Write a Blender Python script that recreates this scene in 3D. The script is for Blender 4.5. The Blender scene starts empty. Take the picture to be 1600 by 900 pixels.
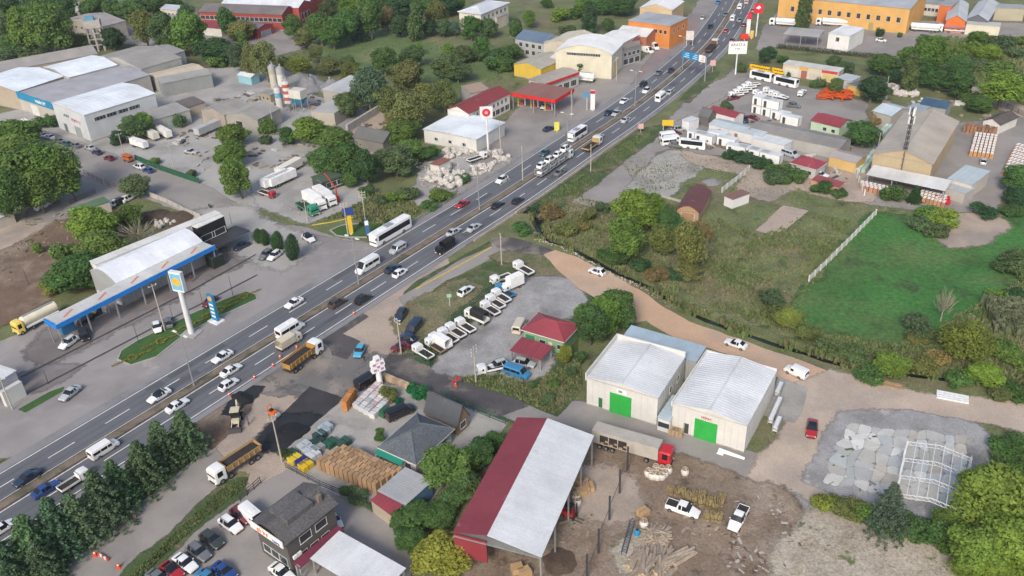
import bpy, math, random
from mathutils import Vector, Matrix, noise
from mathutils.geometry import tessellate_polygon
S = bpy.context.scene
random.seed(11)
R = math.radians
# ---------------- camera (calibrated from verticals, car lengths and right-angled roofs) ----------------
FPX, HC = 1380.0, 100.0
_n = Vector((102.5, 2311.5, FPX)).normalized()
_z = -_n
_f = Vector((0, 0, 1)); _f = (_f - _z*_f.dot(_z)).normalized()
_x = _f.cross(_z)
RW = Matrix((_x, _f, _z))
cam = bpy.data.objects.new('camera', bpy.data.cameras.new('camera'))
S.collection.objects.link(cam)
cam.data.sensor_width = 36; cam.data.lens = FPX/1600*36
cam.data.clip_start = 1; cam.data.clip_end = 6000
_m = Matrix((RW @ Vector((1, 0, 0)), RW @ Vector((0, -1, 0)), RW @ Vector((0, 0, -1)))).transposed().to_4x4()
cam.matrix_world = Matrix.Translation((0, 0, HC)) @ _m
S.camera = cam
# ---------------- sky, sun, exposure ----------------
SUN_EL, SUN_AZ = 38, 200
w = bpy.data.worlds.new('World'); S.world = w; w.use_nodes = True
nt = w.node_tree
sk = nt.nodes.new('ShaderNodeTexSky'); sk.sky_type = 'NISHITA'; sk.sun_disc = False
sk.sun_elevation = R(SUN_EL); sk.sun_rotation = R(SUN_AZ); sk.air_density = 1.0; sk.dust_density = 3.0; sk.ozone_density = 1.0
bg = nt.nodes['Background']; nt.links.new(sk.outputs[0], bg.inputs[0]); bg.inputs[1].default_value = 0.12
sl = bpy.data.lights.new('sun', 'SUN'); sl.energy = 1.7; sl.angle = R(16); sl.color = (1, .93, .82)
so = bpy.data.objects.new('sun', sl); S.collection.objects.link(so)
_d = Vector((math.sin(R(SUN_AZ))*math.cos(R(SUN_EL)), math.cos(R(SUN_AZ))*math.cos(R(SUN_EL)), math.sin(R(SUN_EL))))
so.rotation_euler = _d.to_track_quat('Z', 'Y').to_euler()
S.view_settings.view_transform = 'Standard'; S.view_settings.look = 'None'
S.view_settings.exposure = 0.62; S.view_settings.gamma = 1
S.cycles.max_bounces = 5; S.cycles.diffuse_bounces = 3; S.cycles.transparent_max_bounces = 12
# ---------------- pixel helpers ----------------
def G(px, py, z=0.0):
    v = RW @ Vector((px-800, py-450, FPX)); t = (z-HC)/v.z
    return Vector((v.x*t, v.y*t, z))
def PX(p):
    c = RW.transposed() @ (Vector(p)-Vector((0, 0, HC)))
    return (800+FPX*c.x/c.z, 450+FPX*c.y/c.z)
def T(c, r, x, y):
    return (c*400+x/4, r*225+y/4)
def scl(p): # pixels per metre at a ground point
    return FPX/(Vector((p[0], p[1], -HC)).length)
def hgt(b, t):
    g = G(*b); lo, hi = 0, 80
    for _ in range(30):
        m = (lo+hi)/2
        if PX((g.x, g.y, m))[1] > t[1]: lo = m
        else: hi = m
    return lo
# ---------------- materials ----------------
MATS = {}
def _noise(nt, pos, scale, det=3, rough=.6, dist=0):
    n = nt.nodes.new('ShaderNodeTexNoise'); n.inputs['Scale'].default_value = scale
    n.inputs['Detail'].default_value = det; n.inputs['Roughness'].default_value = rough; n.inputs['Distortion'].default_value = dist
    nt.links.new(pos, n.inputs['Vector']); return n.outputs['Fac']
def _ramp(nt, fac, stops):
    r = nt.nodes.new('ShaderNodeValToRGB'); nt.links.new(fac, r.inputs[0]); e = r.color_ramp.elements
    while len(e) < len(stops): e.new(.5)
    for el, (p, c) in zip(e, stops):
        el.position = p; el.color = (c, c, c, 1) if isinstance(c, (int, float)) else (*c, 1)
    return r.outputs[0]
def _mix(nt, fac, a, b, mode='MIX'):
    m = nt.nodes.new('ShaderNodeMix'); m.data_type = 'RGBA'; m.blend_type = mode
    for s, v in ((m.inputs[0], fac), (m.inputs[6], a), (m.inputs[7], b)):
        if hasattr(v, 'links'): nt.links.new(v, s)
        elif isinstance(v, (int, float)): s.default_value = v
        else: s.default_value = (*v, 1)
    return m.outputs[2]
def M(name, col=(.5, .5, .5), rough=.75, var=.25, vs=.35, grain=.15, gs=4, metal=0, bump=0, bs=6, objcol=False, col2=None, c2s=.08, c2t=(.45, .6), coat=0, soft=False, spec=.4, col3=None, c3s=.6, c3t=(.55, .65), emit=0, space='pos', translucent=0, lanes=False):
    if name in MATS: return MATS[name]
    m = bpy.data.materials.new(name); m.use_nodes = True; nt = m.node_tree
    b = nt.nodes['Principled BSDF']
    if space == 'pos':
        pos = nt.nodes.new('ShaderNodeNewGeometry').outputs['Position']
    else:
        pos = nt.nodes.new('ShaderNodeTexCoord').outputs['Object']
    if objcol:
        oi = nt.nodes.new('ShaderNodeObjectInfo'); c = oi.outputs['Color']
        if col != (.5, .5, .5): c = _mix(nt, 1.0, c, col, 'MULTIPLY')
    else: c = col
    if col2: c = _mix(nt, _ramp(nt, _noise(nt, pos, c2s, 5, .65, .3), [(c2t[0], 0.), (c2t[1], 1.)]), c, col2)
    if col3: c = _mix(nt, _ramp(nt, _noise(nt, pos, c3s, 4, .65), [(c3t[0], 0.), (c3t[1], 1.)]), c, col3)
    if var: c = _mix(nt, 1.0, c, _ramp(nt, _noise(nt, pos, vs, 4), [(.25, 1-var), (.75, 1+var*.6)]), 'MULTIPLY')
    if grain: c = _mix(nt, 1.0, c, _ramp(nt, _noise(nt, pos, gs, 3, .7), [(.3, 1-grain), (.7, 1+grain)]), 'MULTIPLY')
    if lanes: # wheel paths polished darker along each lane
        at = nt.nodes.new('ShaderNodeAttribute'); at.attribute_name = 'lat'
        m1 = nt.nodes.new('ShaderNodeMath'); m1.operation = 'MULTIPLY_ADD'; m1.inputs[1].default_value = 6.283/1.72; m1.inputs[2].default_value = .6; nt.links.new(at.outputs['Fac'], m1.inputs[0])
        m2 = nt.nodes.new('ShaderNodeMath'); m2.operation = 'SINE'; nt.links.new(m1.outputs[0], m2.inputs[0])
        c = _mix(nt, _noise(nt, pos, .09, 3), c, _mix(nt, 1.0, c, _ramp(nt, m2.outputs[0], [(.0, 1.08), (1., .8)]), 'MULTIPLY'))
    if hasattr(c, 'links'): nt.links.new(c, b.inputs['Base Color'])
    else: b.inputs['Base Color'].default_value = (*c, 1)
    b.inputs['Roughness'].default_value = rough; b.inputs['Metallic'].default_value = metal
    b.inputs['Specular IOR Level'].default_value = spec
    if coat: b.inputs['Coat Weight'].default_value = coat; b.inputs['Coat Roughness'].default_value = .08
    if emit: b.inputs['Emission Color'].default_value = (*col, 1); b.inputs['Emission Strength'].default_value = emit
    if bump:
        bp = nt.nodes.new('ShaderNodeBump'); bp.inputs['Strength'].default_value = bump; bp.inputs['Distance'].default_value = .2
        nt.links.new(_noise(nt, pos, bs, 4, .7), bp.inputs['Height']); nt.links.new(bp.outputs[0], b.inputs['Normal'])
    if translucent:
        tl = nt.nodes.new('ShaderNodeBsdfTranslucent'); mx = nt.nodes.new('ShaderNodeMixShader'); mx.inputs[0].default_value = translucent
        nt.links.new(c, tl.inputs[0]); nt.links.new(b.outputs[0], mx.inputs[1]); nt.links.new(tl.outputs[0], mx.inputs[2]); nt.links.new(mx.outputs[0], nt.nodes['Material Output'].inputs[0])
    if soft:
        at = nt.nodes.new('ShaderNodeAttribute'); at.attribute_name = 'fade'
        a1 = nt.nodes.new('ShaderNodeMath'); a1.operation = 'ADD'
        nt.links.new(at.outputs['Fac'], a1.inputs[0]); nt.links.new(_noise(nt, pos, .55, 6, .75), a1.inputs[1])
        al = _ramp(nt, a1.outputs[0], [(.0, 0.), (.9, 0.), (1.0, 1.)])
        s2 = nt.nodes.new('ShaderNodeMath'); s2.operation = 'SUBTRACT'; s2.inputs[1].default_value = .0
        mr = nt.nodes.new('ShaderNodeMapRange'); mr.inputs[1].default_value = .86; mr.inputs[2].default_value = 1.1
        nt.links.new(a1.outputs[0], mr.inputs[0])
        tr = nt.nodes.new('ShaderNodeBsdfTransparent'); mx = nt.nodes.new('ShaderNodeMixShader')
        nt.links.new(mr.outputs[0], mx.inputs[0]); nt.links.new(tr.outputs[0], mx.inputs[1]); nt.links.new(b.outputs[0], mx.inputs[2])
        nt.links.new(mx.outputs[0], nt.nodes['Material Output'].inputs[0])
    MATS[name] = m
    return m
def mm(n): return MATS[n]
# ---------------- mesh builder ----------------
def xf(o, d=(0, 0, 0)):
    return o
class MB:
    def __init__(s): s.v = []; s.f = []
    def add(s, vs, fs):
        k = len(s.v); s.v += [tuple(p) for p in vs]; s.f += [[i+k for i in f] for f in fs]; return s
    def box(s, x0, x1, y0, y1, z0, z1, tx=0, ty=0):
        v = [(x0, y0, z0), (x1, y0, z0), (x1, y1, z0), (x0, y1, z0), (x0+tx, y0+ty, z1), (x1-tx, y0+ty, z1), (x1-tx, y1-ty, z1), (x0+tx, y1-ty, z1)]
        return s.add(v, [[3, 2, 1, 0], [4, 5, 6, 7], [0, 1, 5, 4], [1, 2, 6, 5], [2, 3, 7, 6], [3, 0, 4, 7]])
    def quad(s, *p): return s.add(p, [list(range(len(p)))])
    def prism(s, pts, z0, z1):
        n = len(pts)
        return s.add([(p[0], p[1], z0) for p in pts]+[(p[0], p[1], z1) for p in pts], [list(range(n))[::-1], list(range(n, 2*n))]+[[i, (i+1) % n, n+(i+1) % n, n+i] for i in range(n)])
    def cyl(s, p0, p1, r0, r1=None, n=8, caps=True):
        r1 = r0 if r1 is None else r1
        p0 = Vector(p0); p1 = Vector(p1); d = (p1-p0).normalized()
        a = d.orthogonal().normalized(); b = d.cross(a); vs = []
        for p, r in ((p0, r0), (p1, r1)):
            for i in range(n):
                t = 2*math.pi*i/n; vs.append(p+a*math.cos(t)*r+b*math.sin(t)*r)
        fs = [[i, (i+1) % n, n+(i+1) % n, n+i] for i in range(n)]
        if caps: fs += [list(range(n))[::-1], list(range(n, 2*n))]
        return s.add(vs, fs)
    def bar(s, p0, p1, w=.1):
        return s.cyl(p0, p1, w*.7, w*.7, 4)
    def mesh(s, name, mat, smooth=False):
        me = bpy.data.meshes.new(name); me.from_pydata(s.v, [], s.f)
        if mat: me.materials.append(mm(mat) if isinstance(mat, str) else mat)
        if smooth:
            me.polygons.foreach_set('use_smooth', [True]*len(me.polygons))
            me.set_sharp_from_angle(angle=R(38))
        me.update(); return me
    def build(s, name, mat, parent=None, smooth=False, loc=None):
        return ob(name, s.mesh(name, mat, smooth), parent, loc)
def ob(name, me, parent=None, loc=None, rz=0, scale=None, color=None):
    o = bpy.data.objects.new(name, me); S.collection.objects.link(o)
    if parent: o.parent = parent
    if loc is not None: o.location = loc
    if rz: o.rotation_euler = (0, 0, rz)
    if scale is not None: o.scale = scale
    if color is not None: o.color = (*color[:3], 1)
    return o
def tag(o, label=None, cat=None, group=None, kind=None):
    if label: o['label'] = label
    if cat: o['category'] = cat; o['kind'] = 'thing'
    if group: o['group'] = group
    if kind: o['kind'] = kind
    return o
def empty(name, loc, rz=0, label=None, cat=None, group=None):
    o = ob(name, None, None, loc, rz); o.empty_display_size = .1
    return tag(o, label, cat, group)
class Proto: # a thing described once: (name, mesh, parent index, location, rotation, scale)
    def __init__(s): s.p = []
    def add(s, name, me, par=-1, loc=(0, 0, 0), rot=(0, 0, 0), sc=(1, 1, 1)):
        s.p.append((name, me, par, loc, rot, sc)); return len(s.p)-1
    def spawn(s, name, label, cat, loc, rz=0, color=(1, 1, 1), group=None, sc=1, pcol=None):
        e = empty(name, loc, rz, label, cat, group)
        e.scale = (sc, sc, sc) if isinstance(sc, (int, float)) else sc
        made = []
        for (n, me, par, l, r, k) in s.p:
            o = ob(n, me, e if par < 0 else made[par], l, 0, k, (pcol or {}).get(n, color)); o.rotation_euler = r
            made.append(o)
        return e
# ---------------- ground materials ----------------
M('m_ground', (.145, .165, .072), .95, .35, .12, .35, 2.2, bump=.5, bs=1.6, col2=(.185, .15, .10), c2s=.035, c2t=(.5, .68), col3=(.05, .075, .025), c3s=.14, c3t=(.56, .7))
M('m_meadow', (.145, .17, .075), .95, .35, .15, .4, 1.6, bump=.6, bs=1.5, soft=True, col2=(.20, .165, .11), c2s=.06, c2t=(.5, .66), col3=(.06, .095, .03), c3s=.2, c3t=(.56, .66))
M('m_dry', (.185, .165, .095), .95, .3, .15, .4, 1.8, bump=.6, bs=1.5, soft=True, col2=(.115, .135, .058), c2s=.12, c2t=(.48, .62))
M('m_field', (.05, .165, .034), .9, .35, .07, .4, 1.0, bump=.6, bs=1.5, soft=True, col2=(.095, .14, .045), c2s=.035, c2t=(.45, .66), col3=(.05, .09, .03), c3s=.12, c3t=(.52, .68))
M('m_lawn', (.045, .11, .025), .9, .25, .3, .3, 3, bump=.4, bs=4)
M('m_parklawn', (.11, .165, .06), .95, .3, .1, .3, 2, soft=True, col2=(.19, .17, .10), c2s=.05, c2t=(.52, .66))
M('m_verge', (.065, .10, .035), .95, .35, .25, .4, 2.5, bump=.5, bs=3, soft=True, col2=(.17, .14, .09), c2s=.15, c2t=(.52, .62))
M('m_paving', (.31, .29, .282), .85, .16, .06, .08, 5, soft=True, col2=(.22, .208, .205), c2s=.03, c2t=(.42, .6), col3=(.32, .30, .285), c3s=.12, c3t=(.6, .72))
M('m_street', (.295, .272, .255), .88, .14, .08, .08, 4, soft=True, col2=(.23, .215, .205), c2s=.05, c2t=(.45, .62))
M('m_asphalt', (.118, .124, .139), .8, .16, .05, .12, 6, col2=(.142, .146, .16), c2s=.03, c2t=(.45, .65), lanes=True)
M('m_shoulder', (.24, .235, .24), .85, .16, .1, .12, 5, col2=(.18, .18, .19), c2s=.08, c2t=(.5, .62))
M('m_oldasphalt', (.17, .16, .155), .85, .22, .12, .15, 4, soft=True, col2=(.28, .245, .215), c2s=.09, c2t=(.46, .62), col3=(.10, .098, .10), c3s=.22, c3t=(.55, .66))
M('m_fresh', (.022, .023, .027), .7, .25, .4, .2, 6, soft=True)
M('m_fresh2', (.042, .041, .044), .8, .35, .2, .2, 5, soft=True)
M('m_milled', (.085, .08, .082), .85, .3, .3, .2, 5, soft=True, col2=(.22, .19, .165), c2s=.11, c2t=(.5, .62))
M('m_tan', (.40, .325, .265), .92, .18, .1, .15, 3, bump=.3, bs=2.5, soft=True, col2=(.30, .255, .22), c2s=.07, c2t=(.48, .62))
M('m_sand', (.52, .35, .235), .92, .14, .12, .10, 3, bump=.25, bs=2.5, soft=True, col2=(.42, .335, .265), c2s=.05, c2t=(.45, .62), col3=(.27, .205, .16), c3s=.1, c3t=(.64, .72))
M('m_paleroad', (.46, .375, .305), .92, .16, .1, .12, 3, bump=.25, bs=2.5, soft=True, col2=(.34, .29, .25), c2s=.06, c2t=(.48, .66))
M('m_dirt', (.225, .168, .122), .95, .3, .2, .3, 2.5, bump=.6, bs=2.5, soft=True, col2=(.31, .252, .20), c2s=.07, c2t=(.48, .62), col3=(.115, .085, .065), c3s=.25, c3t=(.58, .68))
M('m_soil', (.17, .115, .08), .95, .3, .2, .3, 2.5, bump=.7, bs=2, soft=True, col2=(.24, .185, .14), c2s=.1, c2t=(.48, .62))
M('m_gravel', (.335, .33, .33), .92, .22, .2, .25, 4, bump=.5, bs=6, soft=True, col2=(.22, .215, .21), c2s=.09, c2t=(.48, .64), col3=(.40, .385, .36), c3s=.16, c3t=(.58, .68))
M('m_dust', (.37, .36, .345), .92, .18, .1, .15, 3, bump=.3, bs=3, soft=True, col2=(.27, .262, .25), c2s=.06, c2t=(.48, .64))
M('m_straw', (.40, .355, .29), .95, .25, .2, .35, 2.5, bump=.6, bs=3, soft=True, col2=(.33, .28, .21), c2s=.12, c2t=(.5, .62), col3=(.12, .15, .06), c3s=.22, c3t=(.62, .68))
M('m_concrete', (.36, .345, .32), .88, .2, .15, .12, 4, soft=True, col2=(.27, .26, .245), c2s=.12, c2t=(.48, .62))
M('m_paver', (.27, .205, .20), .88, .16, .15, .14, 5, soft=True, col2=(.23, .20, .20), c2s=.08)
M('m_paint', (.72, .72, .70), .6, .2, .8, .15, 5)
M('m_yellowpaint', (.62, .46, .06), .6, .25, .8, .15, 5)
M('m_kerb', (.34, .33, .315), .85, .18, .5, .12, 5)
M('m_median', (.19, .155, .12), .95, .3, .3, .25, 3, col2=(.10, .095, .06), c2s=.2, c2t=(.5, .62))
M('m_water', (.018, .022, .02), .12, .3, .3, 0, spec=.5)
M('m_bank', (.10, .12, .05), .95, .4, .3, .35, 2.5, bump=.6, bs=2)
M('m_slab', (.50, .495, .48), .85, .12, .4, .12, 4, objcol=True, bump=.1, bs=6)
M('m_rubble', (.50, .47, .43), .9, .3, 1.2, .2, 5)
M('m_weed', (.5, .5, .5), .9, .3, .3, .2, 3, objcol=True)
# ---------------- ground with the stream cut out ----------------
STREAM = [(848, 370), (882, 382), (925, 404), (975, 430), (1015, 447), (1042, 465), (1087, 491), (1150, 516), (1200, 532), (1262, 552), (1312, 567), (1350, 577), (1425, 585), (1475, 591), (1575, 600), (1640, 606)]
def cat_rom(pts, step=3.0):
    P = [pts[0]*2-pts[1]]+list(pts)+[pts[-1]*2-pts[-2]]; out = []
    for i in range(1, len(P)-2):
        a, b, c, d = P[i-1:i+3]; n = max(1, int((c-b).length/step))
        for k in range(n):
            t = k/n
            out.append(.5*((2*b)+(c-a)*t+(2*a-5*b+4*c-d)*t*t+(3*b-a-3*c+d)*t**3))
    out.append(P[-2]); return out
def normals(c):
    o = []
    for i in range(len(c)):
        d = c[min(i+1, len(c)-1)]-c[max(i-1, 0)]; d = Vector((d.x, d.y, 0)).normalized(); o.append(Vector((d.y, -d.x, 0)))
    return o
def fade_attr(me, vals):
    a = me.attributes.new('fade', 'FLOAT', 'POINT'); a.data.foreach_set('value', vals)
_dr = (G(800, 301)-G(288.5, 620)).normalized(); _hn = Vector((_dr.y, -_dr.x, 0)); _c = G(800, 301)+_hn*9.0-_dr*6
sc_ = cat_rom([_c, _c+_hn*3.5]+[G(*p) for p in STREAM], 3); sn_ = normals(sc_)
rs = random.Random(5)
wl = [1.25+rs.uniform(-.35, .4) for _ in sc_]; wr = [1.1+rs.uniform(-.25, .3) for _ in sc_]
sn_[0] = -_dr
for i_, (a_, b_) in enumerate(((3.0, 3.0), (2.6, 2.6), (2.2, 2.2), (1.9, 1.9))): wl[i_], wr[i_] = a_, b_
SL = [p-n*a for p, n, a in zip(sc_, sn_, wl)]; SR = [p+n*a for p, n, a in zip(sc_, sn_, wr)]
hole = [Vector((p.x, p.y, 0)) for p in SL+SR[::-1]]
outer = [Vector(p) for p in ((-1500, -300, 0), (1500, -300, 0), (1500, 2500, 0), (-1500, 2500, 0))]
tri = tessellate_polygon([outer, hole])
me = bpy.data.meshes.new('ground'); me.from_pydata([tuple(p) for p in outer+hole], [], [list(t) for t in tri])
me.materials.append(mm('m_ground')); me.update()
for p in me.polygons:
    if p.normal.z < 0: p.flip()
tag(ob('ground', me), kind='structure')
b1 = MB(); b2 = MB(); n = len(sc_)
D1 = Vector((0, 0, -1.5)); D2 = Vector((0, 0, -.62))
for side, (E_, k) in enumerate(((SL, -.5), (SR, .5))):
    for i in range(n-1):
        a, b = E_[i], E_[i+1]; c, d = sc_[i+1]+sn_[i+1]*k+D1, sc_[i]+sn_[i]*k+D1
        b1.quad(*((a, b, c, d) if side == 0 else (d, c, b, a)))
def bx(a, b, z0, z1, t=.5): # wall piece from a to b, t thick away from the stream
    d = (b-a).normalized(); q = (sc_[0]-sc_[1]).normalized()*t
    return MB().prism([a, b, b+q, a+q], z0, z1)
hw_ = MB(); c_ = sc_[0]; s_ = (SR[0]-SL[0]).normalized()
for a_, b_, z0_, z1_ in ((SL[0]-s_*1.5, c_-s_*2, -3, .9), (c_+s_*2, SR[0]+s_*1.5, -3, .9), (c_-s_*2, c_+s_*2, -.35, .9)):
    k_ = bx(a_, b_, z0_, z1_); hw_.add(k_.v, k_.f)
q_ = (sc_[0]-sc_[1]).normalized()
for a_, b_ in ((c_-s_*2, c_-s_*2+q_*9), (c_+s_*2, c_+s_*2+q_*9)): hw_.quad((a_.x, a_.y, -3), (b_.x, b_.y, -3), (b_.x, b_.y, -.35), (a_.x, a_.y, -.35))
hw_.quad(*[(p.x, p.y, -1.5) for p in (c_-s_*2, c_+s_*2, c_+s_*2+q_*9, c_-s_*2+q_*9)]); hw_.quad(*[(p.x, p.y, z) for p, z in ((c_-s_*2+q_*9, -3), (c_+s_*2+q_*9, -3), (c_+s_*2+q_*9, 0), (c_-s_*2+q_*9, 0))])
M('m_abutment', (.36, .31, .26), .9, .25, .5, .15, 3)
tag(hw_.build('bridge_abutment', 'm_abutment'), kind='structure')
for i in range(n-1):
    b2.quad(*[sc_[j]+sn_[j]*k+D2 for j, k in ((i, -.95), (i, .95), (i+1, .95), (i+1, -.95))])
tag(b1.build('stream_bank', 'm_bank'), kind='structure')
tag(b2.build('water', 'm_water'), kind='structure')
# ---------------- patches ----------------
LAYER = [0]; BOX = []
def patch(name, pts, mat, soft=1.2, jit=.5, world=False, dens=2.0, seed=0):
    W = [Vector((p[0], p[1], 0)) if world else G(*p) for p in pts]
    bb = (min(p.x for p in W)-4, max(p.x for p in W)+4, min(p.y for p in W)-4, max(p.y for p in W)+4)
    lay = 1+max([k for (b, k) in BOX if b[0] < bb[1] and bb[0] < b[1] and b[2] < bb[3] and bb[2] < b[3]], default=0)
    BOX.append((bb, lay)); LAYER[0] = max(LAYER[0], lay); z = .004*lay; rr = random.Random(len(BOX)*7+seed)
    if sum(a.x*b.y-b.x*a.y for a, b in zip(W, W[1:]+W[:1])) < 0: W = W[::-1]
    D = []
    for a, b in zip(W, W[1:]+W[:1]):
        k = max(1, int((b-a).length/dens)) if soft else 1
        for i in range(k): D.append(a.lerp(b, i/k))
    N = len(D); nr = []
    for i in range(N):
        d = (D[(i+1) % N]-D[i-1]); nr.append(Vector((d.y, -d.x, 0)).normalized())
    if soft:
        D = [p+q*(noise.noise(p*.13)*jit*2.2+rr.uniform(-jit, jit)*.5) for p, q in zip(D, nr)]
    vs = [(p.x, p.y, z) for p in D]; fs = []; fd = [1.0]*N
    tri = tessellate_polygon([[Vector((p.x, p.y, 0)) for p in D]])
    fs = [list(t) for t in tri]
    if soft:
        sw = soft*(3.0 if soft >= 1 else 1.9 if soft >= .8 else 1)
        vs += [(p.x+q.x*sw, p.y+q.y*sw, z-.0002-rr.random()*.0022) for p, q in zip(D, nr)]; fd += [0.0]*N
        fs += [[i, N+i, N+(i+1) % N, (i+1) % N] for i in range(N)]
    me = bpy.data.meshes.new(name); me.from_pydata(vs, [], fs); me.materials.append(mm(mat)); me.update()
    for p in me.polygons:
        if p.normal.z < 0: p.flip()
    fade_attr(me, fd)
    return tag(ob(name, me), kind='structure')
# grass and fields
patch('meadow', [(862, 352), (872, 318), (930, 262), (1010, 205), (1070, 215), (1180, 250), (1300, 285), (1420, 320), (1600, 330), (1600, 586), (1430, 572), (1340, 560), (1260, 536), (1150, 499), (1090, 474), (1040, 448), (975, 413), (925, 389), (890, 370)], 'm_meadow', .7)
patch('dry_grass', [(880, 345), (905, 300), (935, 325), (955, 355), (950, 385), (960, 396), (930, 384), (892, 362)], 'm_dry', .95, 1.2)
patch('dry_grass', [(1000, 400), (1090, 390), (1190, 440), (1250, 470), (1262, 520), (1180, 498), (1100, 468), (1035, 436)], 'm_dry', .95, 1.2)
patch('dry_grass', [(1320, 545), (1420, 520), (1490, 540), (1570, 562), (1600, 572), (1600, 580), (1440, 566), (1350, 556)], 'm_dry', .95, 1.2)
patch('field', [(1258, 480), (1300, 440), (1340, 385), (1372, 340), (1420, 345), (1470, 380), (1540, 370), (1600, 345), (1600, 420), (1540, 480), (1480, 492), (1440, 510), (1400, 535), (1310, 530), (1262, 508)], 'm_field', 2, .8)
patch('field_bare_soil', [(1465, 350), (1500, 338), (1545, 340), (1560, 352), (1530, 372), (1490, 378)], 'm_tan', 1.5, .8)
patch('park_lawn', [(490, 75), (560, 50), (700, 60), (760, 70), (770, 120), (700, 140), (600, 110), (500, 90)], 'm_parklawn', 2, 1.5)
patch('wasteland', [(0, 350), (50, 325), (120, 320), (175, 330), (130, 400), (90, 450), (0, 500)], 'm_soil', 2, 1)
patch('wasteland_track', [(0, 335), (40, 325), (110, 300), (160, 305), (110, 330), (70, 345), (0, 385)], 'm_tan', 2, 1)
patch('dirt_field', [(0, 82), (60, 75), (80, 92), (20, 108), (0, 106)], 'm_soil', 2, 1)
# hard surfaces of the industrial side
patch('industrial_yard', [(0, 230), (0, 180), (70, 165), (200, 205), (230, 160), (300, 110), (365, 108), (440, 112), (480, 150), (560, 175), (600, 215), (560, 250), (540, 290), (420, 310), (385, 330), (330, 300), (270, 275), (150, 235), (40, 215)], 'm_dust', 1.5, .8)
patch('factory_yard', [(180, 40), (215, 45), (300, 20), (420, 40), (480, 50), (470, 75), (430, 85), (345, 65), (250, 70), (200, 66)], 'm_street', 1.5, .8)
patch('lorry_yard', [(400, 290), (470, 260), (560, 280), (575, 300), (560, 315), (480, 345), (440, 330), (410, 320)], 'm_dust', 1.2, .6)
patch('stone_yard', [(650, 300), (680, 240), (760, 235), (800, 250), (740, 285), (690, 300), (655, 318)], 'm_dust', 1.2, .6)
patch('back_yard_path', [(540, 208), (600, 170), (645, 178), (600, 205), (560, 240)], 'm_tan', 1.2, .6)
patch('parking_yard', [(90, 275), (130, 262), (205, 300), (190, 312), (150, 325), (100, 340), (50, 345), (60, 310)], 'm_street', 1, .5)
patch('street', [(30, 195), (120, 222), (190, 248), (270, 276), (330, 296), (368, 322), (420, 350), (480, 356), (520, 372), (585, 384), (560, 410), (440, 440), (360, 390), (330, 335), (300, 333), (240, 312), (195, 300), (130, 272), (60, 230), (20, 205)], 'm_street', .8, .3)
patch('forecourt', [(0, 715), (0, 535), (80, 500), (150, 470), (300, 385), (345, 330), (400, 345), (470, 365), (540, 378), (590, 386), (640, 362), (650, 380), (500, 455), (300, 580), (150, 690)], 'm_paving', .8, .3)
patch('station_apron', [(760, 235), (800, 185), (860, 130), (920, 118), (1000, 100), (1045, 60), (1085, 20), (1110, -20), (1150, -20), (1080, 80), (990, 160), (880, 235), (800, 285), (720, 300)], 'm_street', 1, .4)
patch('shop_pavement', [(985, 140), (1010, 100), (1045, 62), (1080, 22), (1104, 22), (1070, 62), (1030, 98), (1000, 130)], 'm_paver', .8, .3)
patch('tree_verge', [(0, 905), (60, 860), (150, 800), (260, 725), (318, 675), (330, 640), (375, 600), (350, 595), (230, 672), (100, 760), (0, 825)], 'm_soil', .8, .4)
patch('service_road', [(60, 905), (90, 885), (160, 835), (230, 780), (300, 725), (330, 695), (345, 660), (400, 640), (450, 690), (395, 720), (350, 748), (285, 818), (190, 905)], 'm_street', .6, .3)
patch('tan_roadworks', [(335, 690), (345, 645), (375, 598), (440, 555), (520, 502), (600, 458), (650, 425), (700, 405), (690, 440), (640, 500), (610, 540), (640, 580), (600, 600), (545, 610), (520, 640), (440, 715), (390, 735), (360, 720)], 'm_tan', .8, .4)
patch('wet_soil', [(305, 640), (340, 625), (372, 598), (395, 600), (385, 640), (365, 655), (350, 680), (330, 700), (318, 680)], 'm_soil', .8, .4)
patch('asphalt_layer', [(385, 602), (450, 560), (470, 545), (530, 548), (548, 560), (640, 590), (600, 600), (540, 612), (500, 618), (460, 605), (440, 612)], 'm_oldasphalt', 1.2, .5)
patch('asphalt_layer', [(440, 572), (478, 545), (520, 548), (540, 558), (600, 575), (575, 590), (510, 600), (470, 592)], 'm_oldasphalt', 2.5, .8)
patch('asphalt_layer', [(498, 531), (566, 490), (574, 495), (532, 522), (560, 534), (542, 562), (520, 555), (515, 540)], 'm_milled', .5, .2)
patch('fresh_asphalt', [(408, 697), (430, 660), (485, 606), (532, 622), (520, 642), (470, 688), (430, 700)], 'm_fresh2', .5, .2)
patch('fresh_asphalt', [(408, 697), (425, 672), (450, 655), (478, 655), (500, 662), (470, 688), (430, 699)], 'm_fresh', 1.2, .3)
patch('fresh_asphalt', [(354, 646), (366, 620), (385, 605), (410, 606), (400, 618), (375, 632), (362, 648)], 'm_fresh', .8, .3)
patch('side_street', [(560, 580), (592, 556), (625, 560), (655, 568), (695, 585), (740, 604), (800, 622), (838, 634), (870, 650), (850, 668), (800, 650), (750, 636), (700, 616), (650, 594), (600, 590)], 'm_oldasphalt', .8, .3)
patch('side_street_tar', [(620, 566), (690, 590), (760, 612), (835, 638), (820, 645), (740, 628), (670, 598), (610, 578)], 'm_milled', 2, .5)
patch('warehouse_road', [(790, 650), (840, 634), (885, 632), (920, 632), (1000, 655), (1100, 690), (1180, 715), (1240, 742), (1290, 760), (1280, 787), (1200, 765), (1130, 750), (1040, 722), (960, 690), (900, 675), (860, 668)], 'm_street', .8, .3)
patch('footpath', [(625, 465), (660, 442), (720, 405), (768, 385), (776, 372), (790, 372), (790, 392), (770, 402), (720, 428), (655, 465), (632, 480)], 'm_street', .6, .2)
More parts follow.
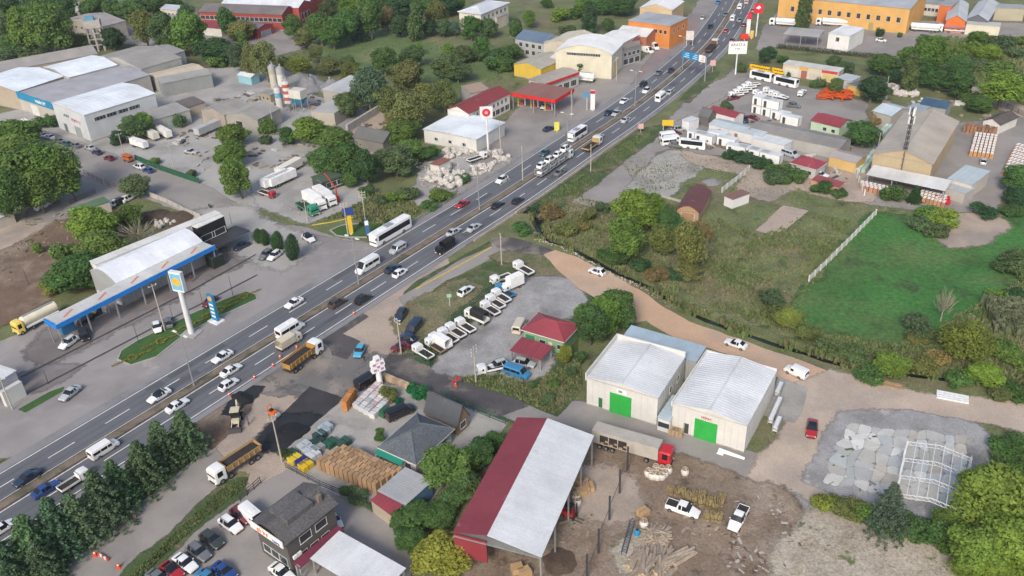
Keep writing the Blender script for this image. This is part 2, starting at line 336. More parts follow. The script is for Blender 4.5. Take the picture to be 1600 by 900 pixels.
patch('verge', [(630, 460), (652, 440), (740, 392), (765, 378), (768, 384), (720, 404), (664, 438)], 'm_verge', .6, .2)
patch('truck_lot_grass', [(620, 490), (700, 440), (790, 398), (850, 405), (890, 440), (940, 470), (900, 520), (905, 560), (905, 605), (870, 650), (800, 620), (692, 578), (645, 556), (655, 545)], 'm_verge', .6, .3)
patch('truck_lot_dirt', [(630, 500), (660, 470), (720, 445), (735, 452), (700, 480), (660, 520), (640, 530)], 'm_dry', 1.5, .6)
patch('dry_grass', [(775, 400), (830, 395), (880, 415), (900, 440), (850, 430), (820, 412)], 'm_dry', 1.5, .6)
patch('dry_grass', [(708, 584), (780, 586), (850, 588), (880, 610), (868, 630), (805, 610), (742, 592)], 'm_dry', .7, .5)
patch('truck_lot', [(688, 575), (715, 545), (760, 500), (800, 462), (825, 438), (885, 440), (905, 468), (890, 485), (850, 500), (822, 530), (850, 555), (840, 580), (790, 588), (740, 582), (700, 580)], 'm_gravel', 1.2, .5)
patch('tarred_ramp', [(768, 372), (796, 372), (830, 382), (864, 392), (850, 398), (810, 394), (778, 386)], 'm_milled', .6, .2)
patch('sand_road', [(850, 398), (868, 392), (905, 405), (947, 426), (998, 453), (1032, 477), (1077, 503), (1138, 527), (1198, 547), (1258, 568), (1308, 585), (1345, 597), (1330, 650), (1270, 640), (1250, 604), (1215, 588), (1180, 566), (1110, 545), (1060, 530), (1010, 500), (985, 505), (975, 490), (908, 452), (872, 422)], 'm_sand', .5, .25)
patch('pale_road', [(1250, 604), (1300, 585), (1350, 600), (1450, 622), (1530, 628), (1600, 636), (1600, 668), (1500, 650), (1400, 645), (1320, 648), (1300, 680), (1280, 740), (1275, 785), (1200, 760), (1180, 745), (1212, 705), (1258, 645)], 'm_paleroad', 1, .5)
patch('storage_slab', [(1218, 590), (1260, 608), (1252, 640), (1240, 660), (1190, 648), (1208, 610)], 'm_concrete', .4, .1)
patch('gravel_plot', [(1270, 748), (1300, 680), (1318, 648), (1420, 652), (1520, 668), (1536, 690), (1530, 800), (1460, 805), (1380, 785), (1330, 770)], 'm_gravel', 1, .5)
patch('gravel_plot', [(1196, 778), (1240, 778), (1282, 810), (1280, 824), (1250, 850), (1235, 855), (1215, 830)], 'm_gravel', 1, .5)
patch('lumber_yard', [(735, 905), (800, 800), (900, 712), (935, 690), (1050, 722), (1150, 752), (1215, 768), (1240, 800), (1250, 850), (1300, 905)], 'm_dirt', 1.2, .6)
patch('sawdust', [(905, 778), (925, 762), (970, 768), (975, 782), (940, 795), (912, 792)], 'm_tan', 2.5, 1.5)
patch('sawdust', [(975, 870), (1000, 845), (1015, 850), (1000, 880), (975, 885)], 'm_straw', 1.5, .5)
patch('straw_field', [(1225, 905), (1240, 860), (1285, 815), (1330, 815), (1400, 850), (1500, 880), (1520, 905)], 'm_straw', 1.5, .8)
patch('car_park', [(215, 905), (262, 868), (330, 805), (400, 757), (440, 735), (470, 720), (495, 745), (560, 770), (640, 815), (640, 905)], 'm_street', .4, .15)
patch('green_verge', [(185, 905), (285, 822), (345, 765), (372, 752), (392, 752), (380, 770), (330, 805), (262, 865), (215, 905)], 'm_verge', .8, .3)
patch('showroom_drive', [(395, 735), (425, 715), (450, 708), (470, 720), (440, 738), (400, 760), (385, 765)], 'm_tan', .4, .1)
patch('materials_yard', [(440, 712), (520, 640), (550, 618), (600, 602), (650, 606), (700, 626), (760, 650), (790, 662), (770, 690), (720, 720), (660, 800), (600, 800), (520, 770), (460, 735)], 'm_concrete', .6, .2)
patch('hard_standing', [(905, 312), (945, 270), (1010, 222), (1050, 190), (1110, 140), (1155, 110), (1200, 112), (1170, 130), (1130, 175), (1080, 205), (1050, 228), (1015, 236), (985, 285), (935, 318)], 'm_street', 1.5, .7)
patch('road_verge', [(838, 318), (930, 258), (1005, 205), (1040, 196), (985, 240), (920, 290), (865, 325)], 'm_verge', 1, .4)
patch('road_verge', [(1062, 158), (1075, 145), (1115, 110), (1122, 112), (1105, 130), (1075, 160)], 'm_verge', .8, .3)
patch('concrete_pad', [(985, 298), (1010, 270), (1046, 236), (1102, 246), (1070, 278), (1036, 306)], 'm_concrete', 1.2, .8)
patch('concrete_pad', [(1183, 360), (1224, 322), (1262, 330), (1214, 368)], 'm_tan', .6, .3)
patch('worn_track', [(1075, 238), (1170, 262), (1270, 285), (1330, 300), (1320, 310), (1240, 290), (1200, 310), (1160, 300), (1180, 275), (1080, 250)], 'm_tan', 1.5, .6)
patch('van_park', [(1040, 222), (1060, 192), (1130, 160), (1180, 118), (1260, 138), (1345, 160), (1350, 190), (1300, 230), (1350, 245), (1335, 290), (1310, 290), (1290, 262), (1180, 240), (1100, 240)], 'm_street', 1, .5)
patch('pallet_yard', [(1320, 285), (1350, 200), (1380, 170), (1500, 195), (1600, 185), (1600, 250), (1570, 290), (1545, 325), (1500, 330), (1400, 322), (1335, 312)], 'm_street', 1, .4)
patch('clay_path', [(1300, 262), (1330, 252), (1352, 290), (1355, 312), (1325, 312), (1310, 290)], 'm_tan', 1.2, .5)
patch('fuel_apron', [(1185, 78), (1200, 40), (1225, 15), (1300, 30), (1600, 38), (1600, 58), (1490, 62), (1470, 100), (1455, 100), (1475, 66), (1420, 78), (1380, 90), (1290, 82), (1215, 72)], 'm_street', 1, .4)
patch('lane', [(1500, 130), (1525, 140), (1600, 170), (1600, 182), (1520, 150), (1505, 142)], 'm_tan', 1, .4)
M('m_stain', (.17, .148, .145), .85, .2, .15, .1, 4, soft=True, col2=(.22, .20, .198), c2s=.1, c2t=(.45, .6))
patch('forecourt_stain', [(60, 545), (110, 512), (200, 468), (300, 418), (370, 385), (385, 395), (310, 440), (210, 492), (120, 540), (75, 560)], 'm_stain', 2, 1)
patch('forecourt_stain', [(20, 600), (70, 575), (110, 580), (60, 605)], 'm_stain', 1.5, 1)
patch('track_wear', [(300, 335), (360, 335), (420, 365), (470, 385), (440, 410), (380, 380)], 'm_dust', 3, 1)
# ---------------- highway ----------------
BL = [(288.5, 620), (420, 537), (560, 450), (800, 301), (915, 223), (975, 183), (1025, 146), (1070, 109), (1110, 71), (1132, 42), (1150, 12), (1165, -20), (1180, -55)]
_w = [G(*p) for p in BL]; DR = (_w[3]-_w[0]).normalized()
_w = [_w[0]-DR*k for k in (160, 110, 60, 30)]+[_w[0]+DR*k for k in (0, 35, 70, 105)]+_w[4:]
HWY = cat_rom(_w, 3); HN = normals(HWY)
HS = [0.0]
for a, b in zip(HWY, HWY[1:]): HS.append(HS[-1]+(b-a).length)
def rib(mb, o0, o1, z, s0=-1, s1=1e9):
    for i in range(len(HWY)-1):
        if HS[i] >= s0 and HS[i+1] <= s1:
            mb.quad(*[(HWY[j]+HN[j]*o).to_tuple()[:2]+(z,) for j, o in ((i, o0), (i, o1), (i+1, o1), (i+1, o0))])
    return mb
def hpt(s, o, z=0):
    for i in range(len(HWY)-1):
        if HS[i+1] >= s:
            t = (s-HS[i])/(HS[i+1]-HS[i]); p = HWY[i].lerp(HWY[i+1], t)+HN[i].lerp(HN[i+1], t)*o
            return Vector((p.x, p.y, z))
def dash(mb, o, w, ln, gap, z, s0, s1):
    s = s0
    while s+ln < s1:
        mb.quad(hpt(s, o-w, z), hpt(s, o+w, z), hpt(s+ln, o+w, z), hpt(s+ln, o-w, z)); s += ln+gap
ZR = .004*(LAYER[0]+1)
tag(rib(MB(), -11.2, 8.3, ZR).build('road_shoulder', 'm_shoulder'), kind='structure')
for nm, a, b in (('road', -9.1, -1.95), ('road', -.05, 7.0)):
    o = tag(rib(MB(), a, b, ZR+.004).build(nm, 'm_asphalt'), kind='structure')
    at_ = o.data.attributes.new('lat', 'FLOAT', 'POINT'); at_.data.foreach_set('value', [(0, b-a, b-a, 0)[i % 4] for i in range(len(o.data.vertices))])
M('m_roadpatch', (.094, .098, .108), .82, .2, .3, .12, 6)
rp = MB(); rq = random.Random(8)
for k in range(26):
    s = rq.uniform(30, 470); o0 = rq.choice((-8.3, -5.2, .6, 3.7)); L_ = rq.uniform(3, 16); w_ = rq.uniform(.8, 2.6)
    if s+L_ < HS[-1]-4: zp = ZR+.0048+k*.00011; rp.quad(hpt(s, o0, zp), hpt(s, o0+w_, zp), hpt(s+L_, o0+w_, zp), hpt(s+L_, o0, zp))
tag(rp.build('road_repair', 'm_roadpatch'), kind='structure')
mk = MB(); SE = HS[-1]-2
for o in (-8.75, -2.3, .3, 6.55): rib(mk, o-.1, o+.1, ZR+.008)
dash(mk, -5.5, .1, 5, 6, ZR+.008, 4, SE); dash(mk, 3.4, .1, 5, 6, ZR+.008, 9, SE)
tag(mk.build('road_marking', 'm_paint'), kind='structure')
md = MB(); rib(md, -1.75, -.25, ZR+.2)
tag(md.build('median_soil', 'm_median'), kind='structure')
kb = MB()
for o0, o1 in ((-1.95, -1.75), (-.25, -.05)):
    rib(kb, o0, o1, ZR+.28)
    for i in range(len(HWY)-1):
        for o in (o0, o1):
            q = [(HWY[j]+HN[j]*o) for j in (i, i+1)]
            kb.quad((q[0].x, q[0].y, 0), (q[1].x, q[1].y, 0), (q[1].x, q[1].y, ZR+.28), (q[0].x, q[0].y, ZR+.28))
tag(kb.build('median_kerb', 'm_median'), kind='structure')
def strip(name, pts, w, z0, z1, mat, world=False, close=False):
    W = [p if world else G(*p) for p in pts]
    mb = MB()
    for a, b in zip(W, W[1:]+(W[:1] if close else [])):
        if (b-a).length < .01: continue
        d = (b-a).normalized(); nn = Vector((d.y, -d.x, 0))*w/2
        mb.prism([a-nn, b-nn, b+nn, a+nn][::-1], z0, z1)
    return tag(mb.build(name, mat), kind='structure')
zz = ZR+.004
M('m_darksteel', (.06, .06, .065), .6, .2, 1, .1)
strip('drain', [(32, 590), (307, 450), (400, 398)], .4, zz, zz+.006, 'm_darksteel')
strip('drain', [(49, 612), (237, 514), (325, 470), (402, 430)], .4, zz, zz+.006, 'm_darksteel')
strip('kerb', [(68, 899), (150, 837), (250, 765), (310, 715), (328, 690)], .35, 0, .16, 'm_kerb')
strip('kerb', [(650, 452), (700, 425), (768, 387)], .3, 0, .15, 'm_yellowpaint')
strip('kerb', [(488, 352), (520, 347), (560, 338)], .3, 0, .16, 'm_yellowpaint')
# ---------------- thing materials ----------------
M('m_body', (1, 1, 1), .32, .05, .8, 0, objcol=True, coat=.6, spec=.5)
M('m_glass', (.012, .015, .02), .08, 0, grain=0, spec=.6)
M('m_tyre', (.016, .016, .017), .85, 0, grain=0)
M('m_rim', (.30, .31, .32), .4, 0, grain=0, metal=.6)
M('m_headlight', (.75, .77, .78), .15, 0, grain=0)
M('m_taillight', (.35, .015, .015), .25, 0, grain=0)
M('m_chassis', (.035, .034, .034), .8, .2, 1, .1)
M('m_rust', (.20, .085, .04), .9, .35, 1.5, .25, 5)
M('m_white', (.74, .75, .74), .6, .10, .6, .06, 5)
M('m_plain', (1, 1, 1), .75, .16, .5, .08, 4, objcol=True)
M('m_metalc', (1, 1, 1), .45, .12, .3, .05, 4, objcol=True, spec=.5)
M('m_cargo', (.035, .031, .03), .95, .4, 1.2, .3, 5)
M('m_canvas', (1, 1, 1), .85, .15, .6, .08, 4, objcol=True)
M('m_wood', (.36, .25, .15), .85, .3, .8, .25, 4)
M('m_bark', (.14, .115, .095), .95, .3, 1.5, .3, 6)
M('m_leaf', (1.5, 1.45, 1.3), .75, .45, .35, .30, 2.5, objcol=True, spec=.25, translucent=.3)
M('m_steel', (.42, .43, .44), .45, .15, 1, .08, 5, metal=.5)
M('m_darksteel', (.06, .06, .065), .6, .2, 1, .1)
M('m_pole', (.42, .39, .34), .85, .2, .8, .12, 5)
M('m_black', (.02, .02, .022), .6, .15, 1, 0)
# ---------------- vehicles ----------------
def loft(stations, classify):
    """stations: (x, half width, [(yfrac, z), ...]); returns {part: MB}"""
    out = {}; ns = len(stations[0][2])
    pt = lambda st, k, s: (st[0], s*st[1]*st[2][k][0], st[2][k][1])
    for i in range(len(stations)-1):
        a, b = stations[i], stations[i+1]
        for k in range(ns-1):
            key = classify(i, k)
            for s in (1, -1):
                kk = key if isinstance(key, str) else key[0 if s > 0 else 1]
                q = [pt(a, k, s), pt(b, k, s), pt(b, k+1, s), pt(a, k+1, s)]
                if s > 0: q = q[::-1]
                out.setdefault(kk, MB()).quad(*q)
    for st, fl in ((stations[0], 1), (stations[-1], 0)):
        q = [pt(st, k, 1) for k in range(ns)]+[pt(st, k, -1) for k in range(ns-1)][::-1]
        out['body'].quad(*(q if not fl else q[::-1]))
    return out
def wheel_mesh(r, wd):
    t = MB().cyl((0, -wd/2, 0), (0, wd/2, 0), r, r, 14).mesh('tyre', 'm_tyre')
    m = MB().cyl((0, -wd/2-.012, 0), (0, wd/2+.012, 0), r*.58, r*.58, 10).mesh('rim', 'm_rim')
    return t, m
def add_wheels(P, xs, half, r, wd=.2, rims=True):
    t, m = wheel_mesh(r, wd)
    for x in xs:
        for s in (1, -1):
            i = P.add('wheel', t, -1, (x, s*(half-wd/2+.02), r))
            if rims: P.add('rim', m, i)
def add_lights(P, xf, xr, half, zf, zr, sx=.1, w=.36, h=.14):
    a = MB().box(-sx/2, sx/2, -w/2, w/2, -h/2, h/2).mesh('headlight', 'm_headlight'); b = MB().box(-sx/2, sx/2, -w/2, w/2, -h/2, h/2).mesh('taillight', 'm_taillight')
    for s in (1, -1):
        P.add('headlight', a, -1, (xf, s*(half-w/2), zf)); P.add('taillight', b, -1, (xr, s*(half-w/2), zr))
def car(L, W, H, hood, cowl, rf, rr, tail, deck, zsh=.9, sun=False, rails=False, est=False):
    """x positions measured from the nose; deck = boot height (== None: hatch)"""
    hw = W/2; zb = .22
    def st(x, plan, zs, zr, wr): return (L/2-x, hw*plan, [(.86, zb), (1, zb+.2), (.985, zs), (wr, zr), (0, zr+.03)])
    dz = deck if deck else zsh+.02
    B = (rf+rr)/2
    S_ = [st(0, .74, .55, .62, .8), st(.12, .86, .64, .72, .86), st(hood*.5, .96, .76, .84, .86), st(cowl, 1, zsh-.02, zsh+.05, .84),
          st(rf, 1, zsh, H-.05, .70), st(B-.05, 1, zsh, H, .72), st(B+.05, 1, zsh, H, .72), st(rr-.12, 1, zsh, H-.03, .70), st(rr, 1, zsh, H-.06, .69),
          st(tail, .97, dz-.04, dz+.02, .80), st(L-.1, .90, dz-.1, dz-.04, .82), st(L, .82, .62, .70, .84)]
    def cl(i, k):
        if k == 3 and i == 3: return 'windscreen'
        if k == 3 and i == 8: return 'rear_window'
        if k == 2 and i in (3, 4, 6): return 'side_window'
        if k == 3 and sun and i in (4, 5, 6): return 'sunroof'
        return 'body'
    def cl2(i, k):
        c = cl(i, k); return (c+'_l', c+'_r') if c == 'side_window' else c
    out = loft(S_, cl2); P = Proto()
    for k, mb in out.items():
        nm = k[:-2] if k[-2:] in ('_l', '_r') else k
        P.add(nm, mb.mesh(nm, 'm_body' if nm == 'body' else 'm_glass', nm == 'body'))
    add_wheels(P, (L/2-.82, -L/2+.85), hw, .32)
    add_lights(P, L/2-.1, -L/2+.06, hw*.84, .62, .72)
    mir = MB().box(-.08, .08, -.1, .1, -.06, .07).mesh('mirror', 'm_body')
    for s in (1, -1): P.add('mirror', mir, -1, (L/2-cowl-.25, s*(hw+.06), zsh+.06))
    P.add('bumper', MB().box(-.03, .03, -hw*.72, hw*.72, .22, .42).mesh('bumper', 'm_chassis'), -1, (L/2-.01, 0, 0))
    if rails:
        r_ = MB().box(-.9, .9, -.03, .03, 0, .06).mesh('roof_rail', 'm_darksteel')
        for s in (1, -1): P.add('roof_rail', r_, -1, (L/2-B, s*hw*.64, H))
    return P
def van(L, W, H, nose, wins, zsill=1.15, zwin=1.75, cowlz=1.05, bar=False, wh=.34):
    """wins: list of (x0, x1) glazed side intervals measured from the nose"""
    hw = W/2; zb = .26
    def st(x, plan, z2, z3, z4, w4, w3=.97): return (L/2-x, hw*plan, [(.92, zb), (1, zb+.22), (1, z2), (w3, z3), (w4, z4), (0, z4+.05)])
    xs = [(0, .84, .7, .78, .84, .8), (.25, .95, .84, .95, .99, .82), (nose, 1, cowlz-.05, cowlz, cowlz+.04, .84)]
    S_ = [st(*a) for a in xs]; ws = nose+(H-cowlz)*.62
    S_.append(st(ws, 1, zsill, zwin, H-.06, .82)); tags = ['b', 'b', 'ws']
    x = ws
    for a, b in wins:
        a = max(a, ws+.02)
        if a > x+.01: S_.append(st(a, 1, zsill, zwin, H, .84)); tags.append('b')
        S_.append(st(b, 1, zsill, zwin, H, .84)); tags.append('w'); x = b
    if x < L-.12: S_.append(st(L-.1, 1, zsill, zwin, H-.03, .84)); tags.append('b')
    S_.append(st(L, .95, zsill, zwin, H-.14, .8)); tags.append('b')
    def cl(i, k):
        if tags[i] == 'ws' and k in (3, 4): return 'windscreen' if k == 4 else 'body'
        if tags[i] == 'w' and k == 2: return ('side_window_l', 'side_window_r')
        return 'body'
    out = loft(S_, cl); P = Proto()
    for k, mb in out.items():
        nm = k[:-2] if k[-2:] in ('_l', '_r') else k
        P.add(nm, mb.mesh(nm, 'm_body' if nm == 'body' else 'm_glass', nm == 'body'))
    P.add('rear_window', MB().box(-.02, .02, -hw*.7, hw*.7, zsill, zwin).mesh('rear_window', 'm_glass'), -1, (-L/2+.0, 0, 0))
    add_wheels(P, (L/2-.95, -L/2+1.15), hw, wh)
    add_lights(P, L/2-.16, -L/2+.0, hw*.88, .74, 1.0)
    if H > 2.2: P.add('roof_hatch', MB().box(-.5, .5, -.4, .4, 0, .08, .05, .05).mesh('roof_hatch', 'm_white'), -1, (0, 0, H+.03))
    return P
def coach(L=12.8, W=2.55, H=3.5):
    hw = W/2
    def st(x, plan, ww=1): return (L/2-x, hw*plan, [(.95, .35), (1, .6), (1, 1.55), (.99, 2.95), (.93, H), (0, H+.06)])
    xs = [(0, .9), (.35, .98), (.9, 1), (1.5, 1), (L-.6, 1), (L, .95)]
    def cl(i, k):
        if k == 3-1 and i in (2, 3): return ('side_window_l', 'side_window_r')
        return 'body'
    out = loft([st(*a) for a in xs], cl); P = Proto()
    for k, mb in out.items():
        nm = k[:-2] if k[-2:] in ('_l', '_r') else k
        P.add(nm, mb.mesh(nm, 'm_body' if nm == 'body' else 'm_glass', nm == 'body'))
    P.add('windscreen', MB().add([(0, -hw*.86, 1.15), (0, hw*.86, 1.15), (-.12, hw*.86, 3.1), (-.12, -hw*.86, 3.1)], [[0, 1, 2, 3]]).mesh('windscreen', 'm_glass'), -1, (L/2+.02, 0, 0))
    P.add('rear_window', MB().box(-.02, .02, -hw*.7, hw*.7, 1.9, 3.0).mesh('rear_window', 'm_glass'), -1, (-L/2, 0, 0))
    P.add('air_conditioner', MB().box(-1.3, 1.3, -.8, .8, 0, .22, .15, .1).mesh('air_conditioner', 'm_steel'), -1, (.6, 0, H+.04))
    hm = MB().box(-.4, .4, -.35, .35, 0, .1, .05, .05).mesh('roof_hatch', 'm_white')
    for x in (3.6, -3.4): P.add('roof_hatch', hm, -1, (x, 0, H+.03))
    mir = MB().box(0, .35, -.06, .06, -.45, .05).mesh('mirror', 'm_black')
    for s in (1, -1): P.add('mirror', mir, -1, (L/2, s*(hw+.1), 2.75))
    add_wheels(P, (L/2-2.5, -L/2+3.1), hw, .5, .3); add_lights(P, L/2-.04, -L/2, hw*.86, .75, 1.0)
    return P
def cab(P, x0, W, H, ln, slope=.35, paint='m_body', zb=.45):
    """cab-over cab with its face at x0, running back ln"""
    hw = W/2; zs = zb+(H-zb)*.46; zt = H-.35
    def st(x, plan, zr, w4=.86): return (x, hw*plan, [(.94, zb), (1, zb+.25), (1, zs), (.97, zt), (w4, zr), (0, zr+.03)])
    out = loft([st(x0, .92, H*.93), st(x0-.12, .98, H*.96), st(x0-slope-.2, 1, H-.02), st(x0-ln*.72, 1, H), st(x0-ln, .98, H-.04)],
               lambda i, k: ('side_window_l', 'side_window_r') if k == 2 and i == 2 else 'body')
    for k, mb in out.items():
        nm = 'cab' if k == 'body' else k[:-2]
        P.add(nm, mb.mesh(nm, paint if nm == 'cab' else 'm_glass', nm == 'cab'))
    P.add('windscreen', MB().add([(0, -hw*.84, zs+.05), (0, hw*.84, zs+.05), (-.06, hw*.82, zt+.12), (-.06, -hw*.82, zt+.12)], [[0, 1, 2, 3]]).mesh('windscreen', 'm_glass'), -1, (x0+.02, 0, 0))
    P.add('bumper', MB().box(-.1, .08, -hw*.95, hw*.95, zb-.12, zb+.2).mesh('bumper', 'm_chassis'), -1, (x0, 0, 0))
    hl = MB().box(-.04, .04, -.18, .18, -.1, .1).mesh('headlight', 'm_headlight')
    for s in (1, -1): P.add('headlight', hl, -1, (x0+.07, s*(hw-.3), zb+.12))
def tubm(x0, x1, hw, z0, z1, th=.08, fl=0, name='bed', mat='m_plain'):
    mb = MB().box(x0, x1, -hw, hw, z0, z0+.1)
    mb.box(x0, x1, -hw, -hw+th, z0+.1, z1).box(x0, x1, hw-th, hw, z0+.1, z1).box(x0, x0+th, -hw+th, hw-th, z0+.1, z1).box(x1-th, x1, -hw+th, hw-th, z0+.1, z1+fl)
    return mb.mesh(name, mat)
def truck(L, W, H, cabl, bed, wheels, wr=.48, bedz=1.1, slope=.3, tail=True, trailer=False, white=False):
    P = Proto(); hw = W/2; xr = -L/2; xc = L/2-cabl-.15
    cab(P, L/2, W, H, cabl, slope)
    P.add('chassis', MB().box(xr+.1, xc+.6, -.45, .45, bedz-.45, bedz-.12).box(xr, xr+.15, -hw*.9, hw*.9, bedz-.55, bedz-.35).mesh('chassis', 'm_chassis'))
    add_wheels(P, wheels, hw, wr, .3)
    if bed == 'flat':
        P.add('bed', tubm(xr, xc, hw, bedz-.12, bedz+.28, .05))
        P.add('load_floor', MB().box(xr+.06, xc-.06, -hw+.06, hw-.06, bedz-.015, bedz+.0).mesh('load_floor', 'm_cargo'))
        P.add('headboard', MB().box(xc-.06, xc+.0, -hw*.9, hw*.9, bedz+.28, H*.92).mesh('headboard', 'm_plain'))
    elif bed == 'box':
        P.add('cargo_box', MB().box(xr, xc, -hw, hw, bedz-.1, max(H+.5, bedz+2.3), .03, .03).mesh('cargo_box', 'm_canvas'))
        r_ = MB().box(xr-.03, xr+.0, -hw*.95, hw*.95, bedz, max(H+.4, bedz+2.1)).mesh('rear_door', 'm_plain'); P.add('rear_door', r_)
    elif bed == 'canvas':
        P.add('bed', tubm(xr, xc, hw, bedz-.12, bedz+.4, .05))
        zt = bedz+1.75; n = 6; v = []; 
        mb = MB()
        arc = [(-hw, bedz+.42), (-hw, zt-.25), (-hw*.75, zt), (hw*.75, zt), (hw, zt-.25), (hw, bedz+.42)]
        for a, b in zip(arc, arc[1:]): mb.quad((xr+.1, a[0], a[1]), (xc, a[0], a[1]), (xc, b[0], b[1]), (xr+.1, b[0], b[1]))
        P.add('canvas_cover', mb.mesh('canvas_cover', 'm_canvas'))
    elif bed == 'tip':
        mb = MB(); z0, z1 = bedz+.05, bedz+1.45; a, b = hw*.78, hw
        for s in (1, -1):
            mb.add([(xr+.1, s*a, z0), (xc-.3, s*a, z0), (xc, s*b, z1), (xr, s*b, z1), (xr+.1, s*(a-.08), z0+.05), (xc-.35, s*(a-.08), z0+.05), (xc-.1, s*(b-.1), z1), (xr+.1, s*(b-.1), z1)], [[0, 1, 2, 3], [4, 7, 6, 5], [3, 2, 6, 7]])
        mb.quad((xr+.1, -a, z0), (xr+.1, a, z0), (xr, b, z1-.1), (xr, -b, z1-.1)); mb.quad((xc-.3, a, z0), (xc-.3, -a, z0), (xc, -b, z1+.1), (xc, b, z1+.1)); mb.quad((xr+.1, a, z0), (xr+.1, -a, z0), (xc-.3, -a, z0), (xc-.3, a, z0))
        n = int((xc-xr)/1.1)
        for i in range(n):
            x = xr+.4+i*(xc-xr-.6)/n
            for s in (1, -1): mb.box(x, x+.12, s*b-.08, s*b+.05, z0+.25, z1)
        P.add('tipper_body', mb.mesh('tipper_body', 'm_plain'))
        P.add('load', MB().box(xr+.2, xc-.35, -a+.05, a-.05, z0+.1, z0+1.0, .3, -.15).mesh('load', 'm_cargo'))
        P.add('cab_guard', MB().box(xc-.1, xc+.7, -hw*.9, hw*.9, z1+.1, z1+.18).mesh('cab_guard', 'm_plain'))
    elif bed == 'tank':
        zc = bedz+1.05; r = 1.08; mb = MB(); ring = []
        prof = [(xr, .5), (xr+.25, .92), (xr+.5, 1), (xc-.5, 1), (xc-.25, .92), (xc, .5)]
        for (x, k), (x2, k2) in zip(prof, prof[1:]): mb.cyl((x, 0, zc), (x2, 0, zc), r*k, r*k2, 16, True)
        P.add('tank', mb.mesh('tank', 'm_plain', True))
        P.add('walkway', MB().box(xr+.8, xc-.8, -.3, .3, zc+r-.02, zc+r+.08).mesh('walkway', 'm_steel'))
        P.add('side_skirt', MB().box(xr+.4, xc-.5, -hw*.95, hw*.95, bedz-.3, bedz+.05).mesh('side_skirt', 'm_white'))
    return P
V = {}
